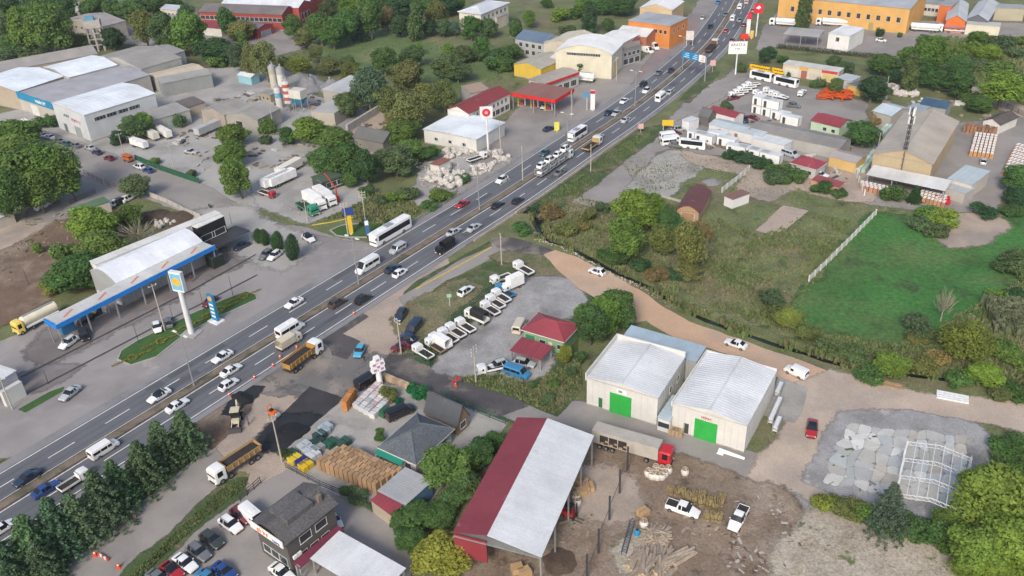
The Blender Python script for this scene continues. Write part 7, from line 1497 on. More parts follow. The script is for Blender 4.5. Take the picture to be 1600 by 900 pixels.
# white sculpted sign at the materials yard
g = G(594, 601); e = empty('flower_sign', g, .5, 'white sculpted pillar sign shaped like a flower head', 'sign')
MB().cyl((0, 0, 0), (0, 0, 3.4), .62, .5, 10).build('column', 'm_white', e, True)
for dx, dz in ((-.7, 3.8), (.7, 3.8), (-.75, 5.0), (.75, 5.0), (0, 4.4), (0, 5.9)):
    x_ = MB().box(dx-.62, dx+.62, -.5, .5, dz-.55, dz+.6, .15, .1).build('petal_block', 'm_white', e); y_ = MB().box(dx-.3, dx+.3, -.53, -.5, dz-.25, dz+.25).build('emblem', 'm_plain', x_); y_.color = (.42, .22, .42, 1)
# ---------------- concrete plant ----------------
def silo(b, t, r, bands, label, legs=False):
    h = hgt(b, t); g = G(*b); e = empty('cement_silo', g, 0, label, 'silo', 'cement silos'); z0_ = 2.6 if legs else 0; n = len(bands)
    for i, c in enumerate(bands):
        x_ = MB().cyl((0, 0, z0_+(h-z0_)*i/n), (0, 0, z0_+(h-z0_)*(i+1)/n-.02), r, r, 18).build('band', 'm_plain', e, True); x_.color = (*c, 1)
    MB().cyl((0, 0, h), (0, 0, h+.6), r*.95, r*.4, 16).build('cap', 'm_steel', e, True); MB().cyl((.3, 0, h+.4), (.3, 0, h+1.4), .3, .3, 8).build('filter', 'm_steel', e)
    MB().bar((r+.1, 0, 0), (r+.1, 0, h), .12).build('ladder', 'm_steel', e)
    if legs:
        MB().cyl((0, 0, z0_), (0, 0, 1.0), r*.95, .3, 14).build('cone', 'm_steel', e, True); 
        for a_ in range(4): MB().bar((math.cos(a_*1.57)*r, math.sin(a_*1.57)*r, 0), (math.cos(a_*1.57)*r, math.sin(a_*1.57)*r, 3), .18).build('leg', 'm_steel', e)
wl_, rd_, bl_, cr_ = (.60, .59, .56), (.42, .10, .07), (.15, .36, .50), (.48, .46, .37)
silo((438, 168), (433, 136), 1.25, [wl_, wl_, bl_, wl_], 'white cement silo with one blue band')
silo((453, 172), (446, 126), 1.3, [wl_, rd_, wl_, rd_, wl_, rd_, wl_], 'red and white banded cement silo', True)
silo((432, 150), (427, 103), 1.35, [cr_, cr_, cr_, (.36, .36, .32)], 'tall dull cream cement silo')
silo((444, 152), (438, 106), 1.35, [wl_, rd_, wl_, wl_, (.38, .38, .36)], 'tall grey topped cement silo with a thin red band')
g = G(468, 172); e = empty('batching_hopper', g, -.5, 'blue steel hopper with cream bins on legs', 'hopper')
x_ = MB().box(-3, 3, -1.8, 1.8, 4.6, 7.4).build('bin', 'm_plain', e); x_.color = (.56, .54, .48, 1)
x_ = MB().add([(-3, -1.8, 4.58), (3, -1.8, 4.58), (3, 1.8, 4.58), (-3, 1.8, 4.58), (-1.8, -.6, 2.4), (1.8, -.6, 2.4), (1.8, .6, 2.4), (-1.8, .6, 2.4)], [[0, 1, 5, 4], [1, 2, 6, 5], [2, 3, 7, 6], [3, 0, 4, 7], [4, 5, 6, 7]]).build('funnel', 'm_plain', e); x_.color = (.03, .25, .38, 1)
for x in (-2.8, 0, 2.8):
    for y in (-1.6, 1.6): MB().box(x-.12, x+.12, y-.12, y+.12, 0, 4.6).build('leg', 'm_steel', e)
bld('aggregate_bunker', 'open concrete aggregate bunker with grey rubble', (486, 175), (522, 178), (545, 155), 4.2, 'flat', 0, (.42, .38, .32), (.40, .39, .37), 0, 0, cat='bunker')
bld('aggregate_bunker', 'tin roofed rubble store behind the hopper', (504, 140), (546, 148), (548, 122), 5, 'sx', .8, (.36, .34, .30), (.44, .45, .45), 6, .3, cat='bunker')
def heap(px, py, r, h, mat, label, name='gravel_heap', cat='heap', ell=1.0):
    g = G(px, py); rr = random.Random(int(px*3+py)); mb = MB(); n = 26; rings = 7; vs = []
    for k in range(rings):
        f = 1-k/(rings-1)
        for i in range(n):
            a_ = i*6.283/n; q = r*f*(1+noise.noise(Vector((math.cos(a_)*1.5+px, math.sin(a_)*1.5, k*.3)))*.35); vs.append((math.cos(a_)*q, math.sin(a_)*q*ell, h*(1-f**1.3)*(1+.1*rr.uniform(-1, 1))-.02))
    fs = [[k*n+i, k*n+(i+1) % n, (k+1)*n+(i+1) % n, (k+1)*n+i] for k in range(rings-1) for i in range(n)]
    o = mb.add(vs, fs).mesh(name, mat, True); return tag(ob(name, o, None, (g.x, g.y, 0), rr.uniform(0, 3)), label, cat)
M('m_heapgrey', (.22, .22, .225), .95, .25, .8, .25, 4, bump=.5, bs=5); M('m_heapsoil', (.10, .07, .05), .95, .3, .8, .3, 4, bump=.6, bs=4); M('m_tar', (.012, .012, .014), .7, .2, 1, .2, 6, bump=.5, bs=5)
heap(484, 135, 7, 4.5, 'm_heapgrey', 'tall grey gravel heap behind the hopper'); heap(520, 137, 5, 3.5, 'm_heapgrey', 'gravel heap inside the tin roofed store'); heap(468, 126, 6, 3, 'm_heapgrey', 'low gravel heap against the trees')
heap(240, 338, 4.5, 1.4, 'm_heapsoil', 'dark dug soil heap behind the street wall', 'soil_heap'); heap(275, 342, 5, 1.2, 'm_heapsoil', 'brown rubble soil heap behind the street wall', 'soil_heap')
heap(1113, 285, 2.6, 1.2, 'm_heapgrey', 'small grey gravel heap in the meadow'); heap(378, 622, 3, .7, 'm_tar', 'low black tar heap beside the highway', 'tar_heap', ell=.6); heap(450, 678, 4, .7, 'm_tar', 'broad black tar heap by the utility pole', 'tar_heap', ell=.7)
heap(875, 880, 3.2, .5, 'm_heapsoil', 'dark burnt heap beside the timber shed', 'ash_heap')
# concrete tower
g = G(155, 78); e = empty('concrete_tower', g, .3, 'weathered concrete tower on pillars beside the tan roofed hall', 'tower'); H_ = hgt((155, 78), (148, 42))
for x in (-2.6, 0, 2.6):
    for y in (-2.2, 2.2): MB().box(x-.35, x+.35, y-.35, y+.35, 0, H_).build('pillar', 'm_block', e)
MB().box(-3.4, 3.4, -3, 3, H_, H_+3).build('tank_room', 'm_concrete_plain' if 'm_concrete_plain' in MATS else 'm_block', e); x_ = MB().box(-2.2, 1.2, -1.6, 1.6, H_+3, H_+4.4).build('roof_tank', 'm_plain', e); x_.color = (.12, .3, .42, 1)
for k in range(1, 4): MB().box(-2.9, 2.9, -2.5, -2.3, H_*k/4, H_*k/4+.4).build('beam', 'm_block', e)
# ---------------- pallets and stacks ----------------
def pallet_proto(sx, sy, h, rows, mat='m_plain', topmat=None):
    P = Proto(); P.add('pallet', MB().box(-sx/2, sx/2, -sy/2, sy/2, .09, .13).box(-sx/2, sx/2, -sy/2, -sy/2+.1, 0, .09).box(-sx/2, sx/2, sy/2-.1, sy/2, 0, .09).mesh('pallet', 'm_wood'))
    mb = MB(); 
    for i in range(rows): mb.box(-sx/2+.02+i*sx/rows, -sx/2-.055+(i+1)*sx/rows, -sy/2+.02, sy/2-.02, .14, h)
    P.add('load', mb.mesh('load', mat))
    if topmat: P.add('cover', MB().box(-sx/2+.08, sx/2-.1, -sy/2+.1, sy/2-.1, h, h+.05).mesh('cover', topmat))
    return P
def grid(P, name, label, cat, group, o, u, v, nu, nv, z=2, col=(.4, .27, .16), jit=.03, skip=0, zoff=0, var=.24, cols=None):
    """o, u, v = photo pixels at height z: the corner, the end of the long side, the end of the short side"""
    O, U, Vv = G(*o, z), G(*u, z), G(*v, z); du, dv_ = (U-O)/max(1, nu), (Vv-O)/max(1, nv); an = math.atan2(du.y, du.x); rr = random.Random(int(o[0]))
    for i in range(nu):
        for j in range(nv):
            if rr.random() < skip: continue
            p = O+du*(i+.5)+dv_*(j+.5); k = rr.uniform(1-var, 1+var); c = cols[rr.randrange(len(cols))] if cols else col
            P.spawn(name, label, cat, (p.x+rr.uniform(-jit, jit), p.y+rr.uniform(-jit, jit), .03+zoff), an+rr.uniform(-.012, .012), tuple(x*k for x in c), group, (max(.7, du.length/1.36), max(.7, dv_.length/1.34), 1))
PB = pallet_proto(1.15, 1.15, 2.3, 3); PL = pallet_proto(1.15, 1.15, 1.2, 2); PC = pallet_proto(1.15, 1.15, 1.5, 2, 'm_plain', 'm_white')
grid(PB, 'brick_pallet', 'tall pallet of tan bricks in the large block beside the grey corrugated shed', 'pallet', 'large block of brick pallets', (491, 718), (585, 757), (538, 694), 13, 5, 2.3, (.42, .27, .15))
grid(PB, 'brick_pallet', 'tall pallet of tan bricks in the short row below the green awning', 'pallet', 'short row of brick pallets', (556, 698), (612, 727), (551, 703), 9, 1, 2.3, (.36, .25, .16))
grid(PL, 'paving_pallet', 'pallet of pale paving blocks in the stack by the flower sign', 'pallet', 'paving pallets by the flower sign', (550, 630), (588, 594), (584, 650), 7, 4, 1.2, (.50, .46, .47), cols=[(.48, .50, .53), (.55, .46, .46), (.52, .52, .52)])
grid(PL, 'tile_pallet', 'low pallet of tan tiles in the single row along the tarred street', 'pallet', 'tile pallets along the street', (600, 581), (690, 618), (597, 586), 17, 1, 1.2, (.44, .32, .22))
grid(PB, 'brick_pallet', 'orange brick pallet in the pair at the roadworks corner', 'pallet', 'orange brick pallets', (531, 630), (548, 606), (541, 632), 3, 1, 2, (.45, .19, .06))
for px, py, c, l in [(455, 710, (.02, .06, .04), 'dark green crate stack at the pole fence'), (473, 722, (.02, .02, .16), 'dark blue crate stack with yellow base'), (478, 727, (.60, .42, .02), 'yellow crate stack below the blue one'), (461, 717, (.62, .46, .03), 'pile of bright yellow battens'), (483, 703, (.40, .45, .48), 'grey sheet stack beside the brick pallets'), (476, 697, (.42, .46, .48), 'pale roofing sheet stack at the pole fence'), (490, 711, (.55, .57, .58), 'white sheet stack between brick pallets and blue crates'), (497, 690, (.02, .045, .04), 'dark green bin stack by the tar heap'), (500, 680, (.03, .06, .06), 'dark teal bin stack by the tar heap'), (509, 668, (.33, .40, .43), 'pale blue roofing stack at the yard gate'), (505, 675, (.30, .36, .39), 'grey blue roofing stack at the yard gate'), (517, 692, (.02, .09, .06), 'small green crate before the brick pallets'), (538, 691, (.03, .08, .06), 'small green bin behind the brick pallets'), (601, 644, (.02, .12, .06), 'green crate beside the black van'), (497, 700, (.24, .26, .27), 'grey slate stack before the brick pallets')]:
    g = G(px, py, .6); PL.spawn('crate_stack', l, 'crate', (g.x, g.y, .03), heading((px, py), (9, -6)), c, None, (1.9, 1.6, .9))
grid(PC, 'crate_pallet', 'orange crate with white cover in the square block of the pallet yard', 'pallet', 'square crate block', (1515, 236), (1553, 241), (1524, 205), 6, 8, 1.6, (.46, .24, .10))
grid(PC, 'crate_pallet', 'orange crate with white cover in the long block by the big tree', 'pallet', 'long crate block', (1568, 266), (1602, 276), (1590, 222), 6, 10, 1.6, (.44, .21, .12))
grid(PC, 'crate_pallet', 'orange crate with white cover under the ribbed lean-to', 'pallet', 'crates below the mast lean-to', (1346, 290), (1400, 302), (1344, 281), 8, 3, 1.5, (.44, .22, .14))
grid(PC, 'crate_pallet', 'orange crate with white cover beside the pallet office', 'pallet', 'crates beside the pallet office', (1436, 308), (1478, 318), (1440, 295), 7, 3, 1.5, (.44, .24, .13))
grid(PL, 'glass_pallet', 'pale green sheet pallet in the row beside the mast warehouse', 'pallet', 'sheet pallets by the warehouse', (1338, 263), (1364, 232), (1352, 266), 9, 2, 1.2, (.42, .55, .50))
grid(PL, 'glass_pallet', 'pale green sheet pallet in the row behind the mast warehouse', 'pallet', 'sheet pallets behind the warehouse', (1366, 212), (1388, 190), (1376, 214), 8, 2, 1.2, (.45, .56, .52))
grid(PB, 'crate_pallet', 'brown crate stack behind the mast warehouse corner', 'pallet', 'brown crates at the warehouse corner', (1505, 198), (1556, 206), (1509, 192), 9, 2, 2, (.36, .20, .12))
# yellow tanks, orange fittings and red drums
TKp = Proto(); TKp.add('tank', MB().cyl((0, 0, .1), (0, 0, 1.5), .75, .75, 12).cyl((0, 0, 1.5), (0, 0, 1.8), .75, .3, 12).mesh('tank', 'm_plain', True)); TKp.add('lid', MB().cyl((0, 0, 1.8), (0, 0, 1.92), .32, .32, 10).mesh('lid', 'm_black'))
for i in range(36):
    r_ = i % 12; g = G(1174+r_*3.6+(i//12)*1.2+(6 if r_ > 7 else 0), 108+(i//12)*5.2+r_*.7); TKp.spawn('yellow_tank', 'yellow plastic tank in the rows by the parked buses', 'tank', (g.x, g.y, .03), 0, (.70, .42, .01), 'yellow tanks by the buses', 1.1)
OB = Proto(); OB.add('beam', MB().box(-1.5, 1.5, -.25, .25, 0, .4).mesh('beam', 'm_plain')); OB.add('end_plate', MB().box(1.5, 1.58, -.4, .4, -.1, .6).mesh('end_plate', 'm_plain'))
ro = random.Random(3)
for i in range(60):
    g = G(1282+ro.uniform(0, 48), 146+ro.uniform(0, 12)); OB.spawn('orange_beam', 'orange painted steel beam in the jumbled heap of the van yard', 'beam', (g.x, g.y, ro.uniform(.05, 1.6)), ro.uniform(0, 3.1), (.55, .09, .015), 'heap of orange beams')
for i in range(26):
    g = G(1458+ro.uniform(0, 26), 314+ro.uniform(0, 7)); TKp.spawn('red_drum', 'bright red plastic drum at the pallet yard hedge', 'drum', (g.x, g.y, .03+ro.uniform(0, .6)), 0, (.60, .01, .02), 'red drums', .6)
# ---------------- lumber yard ----------------
a_ = veh('artic', 988, 703, (9, 2.6), (.50, .015, .025), 'red articulated lorry with open sided canvas trailer at the lumber yard', None, {'cargo_box': (.40, .37, .33)}, (.86, 1, 1))
for i in range(3): MB().box(-6.2+i*1.9, -4.5+i*1.9, -1.3, -1.26, 1.35, 3.1).build('open_bay', 'm_cargo', a_)
for i in range(6): x_ = MB().box(-6+i*.95, -5.3+i*.95, -1.36, -1.3, 1.4+(i % 2)*.5, 1.75+(i % 2)*.5).build('pallet_load', 'm_wood', a_)
LG = Proto(); M('m_log', (.33, .27, .21), .9, .3, .6, .25, 5); M('m_logend', (.50, .37, .22), .85, .2, 1, .15)
LG.add('bark', MB().cyl((-1, 0, 0), (1, 0, 0), .17, .14, 8, False).mesh('bark', 'm_log', True)); LG.add('cut_end', MB().cyl((-1.0, 0, 0), (-.98, 0, 0), .165, .165, 8).cyl((.98, 0, 0), (1.0, 0, 0), .135, .135, 8).mesh('cut_end', 'm_logend'))
def logs(n, cx, cy, rx, ry, ang, dang, ln, label, group, zmax, th=1, seed=1):
    rr = random.Random(seed)
    for i in range(n):
        px, py = cx+rr.uniform(-rx, rx), cy+rr.uniform(-ry, ry); g = G(px, py); k = math.hypot((px-cx)/rx, (py-cy)/ry)
        o = LG.spawn('log', label, 'log', (g.x, g.y, .16*th+max(0, zmax*(1-k))*rr.random()), ang+rr.gauss(0, dang), (1, 1, 1), group, (ln*rr.uniform(.75, 1.2)/2, th*rr.uniform(.8, 1.25), th*rr.uniform(.8, 1.25))); o.rotation_euler[1] = rr.gauss(0, .06)
logs(60, 1018, 886, 28, 20, 1.0, .2, 3.6, 'long debarked log in the big fanned pile', 'fanned log pile', 1.1, 1.75, 1)
logs(8, 1056, 868, 16, 8, .35, .15, 4, 'thick log lying across the edge of the fanned pile', 'cross logs', .3, 2.0, 2)
logs(60, 1024, 837, 18, 9, .8, .9, 2.2, 'short crooked branch log in the firewood heap', 'firewood heap', .8, 1.1, 3)
logs(5, 1018, 862, 8, 10, 1.1, .2, 4, 'log leaning between firewood heap and fanned pile', 'leaning logs', .3, 1.2, 4)
M('m_pole_y', (.33, .26, .13), .9, .35, 1.5, .3, 5)
PBn = Proto(); mbp = MB(); rr_ = random.Random(9)
for i in range(26):
    x, y = rr_.uniform(-.5, .5), rr_.uniform(-.5, .5); mbp.cyl((x, y, 0), (x*1.15+rr_.uniform(-.1, .1), y*1.15+rr_.uniform(-.1, .1), rr_.uniform(1.3, 1.9)), .07, .06, 5)
PBn.add('stakes', mbp.mesh('stakes', 'm_pole_y')); PBn.add('strap', MB().cyl((0, 0, .75), (0, 0, .82), .78, .78, 12, False).mesh('strap', 'm_black'))
for px, py in [(1047, 771), (1058, 773), (1070, 776), (1083, 779), (1096, 781), (1073, 783), (1083, 786), (1094, 789), (1106, 792), (1117, 796), (1125, 790), (1112, 786), (1104, 812), (1115, 813), (1122, 814), (1128, 783)]:
    g = G(px, py); PBn.spawn('stake_bundle', 'strapped upright bundle of wooden stakes beside the pickup', 'bundle', (g.x, g.y, .03), rr_.uniform(0, 3), (1, 1, 1), 'stake bundles', rr_.uniform(.9, 1.15))
BG = Proto(); M('m_bag', (.62, .60, .56), .9, .15, 1.5, .1, 4)
bm_ = MB(); bm_.cyl((0, 0, 0), (0, 0, .5), .48, .58, 10).cyl((0, 0, .5), (0, 0, .95), .58, .46, 10, False); BG.add('bag', bm_.mesh('bag', 'm_bag', True)); BG.add('filling', MB().cyl((0, 0, .8), (0, 0, .84), .46, .44, 10).mesh('filling', 'm_wood')); BG.add('loop', MB().bar((-.35, -.2, .9), (-.2, 0, 1.2), .05).mesh('loop', 'm_bag')); BG.add('loop', MB().bar((.35, .2, .9), (.2, 0, 1.2), .05).mesh('loop', 'm_bag'))
for px, py in [(1013, 743), (1019, 747), (1027, 748), (1034, 748), (1023, 739), (1031, 742), (1038, 744), (1044, 738), (1034, 736), (1025, 735), (1070, 741), (902, 788), (900, 781), (1006, 822)]:
    g = G(px, py); BG.spawn('bulk_bag', 'white bulk bag of offcuts standing on the lumber yard dirt', 'bag', (g.x, g.y, .03), rr_.uniform(0, 3), (1, 1, 1), 'bulk bags in the lumber yard', rr_.uniform(1.0, 1.3))
ST = Proto(); ST.add('post', MB().box(-.12, .12, -.12, .12, 0, 5).mesh('post', 'm_darksteel')); ST.add('base_plate', MB().box(-.5, .5, -.5, .5, 0, .06).mesh('base_plate', 'm_white')); ST.add('brace', MB().bar((0, 0, 2.6), (-2.2, -1.2, .05), .06).mesh('brace', 'm_darksteel'))
for px, py in ((980, 735), (968, 771), (952, 813), (935, 865), (917, 905)):
    g = G(px, py); ST.spawn('steel_column', 'braced dark steel column on a white base plate in the lumber yard', 'column', (g.x, g.y, .03), .4, (1, 1, 1), 'row of steel columns')
g = G(981, 843); e = empty('steel_truss', (g.x, g.y, .05), heading((981, 843), (6, -22)), 'dark blue lattice girder lying on the dirt', 'truss'); mb = MB()
for y in (-.35, .35):
    for z in (.05, .6): mb.box(-3.3, 3.3, y-.05, y+.05, z-.05, z+.05)
for k in range(14): mb.bar((-3.2+k*.47, -.35, .6), (-2.95+k*.47, .35, .6), .06)
mb.build('lattice', 'm_plain', e).color = (.06, .09, .13, 1)
g = G(995, 836); TKp.spawn('blue_drum', 'bright blue drum beside the lattice girder', 'drum', (g.x, g.y, .03), 0, (.02, .25, .50), None, .55)
for px, py, l in ((1005, 800, 'tan crate of timber beside the lattice girder'), (908, 768, 'round bale of shavings by the timber shed'), (911, 754, 'bundle of bark slabs by the timber shed'), (921, 761, 'split wood bundle by the timber shed'), (905, 750, 'broken crate by the timber shed'), (808, 888, 'pallet of offcuts under the shed front'), (820, 894, 'empty crate under the shed front')):
    g = G(px, py, .6); PL.spawn('timber_crate', l, 'crate', (g.x, g.y, .03), rr_.uniform(0, 3), (.42, .28, .15), None, (1.3, 1.5, .9))
g = G(891, 808); rz = heading((891, 808), (9, 4)); FK = Proto()
FK.add('body', MB().box(-1.1, .6, -.55, .55, .3, 1.1, .12, .05).mesh('body', 'm_plain')); FK.add('counterweight', MB().box(-1.5, -1.0, -.55, .55, .3, 1.2, .1, .05).mesh('counterweight', 'm_plain')); add_wheels(FK, (.45, -.9), .6, .3, .25)
FK.add('overhead_guard', MB().box(-.9, .4, -.5, .5, 2.05, 2.12).box(-.9, -.82, -.5, -.42, 1.1, 2.05).box(-.9, -.82, .42, .5, 1.1, 2.05).box(.3, .38, -.5, -.42, 1.1, 2.05).box(.3, .38, .42, .5, 1.1, 2.05).mesh('overhead_guard', 'm_black')); FK.add('mast', MB().box(.72, .86, -.45, -.33, .1, 2.6).box(.72, .86, .33, .45, .1, 2.6).mesh('mast', 'm_black')); FK.add('fork', MB().box(.86, 2.0, -.35, -.22, .1, .16).box(.86, 2.0, .22, .35, .1, .16).mesh('fork', 'm_darksteel')); FK.add('seat', MB().box(-.5, 0, -.25, .25, 1.1, 1.3).mesh('seat', 'm_black'))
FK.spawn('forklift', 'red forklift with black mast beside the timber shed', 'forklift', (g.x, g.y, .03), rz, (.50, .03, .02), None, 1.15)
# ---------------- roadworks machines ----------------
g = G(371, 661); BK = Proto()
BK.add('body', MB().box(-1.6, 1.3, -.7, .7, .8, 1.5, .1, .05).mesh('body', 'm_plain')); BK.add('cab', MB().box(-.9, .5, -.75, .75, 1.5, 2.8, .12, .06).mesh('cab', 'm_glass')); BK.add('cab_roof', MB().box(-1, .6, -.8, .8, 2.81, 2.95).mesh('cab_roof', 'm_plain')); add_wheels(BK, (1.1,), .85, .5, .35); add_wheels(BK, (-1.1,), .95, .75, .45)
BK.add('loader_arm', MB().bar((.6, -.6, 1.4), (2.4, -.6, .6), .14).bar((.6, .6, 1.4), (2.4, .6, .6), .14).mesh('loader_arm', 'm_plain')); BK.add('bucket', MB().box(2.2, 3.0, -1.1, 1.1, .05, .9, .15, 0).mesh('bucket', 'm_darksteel')); BK.add('boom', MB().bar((-1.6, 0, 1.2), (-2.6, 0, 3.2), .22).bar((-2.6, 0, 3.2), (-3.5, 0, 1.4), .16).mesh('boom', 'm_plain')); BK.add('digger_bucket', MB().box(-3.9, -3.3, -.4, .4, .7, 1.4, .1, 0).mesh('digger_bucket', 'm_darksteel'))
BK.spawn('backhoe_loader', 'cream backhoe loader working on the wet soil', 'excavator', (g.x, g.y, .03), heading((371, 661), (-2, 9)), (.55, .50, .36))
g = G(427, 650); RL = Proto()
RL.add('body', MB().box(-1.0, 1.0, -.5, .5, .55, 1.15, .1, .05).mesh('body', 'm_plain')); RL.add('drum', MB().cyl((1.0, -.6, .45), (1.0, .6, .45), .45, .45, 16).cyl((-1.0, -.6, .45), (-1.0, .6, .45), .45, .45, 16).mesh('drum', 'm_steel', True)); RL.add('seat', MB().box(-.4, .1, -.3, .3, 1.15, 1.5).mesh('seat', 'm_black')); RL.add('roll_bar', MB().box(-.6, -.52, -.5, -.42, 1.15, 2.2).box(-.6, -.52, .42, .5, 1.15, 2.2).box(-.6, -.52, -.5, .5, 2.2, 2.28).mesh('roll_bar', 'm_plain'))
RL.spawn('road_roller', 'small orange tandem road roller beside the tar', 'road roller', (g.x, g.y, .03), heading((427, 650), (9, 4)), (.60, .12, .02))
CN = Proto(); CN.add('cone', MB().cyl((0, 0, .05), (0, 0, .75), .2, .04, 10).mesh('cone', 'm_plain')); CN.add('base', MB().box(-.26, .26, -.26, .26, 0, .05).mesh('base', 'm_plain')); CN.add('band', MB().cyl((0, 0, .38), (0, 0, .52), .13, .1, 10).mesh('band', 'm_white'))
for px, py in ((149, 868), (186, 887), (427, 573), (438, 560), (398, 592), (359, 619), (464, 545), (553, 492), (712, 603)):
    g = G(px, py); CN.spawn('traffic_cone', 'orange and white traffic cone at the roadworks edge', 'traffic cone', (g.x, g.y, .03), 0, (.65, .08, .02), 'traffic cones', 1.4)
g = G(162, 872); e = empty('road_barrier', g, heading((162, 872), (8, 5)), 'fallen red and white barrier on the service road', 'barrier')
for k in range(5): x_ = MB().box(-1.2+k*.48, -.74+k*.48, -.1, .1, .02, .5).build('barrier_block', 'm_plain', e); x_.color = ((.6, .08, .04, 1) if k % 2 == 0 else (.7, .7, .7, 1))
g = G(713, 606); e = empty('road_sign_stand', g, FACE((713, 606)), 'pair of red warning signs on a stand at the tarred street', 'sign')
MB().box(-.05, .05, -.05, .05, 0, 2).build('post', 'm_steel', e)
for dz, dx in ((1.5, -.3), (2.2, .4)): MB().cyl((dx, -.08, dz), (dx, -.05, dz), .42, .42, 14).build('sign_disc', 'm_redsign', e)
# crane arm in the lorry park
g = G(528, 315); e = empty('loading_crane', g, .5, 'red folding loading crane standing in the lorry park', 'crane'); c_ = (.50, .04, .02)
for nm, q in (('base', MB().box(-.5, .5, -.5, .5, 0, 1.4)), ('mast', MB().bar((0, 0, 1.4), (0, 0, 4), .3)), ('boom', MB().bar((0, 0, 4), (-2.2, 1.2, 8.5), .24))): q.build(nm, 'm_plain', e).color = (*c_, 1)
# orange cart by the green fence
g = G(201, 252); P_ = Proto(); P_.add('body', MB().box(-1.8, 1.8, -.8, .8, .6, 1.5).mesh('body', 'm_plain')); P_.add('canopy', MB().box(-1.9, 1.9, -.9, .9, 1.9, 2.05).mesh('canopy', 'm_plain')); P_.add('goods', MB().box(-1.6, 1.6, -.6, .6, 1.5, 1.85, .1, .1).mesh('goods', 'm_cargo')); add_wheels(P_, (1.1, -1.1), .8, .3); P_.spawn('market_cart', 'orange and red market cart parked at the green fence', 'cart', (g.x, g.y, .03), heading((201, 252), (9, 3)), (.45, .12, .04))
# ---------------- stones, slabs, steel frame ----------------
def stone_mesh(seed):
    rr = random.Random(seed); mb = MB(); vs = []; n = 7
    for k, (z, q) in enumerate(((0, .8), (.3, 1), (.65, .85), (.85, .4))):
        for i in range(n): a_ = i*6.283/n; w_ = .5*q*rr.uniform(.75, 1.15); vs.append((math.cos(a_)*w_, math.sin(a_)*w_, z*rr.uniform(.9, 1.1)))
    fs = [[k*n+i, k*n+(i+1) % n, (k+1)*n+(i+1) % n, (k+1)*n+i] for k in range(3) for i in range(n)]+[[3*n+i for i in range(n)]]
    return mb.add(vs, fs).mesh('stone', 'm_rubble')
SM = [stone_mesh(i) for i in range(5)]
rs2 = random.Random(21)
def stones(n, poly, smin, smax, label, group, zr=0, name='stone_block', tint=None):
    W = poly
    for i in range(n):
        a_, b_, c_, d_ = W; u, v = rs2.random(), rs2.random(); px = (a_[0]*(1-u)+b_[0]*u)*(1-v)+(d_[0]*(1-u)+c_[0]*u)*v; py = (a_[1]*(1-u)+b_[1]*u)*(1-v)+(d_[1]*(1-u)+c_[1]*u)*v
        g = G(px, py); s = rs2.uniform(smin, smax); o = ob(name, SM[rs2.randrange(5)], None, (g.x, g.y, rs2.uniform(0, zr)), rs2.uniform(0, 6), (s*rs2.uniform(.8, 1.4), s, s*rs2.uniform(.6, 1))); tag(o, label, 'stone', group)
stones(90, [(658, 282), (692, 262), (735, 278), (706, 298)], 1.0, 2.2, 'rough white stone block in the pile above the ditch', 'stone pile above the ditch', .8)
stones(40, [(688, 244), (725, 222), (732, 238), (700, 250)], .8, 1.8, 'rough white stone block beside the rusty roofed hut', 'stone pile by the hut', .6)
stones(34, [(728, 240), (790, 238), (800, 255), (745, 240)], .8, 1.6, 'cut stone block along the stone yard front', 'stones along the yard front', .5)
stones(45, [(738, 262), (775, 255), (765, 268), (735, 278)], .6, 1.5, 'flat stone slab laid out beside the highway rail', 'stone slabs laid out', .1, 'stone_slab')
stones(26, [(236, 350), (262, 340), (278, 350), (245, 362)], .5, 1.3, 'pale rubble stone on the dug soil behind the station', 'rubble behind the station', .3)
stones(20, [(380, 178), (395, 170), (402, 182), (386, 190)], .5, 1.2, 'white rubble sack beside the old sheds', 'rubble by the old sheds', .3)
stones(40, [(1392, 140), (1430, 142), (1432, 152), (1395, 150)], 1.2, 2.4, 'white wrapped block behind the blue grey shed', 'wrapped blocks behind the shed', .4)
mb = MB()
for i in range(260): # pale stones thrown along the stream edge
    j = rs2.randrange(4, len(SR)-20); p = SR[j].lerp(SR[j+1], rs2.random())+sn_[j]*abs(rs2.gauss(.1, .7)); s = rs2.uniform(.05, .17)
    mb.box(p.x-s, p.x+s, p.y-s*.7, p.y+s*.7, -.05, s*.9, s*.3, s*.2)
tag(mb.build('stream_stones', 'm_rubble'), 'pale rubble stones along the stream edge of the sand road', 'stones', None, 'stuff')
BKp = MB().box(-.8, .8, -.4, .4, 0, .8).mesh('concrete_block', 'm_block')
for i in range(13):
    for k in range(3):
        px = 545+i*4.2; py = 205-i*2.6; g = G(px, py); tag(ob('concrete_block', BKp, None, (g.x, g.y, k*.82), heading((px, py), (8, -5))+rs2.uniform(-.06, .06)), 'grey concrete block in the stacked yard wall', 'block', 'stacked block wall')
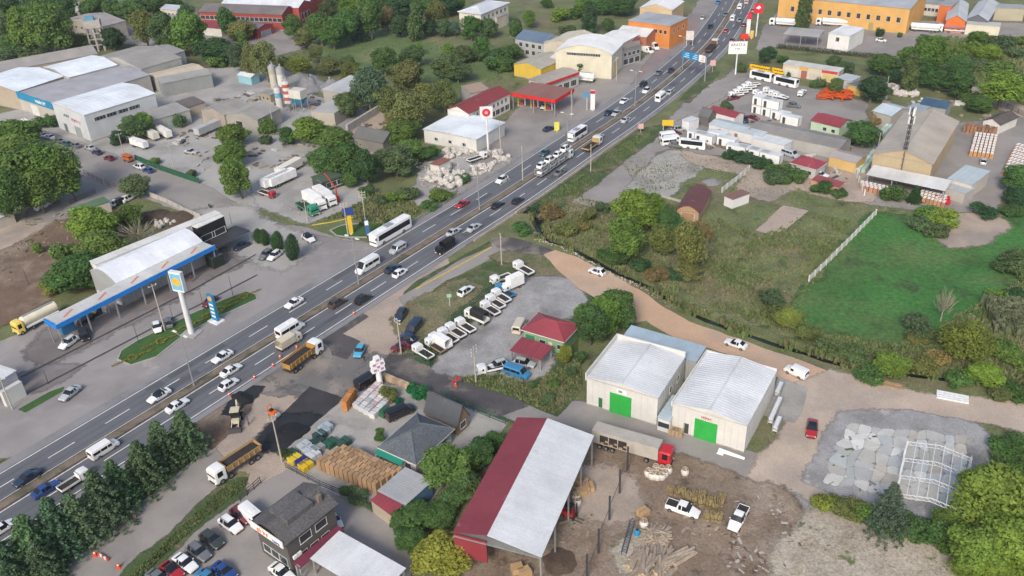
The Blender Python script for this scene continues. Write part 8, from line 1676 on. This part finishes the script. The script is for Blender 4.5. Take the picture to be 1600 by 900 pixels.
# crazy paving slabs on the gravel plot
nx_, ny_ = 10, 7; c0, c1, c2, c3 = (1288, 752), (1322, 660), (1512, 682), (1510, 798)
pts = {}
for i in range(nx_+1):
    for j in range(ny_+1):
        u, v = i/nx_, j/ny_; px = (c0[0]*(1-v)+c1[0]*v)*(1-u)+(c3[0]*(1-v)+c2[0]*v)*u; py = (c0[1]*(1-v)+c1[1]*v)*(1-u)+(c3[1]*(1-v)+c2[1]*v)*u
        g = G(px, py); pts[i, j] = g+Vector((rs2.uniform(-.7, .7), rs2.uniform(-.7, .7), 0))
sb = tag(MB().add([pts[0, 0]+Vector((0, 0, .06)), pts[nx_, 0]+Vector((0, 0, .06)), pts[nx_, ny_]+Vector((0, 0, .06)), pts[0, ny_]+Vector((0, 0, .06))], [[0, 1, 2, 3]]).build('slab_paving', 'm_gravelhard' if 'm_gravelhard' in MATS else M('m_gravelhard', (.30, .30, .305), .95, .2, .5, .25, 4).name), kind='structure')
for i in range(nx_):
    for j in range(ny_):
        q = [pts[i, j], pts[i+1, j], pts[i+1, j+1], pts[i, j+1]]; c = sum(q, Vector())/4; ring = []
        for k in range(4):
            a_, b_, d_ = q[k], q[(k+1) % 4], q[k-1]
            for f, t in ((d_, .28), (b_, .28)):
                p = a_.lerp(f, t*.6*rs2.uniform(.5, 1.3)); p = c+(p-c)*.965; ring.append((p.x-c.x, p.y-c.y))
        tint = rs2.choice(((.80, .82, .84), (1, 1, .98), (.9, .9, .86), (1.15, 1.15, 1.15), (.95, .88, .80), (.82, .88, .92))); k_ = rs2.uniform(.85, 1.12)
        ob('slab', MB().prism(ring, .065, .16+rs2.uniform(0, .05)).mesh('slab', 'm_slab'), sb, (c.x, c.y, 0), 0, None, tuple(x*k_ for x in tint))
# white steel frame
A_, B_, C_ = G(1418, 690, 4), G(1409, 773, 4), G(1518, 716, 4)
u = (C_-A_); W_ = u.length; u.normalize(); v = Vector((-u.y, u.x, 0)); D_ = (B_-A_).dot(v); v = v*(1 if D_ > 0 else -1); D_ = abs(D_)
e = empty('portal_structure', (A_.x, A_.y, 0), math.atan2(u.y, u.x), 'white bare steel portal frame standing on the slabs', 'steel frame'); sg_ = 1 if Vector((-u.y, u.x, 0)).dot(v) > 0 else -1
M('m_framewhite', (.68, .70, .72), .5, .08, 1, 0)
for k in range(4):
    y = sg_*D_*k/3
    for x in (0, W_): MB().box(x-.14, x+.14, y-.14, y+.14, 0, 4).build('column', 'm_framewhite', e)
    mb = MB().bar((0, y, 4), (W_/2, y, 4.9), .09).bar((W_/2, y, 4.9), (W_, y, 4), .09).bar((0, y, 3.4), (W_/2, y, 4.2), .06).bar((W_/2, y, 4.2), (W_, y, 3.4), .06)
    for q in range(12):
        x0_, x1_ = W_*q/12, W_*(q+1)/12; zt = lambda x: 4+.9*(1-abs(x/W_*2-1)); zb_ = lambda x: 3.4+.8*(1-abs(x/W_*2-1)); mb.bar((x0_, y, zt(x0_)), (x1_, y, zb_(x1_)), .045)
    mb.build('truss', 'm_framewhite', e)
for q in range(8):
    x = W_*q/7; z_ = 4.1+.9*(1-abs(x/W_*2-1)); MB().box(x-.04, x+.04, min(0, sg_*D_)-.4, max(0, sg_*D_)+.4, z_, z_+.1).build('purlin', 'm_framewhite', e)
mb = MB().bar((0, 0, 0.1), (0, sg_*D_/3, 3.9), .06).bar((0, sg_*D_/3, .1), (0, 0, 3.9), .06).bar((W_, 0, .1), (W_, sg_*D_/3, 3.9), .06); mb.build('bracing', 'm_framewhite', e)
# beams and planks by the pale road
BE = MB().box(-2.6, 2.6, -.16, .16, 0, .35).mesh('steel_beam', 'm_framewhite')
for k in range(4):
    g = G(1488, 617+k*3.2); tag(ob('steel_beam', BE, None, (g.x, g.y, .05), heading((1488, 620), (10, 2))+rs2.uniform(-.03, .03)), 'white steel beam lying in the stack beside the stream', 'beam', 'white beams by the stream')
PK = MB().box(-3.4, 3.4, -.2, .2, 0, .2).mesh('plank', 'm_wood')
for k in range(4):
    g = G(1376+k*1.5, 595+k*3); tag(ob('timber_plank', PK, None, (g.x, g.y, .05+.1*(k % 2)), heading((1376, 597), (10, 2.3))+rs2.uniform(-.04, .04)), 'long timber plank lying by the stream bank', 'plank', 'planks by the stream')
RKp = Proto(); RKp.add('frame', MB().box(-1.8, 1.8, -.5, -.4, 0, 1.6).box(-1.8, 1.8, .4, .5, 0, 1.6).mesh('frame', 'm_steel')); RKp.add('sheet', MB().box(-1.7, 1.7, -.38, .38, .4, .5).box(-1.7, 1.7, -.38, .38, 1.1, 1.2).mesh('sheet', 'm_framewhite'))
for px, py in ((1217, 613), (1215, 637), (1214, 668), (1207, 655)):
    g = G(px, py); RKp.spawn('metal_rack', 'metal storage rack with white sheets beside the warehouse wall', 'rack', (g.x, g.y, .03), heading((px, py), (4, -9)), (1, 1, 1), 'racks beside the warehouse')
g = G(1143, 712); e = empty('tarpaulin_roll', g, heading((1143, 712), (9, 3)), 'crumpled white tarpaulin roll beside the warehouse corner', 'tarpaulin'); MB().cyl((-2.2, 0, .35), (2.2, 0, .3), .4, .25, 9).build('roll', 'm_white', e, True); MB().box(-2.4, -1.2, -.8, .7, .02, .35, .3, .25).build('loose_end', 'm_white', e)
for px, py in ((1050, 678), (1056, 679), (1062, 681)):
    g = G(px, py); PL.spawn('pallet_stack', 'stack of empty wooden pallets against the white warehouse front', 'pallet', (g.x, g.y, .03), heading((px, py), (9, 2.6)), (.40, .29, .18), 'empty pallets at the warehouse')
# clipped hedge by the far fuel station
A_, B_ = G(1216, 76), G(1370, 92); d = (B_-A_); L = d.length; an = math.atan2(d.y, d.x); e = empty('clipped_hedge', A_, an, 'long clipped dark hedge before the white station building', 'hedge'); mb = MB(); rr = random.Random(4)
for i in range(int(L/1.1)): leaf_cloud(mb, (i*1.1, 0, 1.0), (.9, .9, 1.0), 90, .2, rr)
x_ = mb.build('foliage', 'm_leaf', e); x_.color = (.018, .05, .022, 1); MB().box(0, L, -.15, .15, 0, 1).build('stems', 'm_bark', e)
for px, py, r_ in ((644, 610, 30), (655, 616, 30), (668, 624, 20), (622, 630, 18)): tree('bush', px, py-4, r_*.45, r_*.42, (.012, .12, .05), 'mound under bright green netting in the materials yard', 'netted mounds')
# ---------------- loose litter of the yards ----------------
def debris(poly, n, smin, smax, cols, label, seed):
    rr = random.Random(seed); W = [G(*p) for p in poly]; mbs = [MB() for _ in cols]
    for i in range(n):
        u, v = rr.random(), rr.random(); p = W[0].lerp(W[1], u).lerp(W[3].lerp(W[2], u), v); f = noise.noise(p*.12)
        if f < -.05: continue
        s = rr.uniform(smin, smax)*(1+f); a = rr.uniform(0, 3.14); c, d = math.cos(a), math.sin(a); l, w_, h = s*rr.uniform(.6, 2.2), s*rr.uniform(.3, .8), s*rr.uniform(.15, .8)
        q = [(p.x+c*x-d*y, p.y+d*x+c*y) for x, y in ((-l, -w_), (l, -w_), (l*.9, w_), (-l, w_*.8))]; mbs[rr.randrange(len(cols))].prism(q, 0, h)
    for mb, c in zip(mbs, cols):
        if mb.v: o = mb.build('debris', 'm_plain'); o.color = (*c, 1); tag(o, label, None, None, 'stuff'); o['category'] = 'debris'
DC = [(.45, .44, .42), (.16, .12, .09), (.30, .24, .18), (.08, .08, .09)]
debris([(250, 205), (420, 190), (560, 250), (330, 280)], 260, .2, .7, DC, 'scattered scrap and rubble on the dusty yard', 1)
debris([(330, 150), (520, 120), (560, 170), (340, 175)], 200, .3, .9, DC, 'scattered scrap round the concrete plant', 2)
debris([(900, 740), (1060, 740), (1240, 880), (820, 890)], 700, .05, .22, [(.40, .30, .19), (.12, .09, .07), (.30, .26, .22)], 'bark and wood scraps strewn over the lumber yard', 3)
debris([(1150, 780), (1215, 775), (1270, 890), (1130, 895)], 500, .08, .25, [(.42, .40, .37), (.14, .09, .07)], 'rubble strewn at the dirt yard edge', 4)
debris([(650, 250), (780, 235), (800, 255), (660, 310)], 260, .2, .6, [(.5, .48, .45), (.36, .33, .30)], 'stone chips and small slabs of the stone yard', 5)
debris([(1090, 180), (1330, 190), (1330, 290), (1090, 240)], 260, .2, .8, DC+[(.5, .5, .5)], 'clutter between the cabins of the container yard', 6)
debris([(1380, 130), (1500, 140), (1560, 190), (1380, 180)], 260, .3, 1.1, [(.55, .55, .54), (.2, .2, .2), (.35, .28, .2)], 'clutter behind the mast warehouse', 7)
debris([(560, 190), (640, 170), (650, 190), (600, 230)], 120, .2, .7, DC, 'clutter beside the block wall', 8)
debris([(1290, 690), (1510, 660), (1530, 800), (1290, 760)], 300, .06, .25, [(.10, .14, .06), (.2, .2, .2), (.5, .5, .5)], 'weeds and chips between the paving slabs', 9)
debris([(0, 350), (110, 330), (130, 420), (0, 470)], 200, .08, .3, [(.30, .24, .18), (.10, .12, .05)], 'clods on the bare wasteland', 10)
# ---------------- people ----------------
def person(px, py, d, shirt, trousers, label):
    """one continuous body grown with a skin modifier"""
    g = G(px, py); me = bpy.data.meshes.new('body')
    V_ = [(0, 0, .95), (0, 0, 1.2), (0, 0, 1.42), (0, 0, 1.52), (.02, 0, 1.66), (0, .19, 1.4), (.05, .26, 1.12), (.18, .26, .9), (0, -.19, 1.4), (-.05, -.26, 1.12), (.05, -.27, .88), (.02, .1, .9), (.12, .11, .5), (.08, .11, .06), (.2, .11, .03), (0, -.1, .9), (-.08, -.11, .5), (-.2, -.11, .08), (-.1, -.11, .03)]
    E_ = [(0, 1), (1, 2), (2, 3), (3, 4), (2, 5), (5, 6), (6, 7), (2, 8), (8, 9), (9, 10), (0, 11), (11, 12), (12, 13), (13, 14), (0, 15), (15, 16), (16, 17), (17, 18)]
    rd = [.15, .15, .14, .06, .105, .07, .05, .04, .07, .05, .04, .1, .075, .05, .04, .1, .075, .05, .04]
    me.from_pydata(V_, E_, []); o = bpy.data.objects.new('body', me); S.collection.objects.link(o)
    md_ = o.modifiers.new('s', 'SKIN')
    for i, sv in enumerate(me.skin_vertices[0].data): sv.radius = (rd[i], rd[i]); sv.use_root = (i == 0)
    o.modifiers.new('d', 'SUBSURF').levels = 1
    dg = bpy.context.evaluated_depsgraph_get(); m2 = bpy.data.meshes.new_from_object(o.evaluated_get(dg)); bpy.data.objects.remove(o)
    for m_ in ('m_skin', 'm_shirt', 'm_trouser'): m2.materials.append(None)
    m2.materials.clear()
    for nm, c in (('skin', (.35, .2, .13)), ('shirt', shirt), ('trousers', trousers)): m2.materials.append(M('m_%s_%d' % (nm, int(px)), c, .85, .1, 3, 0))
    for p in m2.polygons:
        z = p.center.z; p.material_index = 0 if z > 1.5 or (abs(p.center.y) > .2 and z < 1.05) else (1 if z > .96 else 2); p.use_smooth = True
    e = empty('person', (g.x, g.y, .03), heading((px, py), d), label, 'person'); ob('body', m2, e); MB().cyl((.0, 0, 1.68), (.0, 0, 1.8), .115, .06, 8).build('hair', 'm_black', e, True)
person(212, 812, (3, 5), (.08, .08, .07), (.30, .24, .15), 'person in dark top and tan trousers walking on the service road')
person(389, 664, (-4, 2), (.05, .07, .14), (.03, .03, .04), 'person in dark blue work clothes beside the backhoe')
person(570, 566, (2, 5), (.03, .03, .03), (.04, .04, .05), 'person in black standing near the light blue hatchback')
person(300, 441, (3, 4), (.04, .04, .05), (.25, .05, .05), 'person in dark top walking across the petrol forecourt')
# ---------------- haze ----------------
hb = MB().box(-700, 700, -60, 900, -5, 104).build('haze', None)
hm = bpy.data.materials.new('m_haze'); hm.use_nodes = True; hn = hm.node_tree; hn.nodes.clear()
ho = hn.nodes.new('ShaderNodeOutputMaterial'); hv = hn.nodes.new('ShaderNodeVolumePrincipled'); hv.inputs['Color'].default_value = (.85, .9, 1, 1); hv.inputs['Density'].default_value = .0001; hv.inputs['Anisotropy'].default_value = .2
hn.links.new(hv.outputs[0], ho.inputs['Volume']); hb.data.materials.append(hm); tag(hb, kind='stuff')
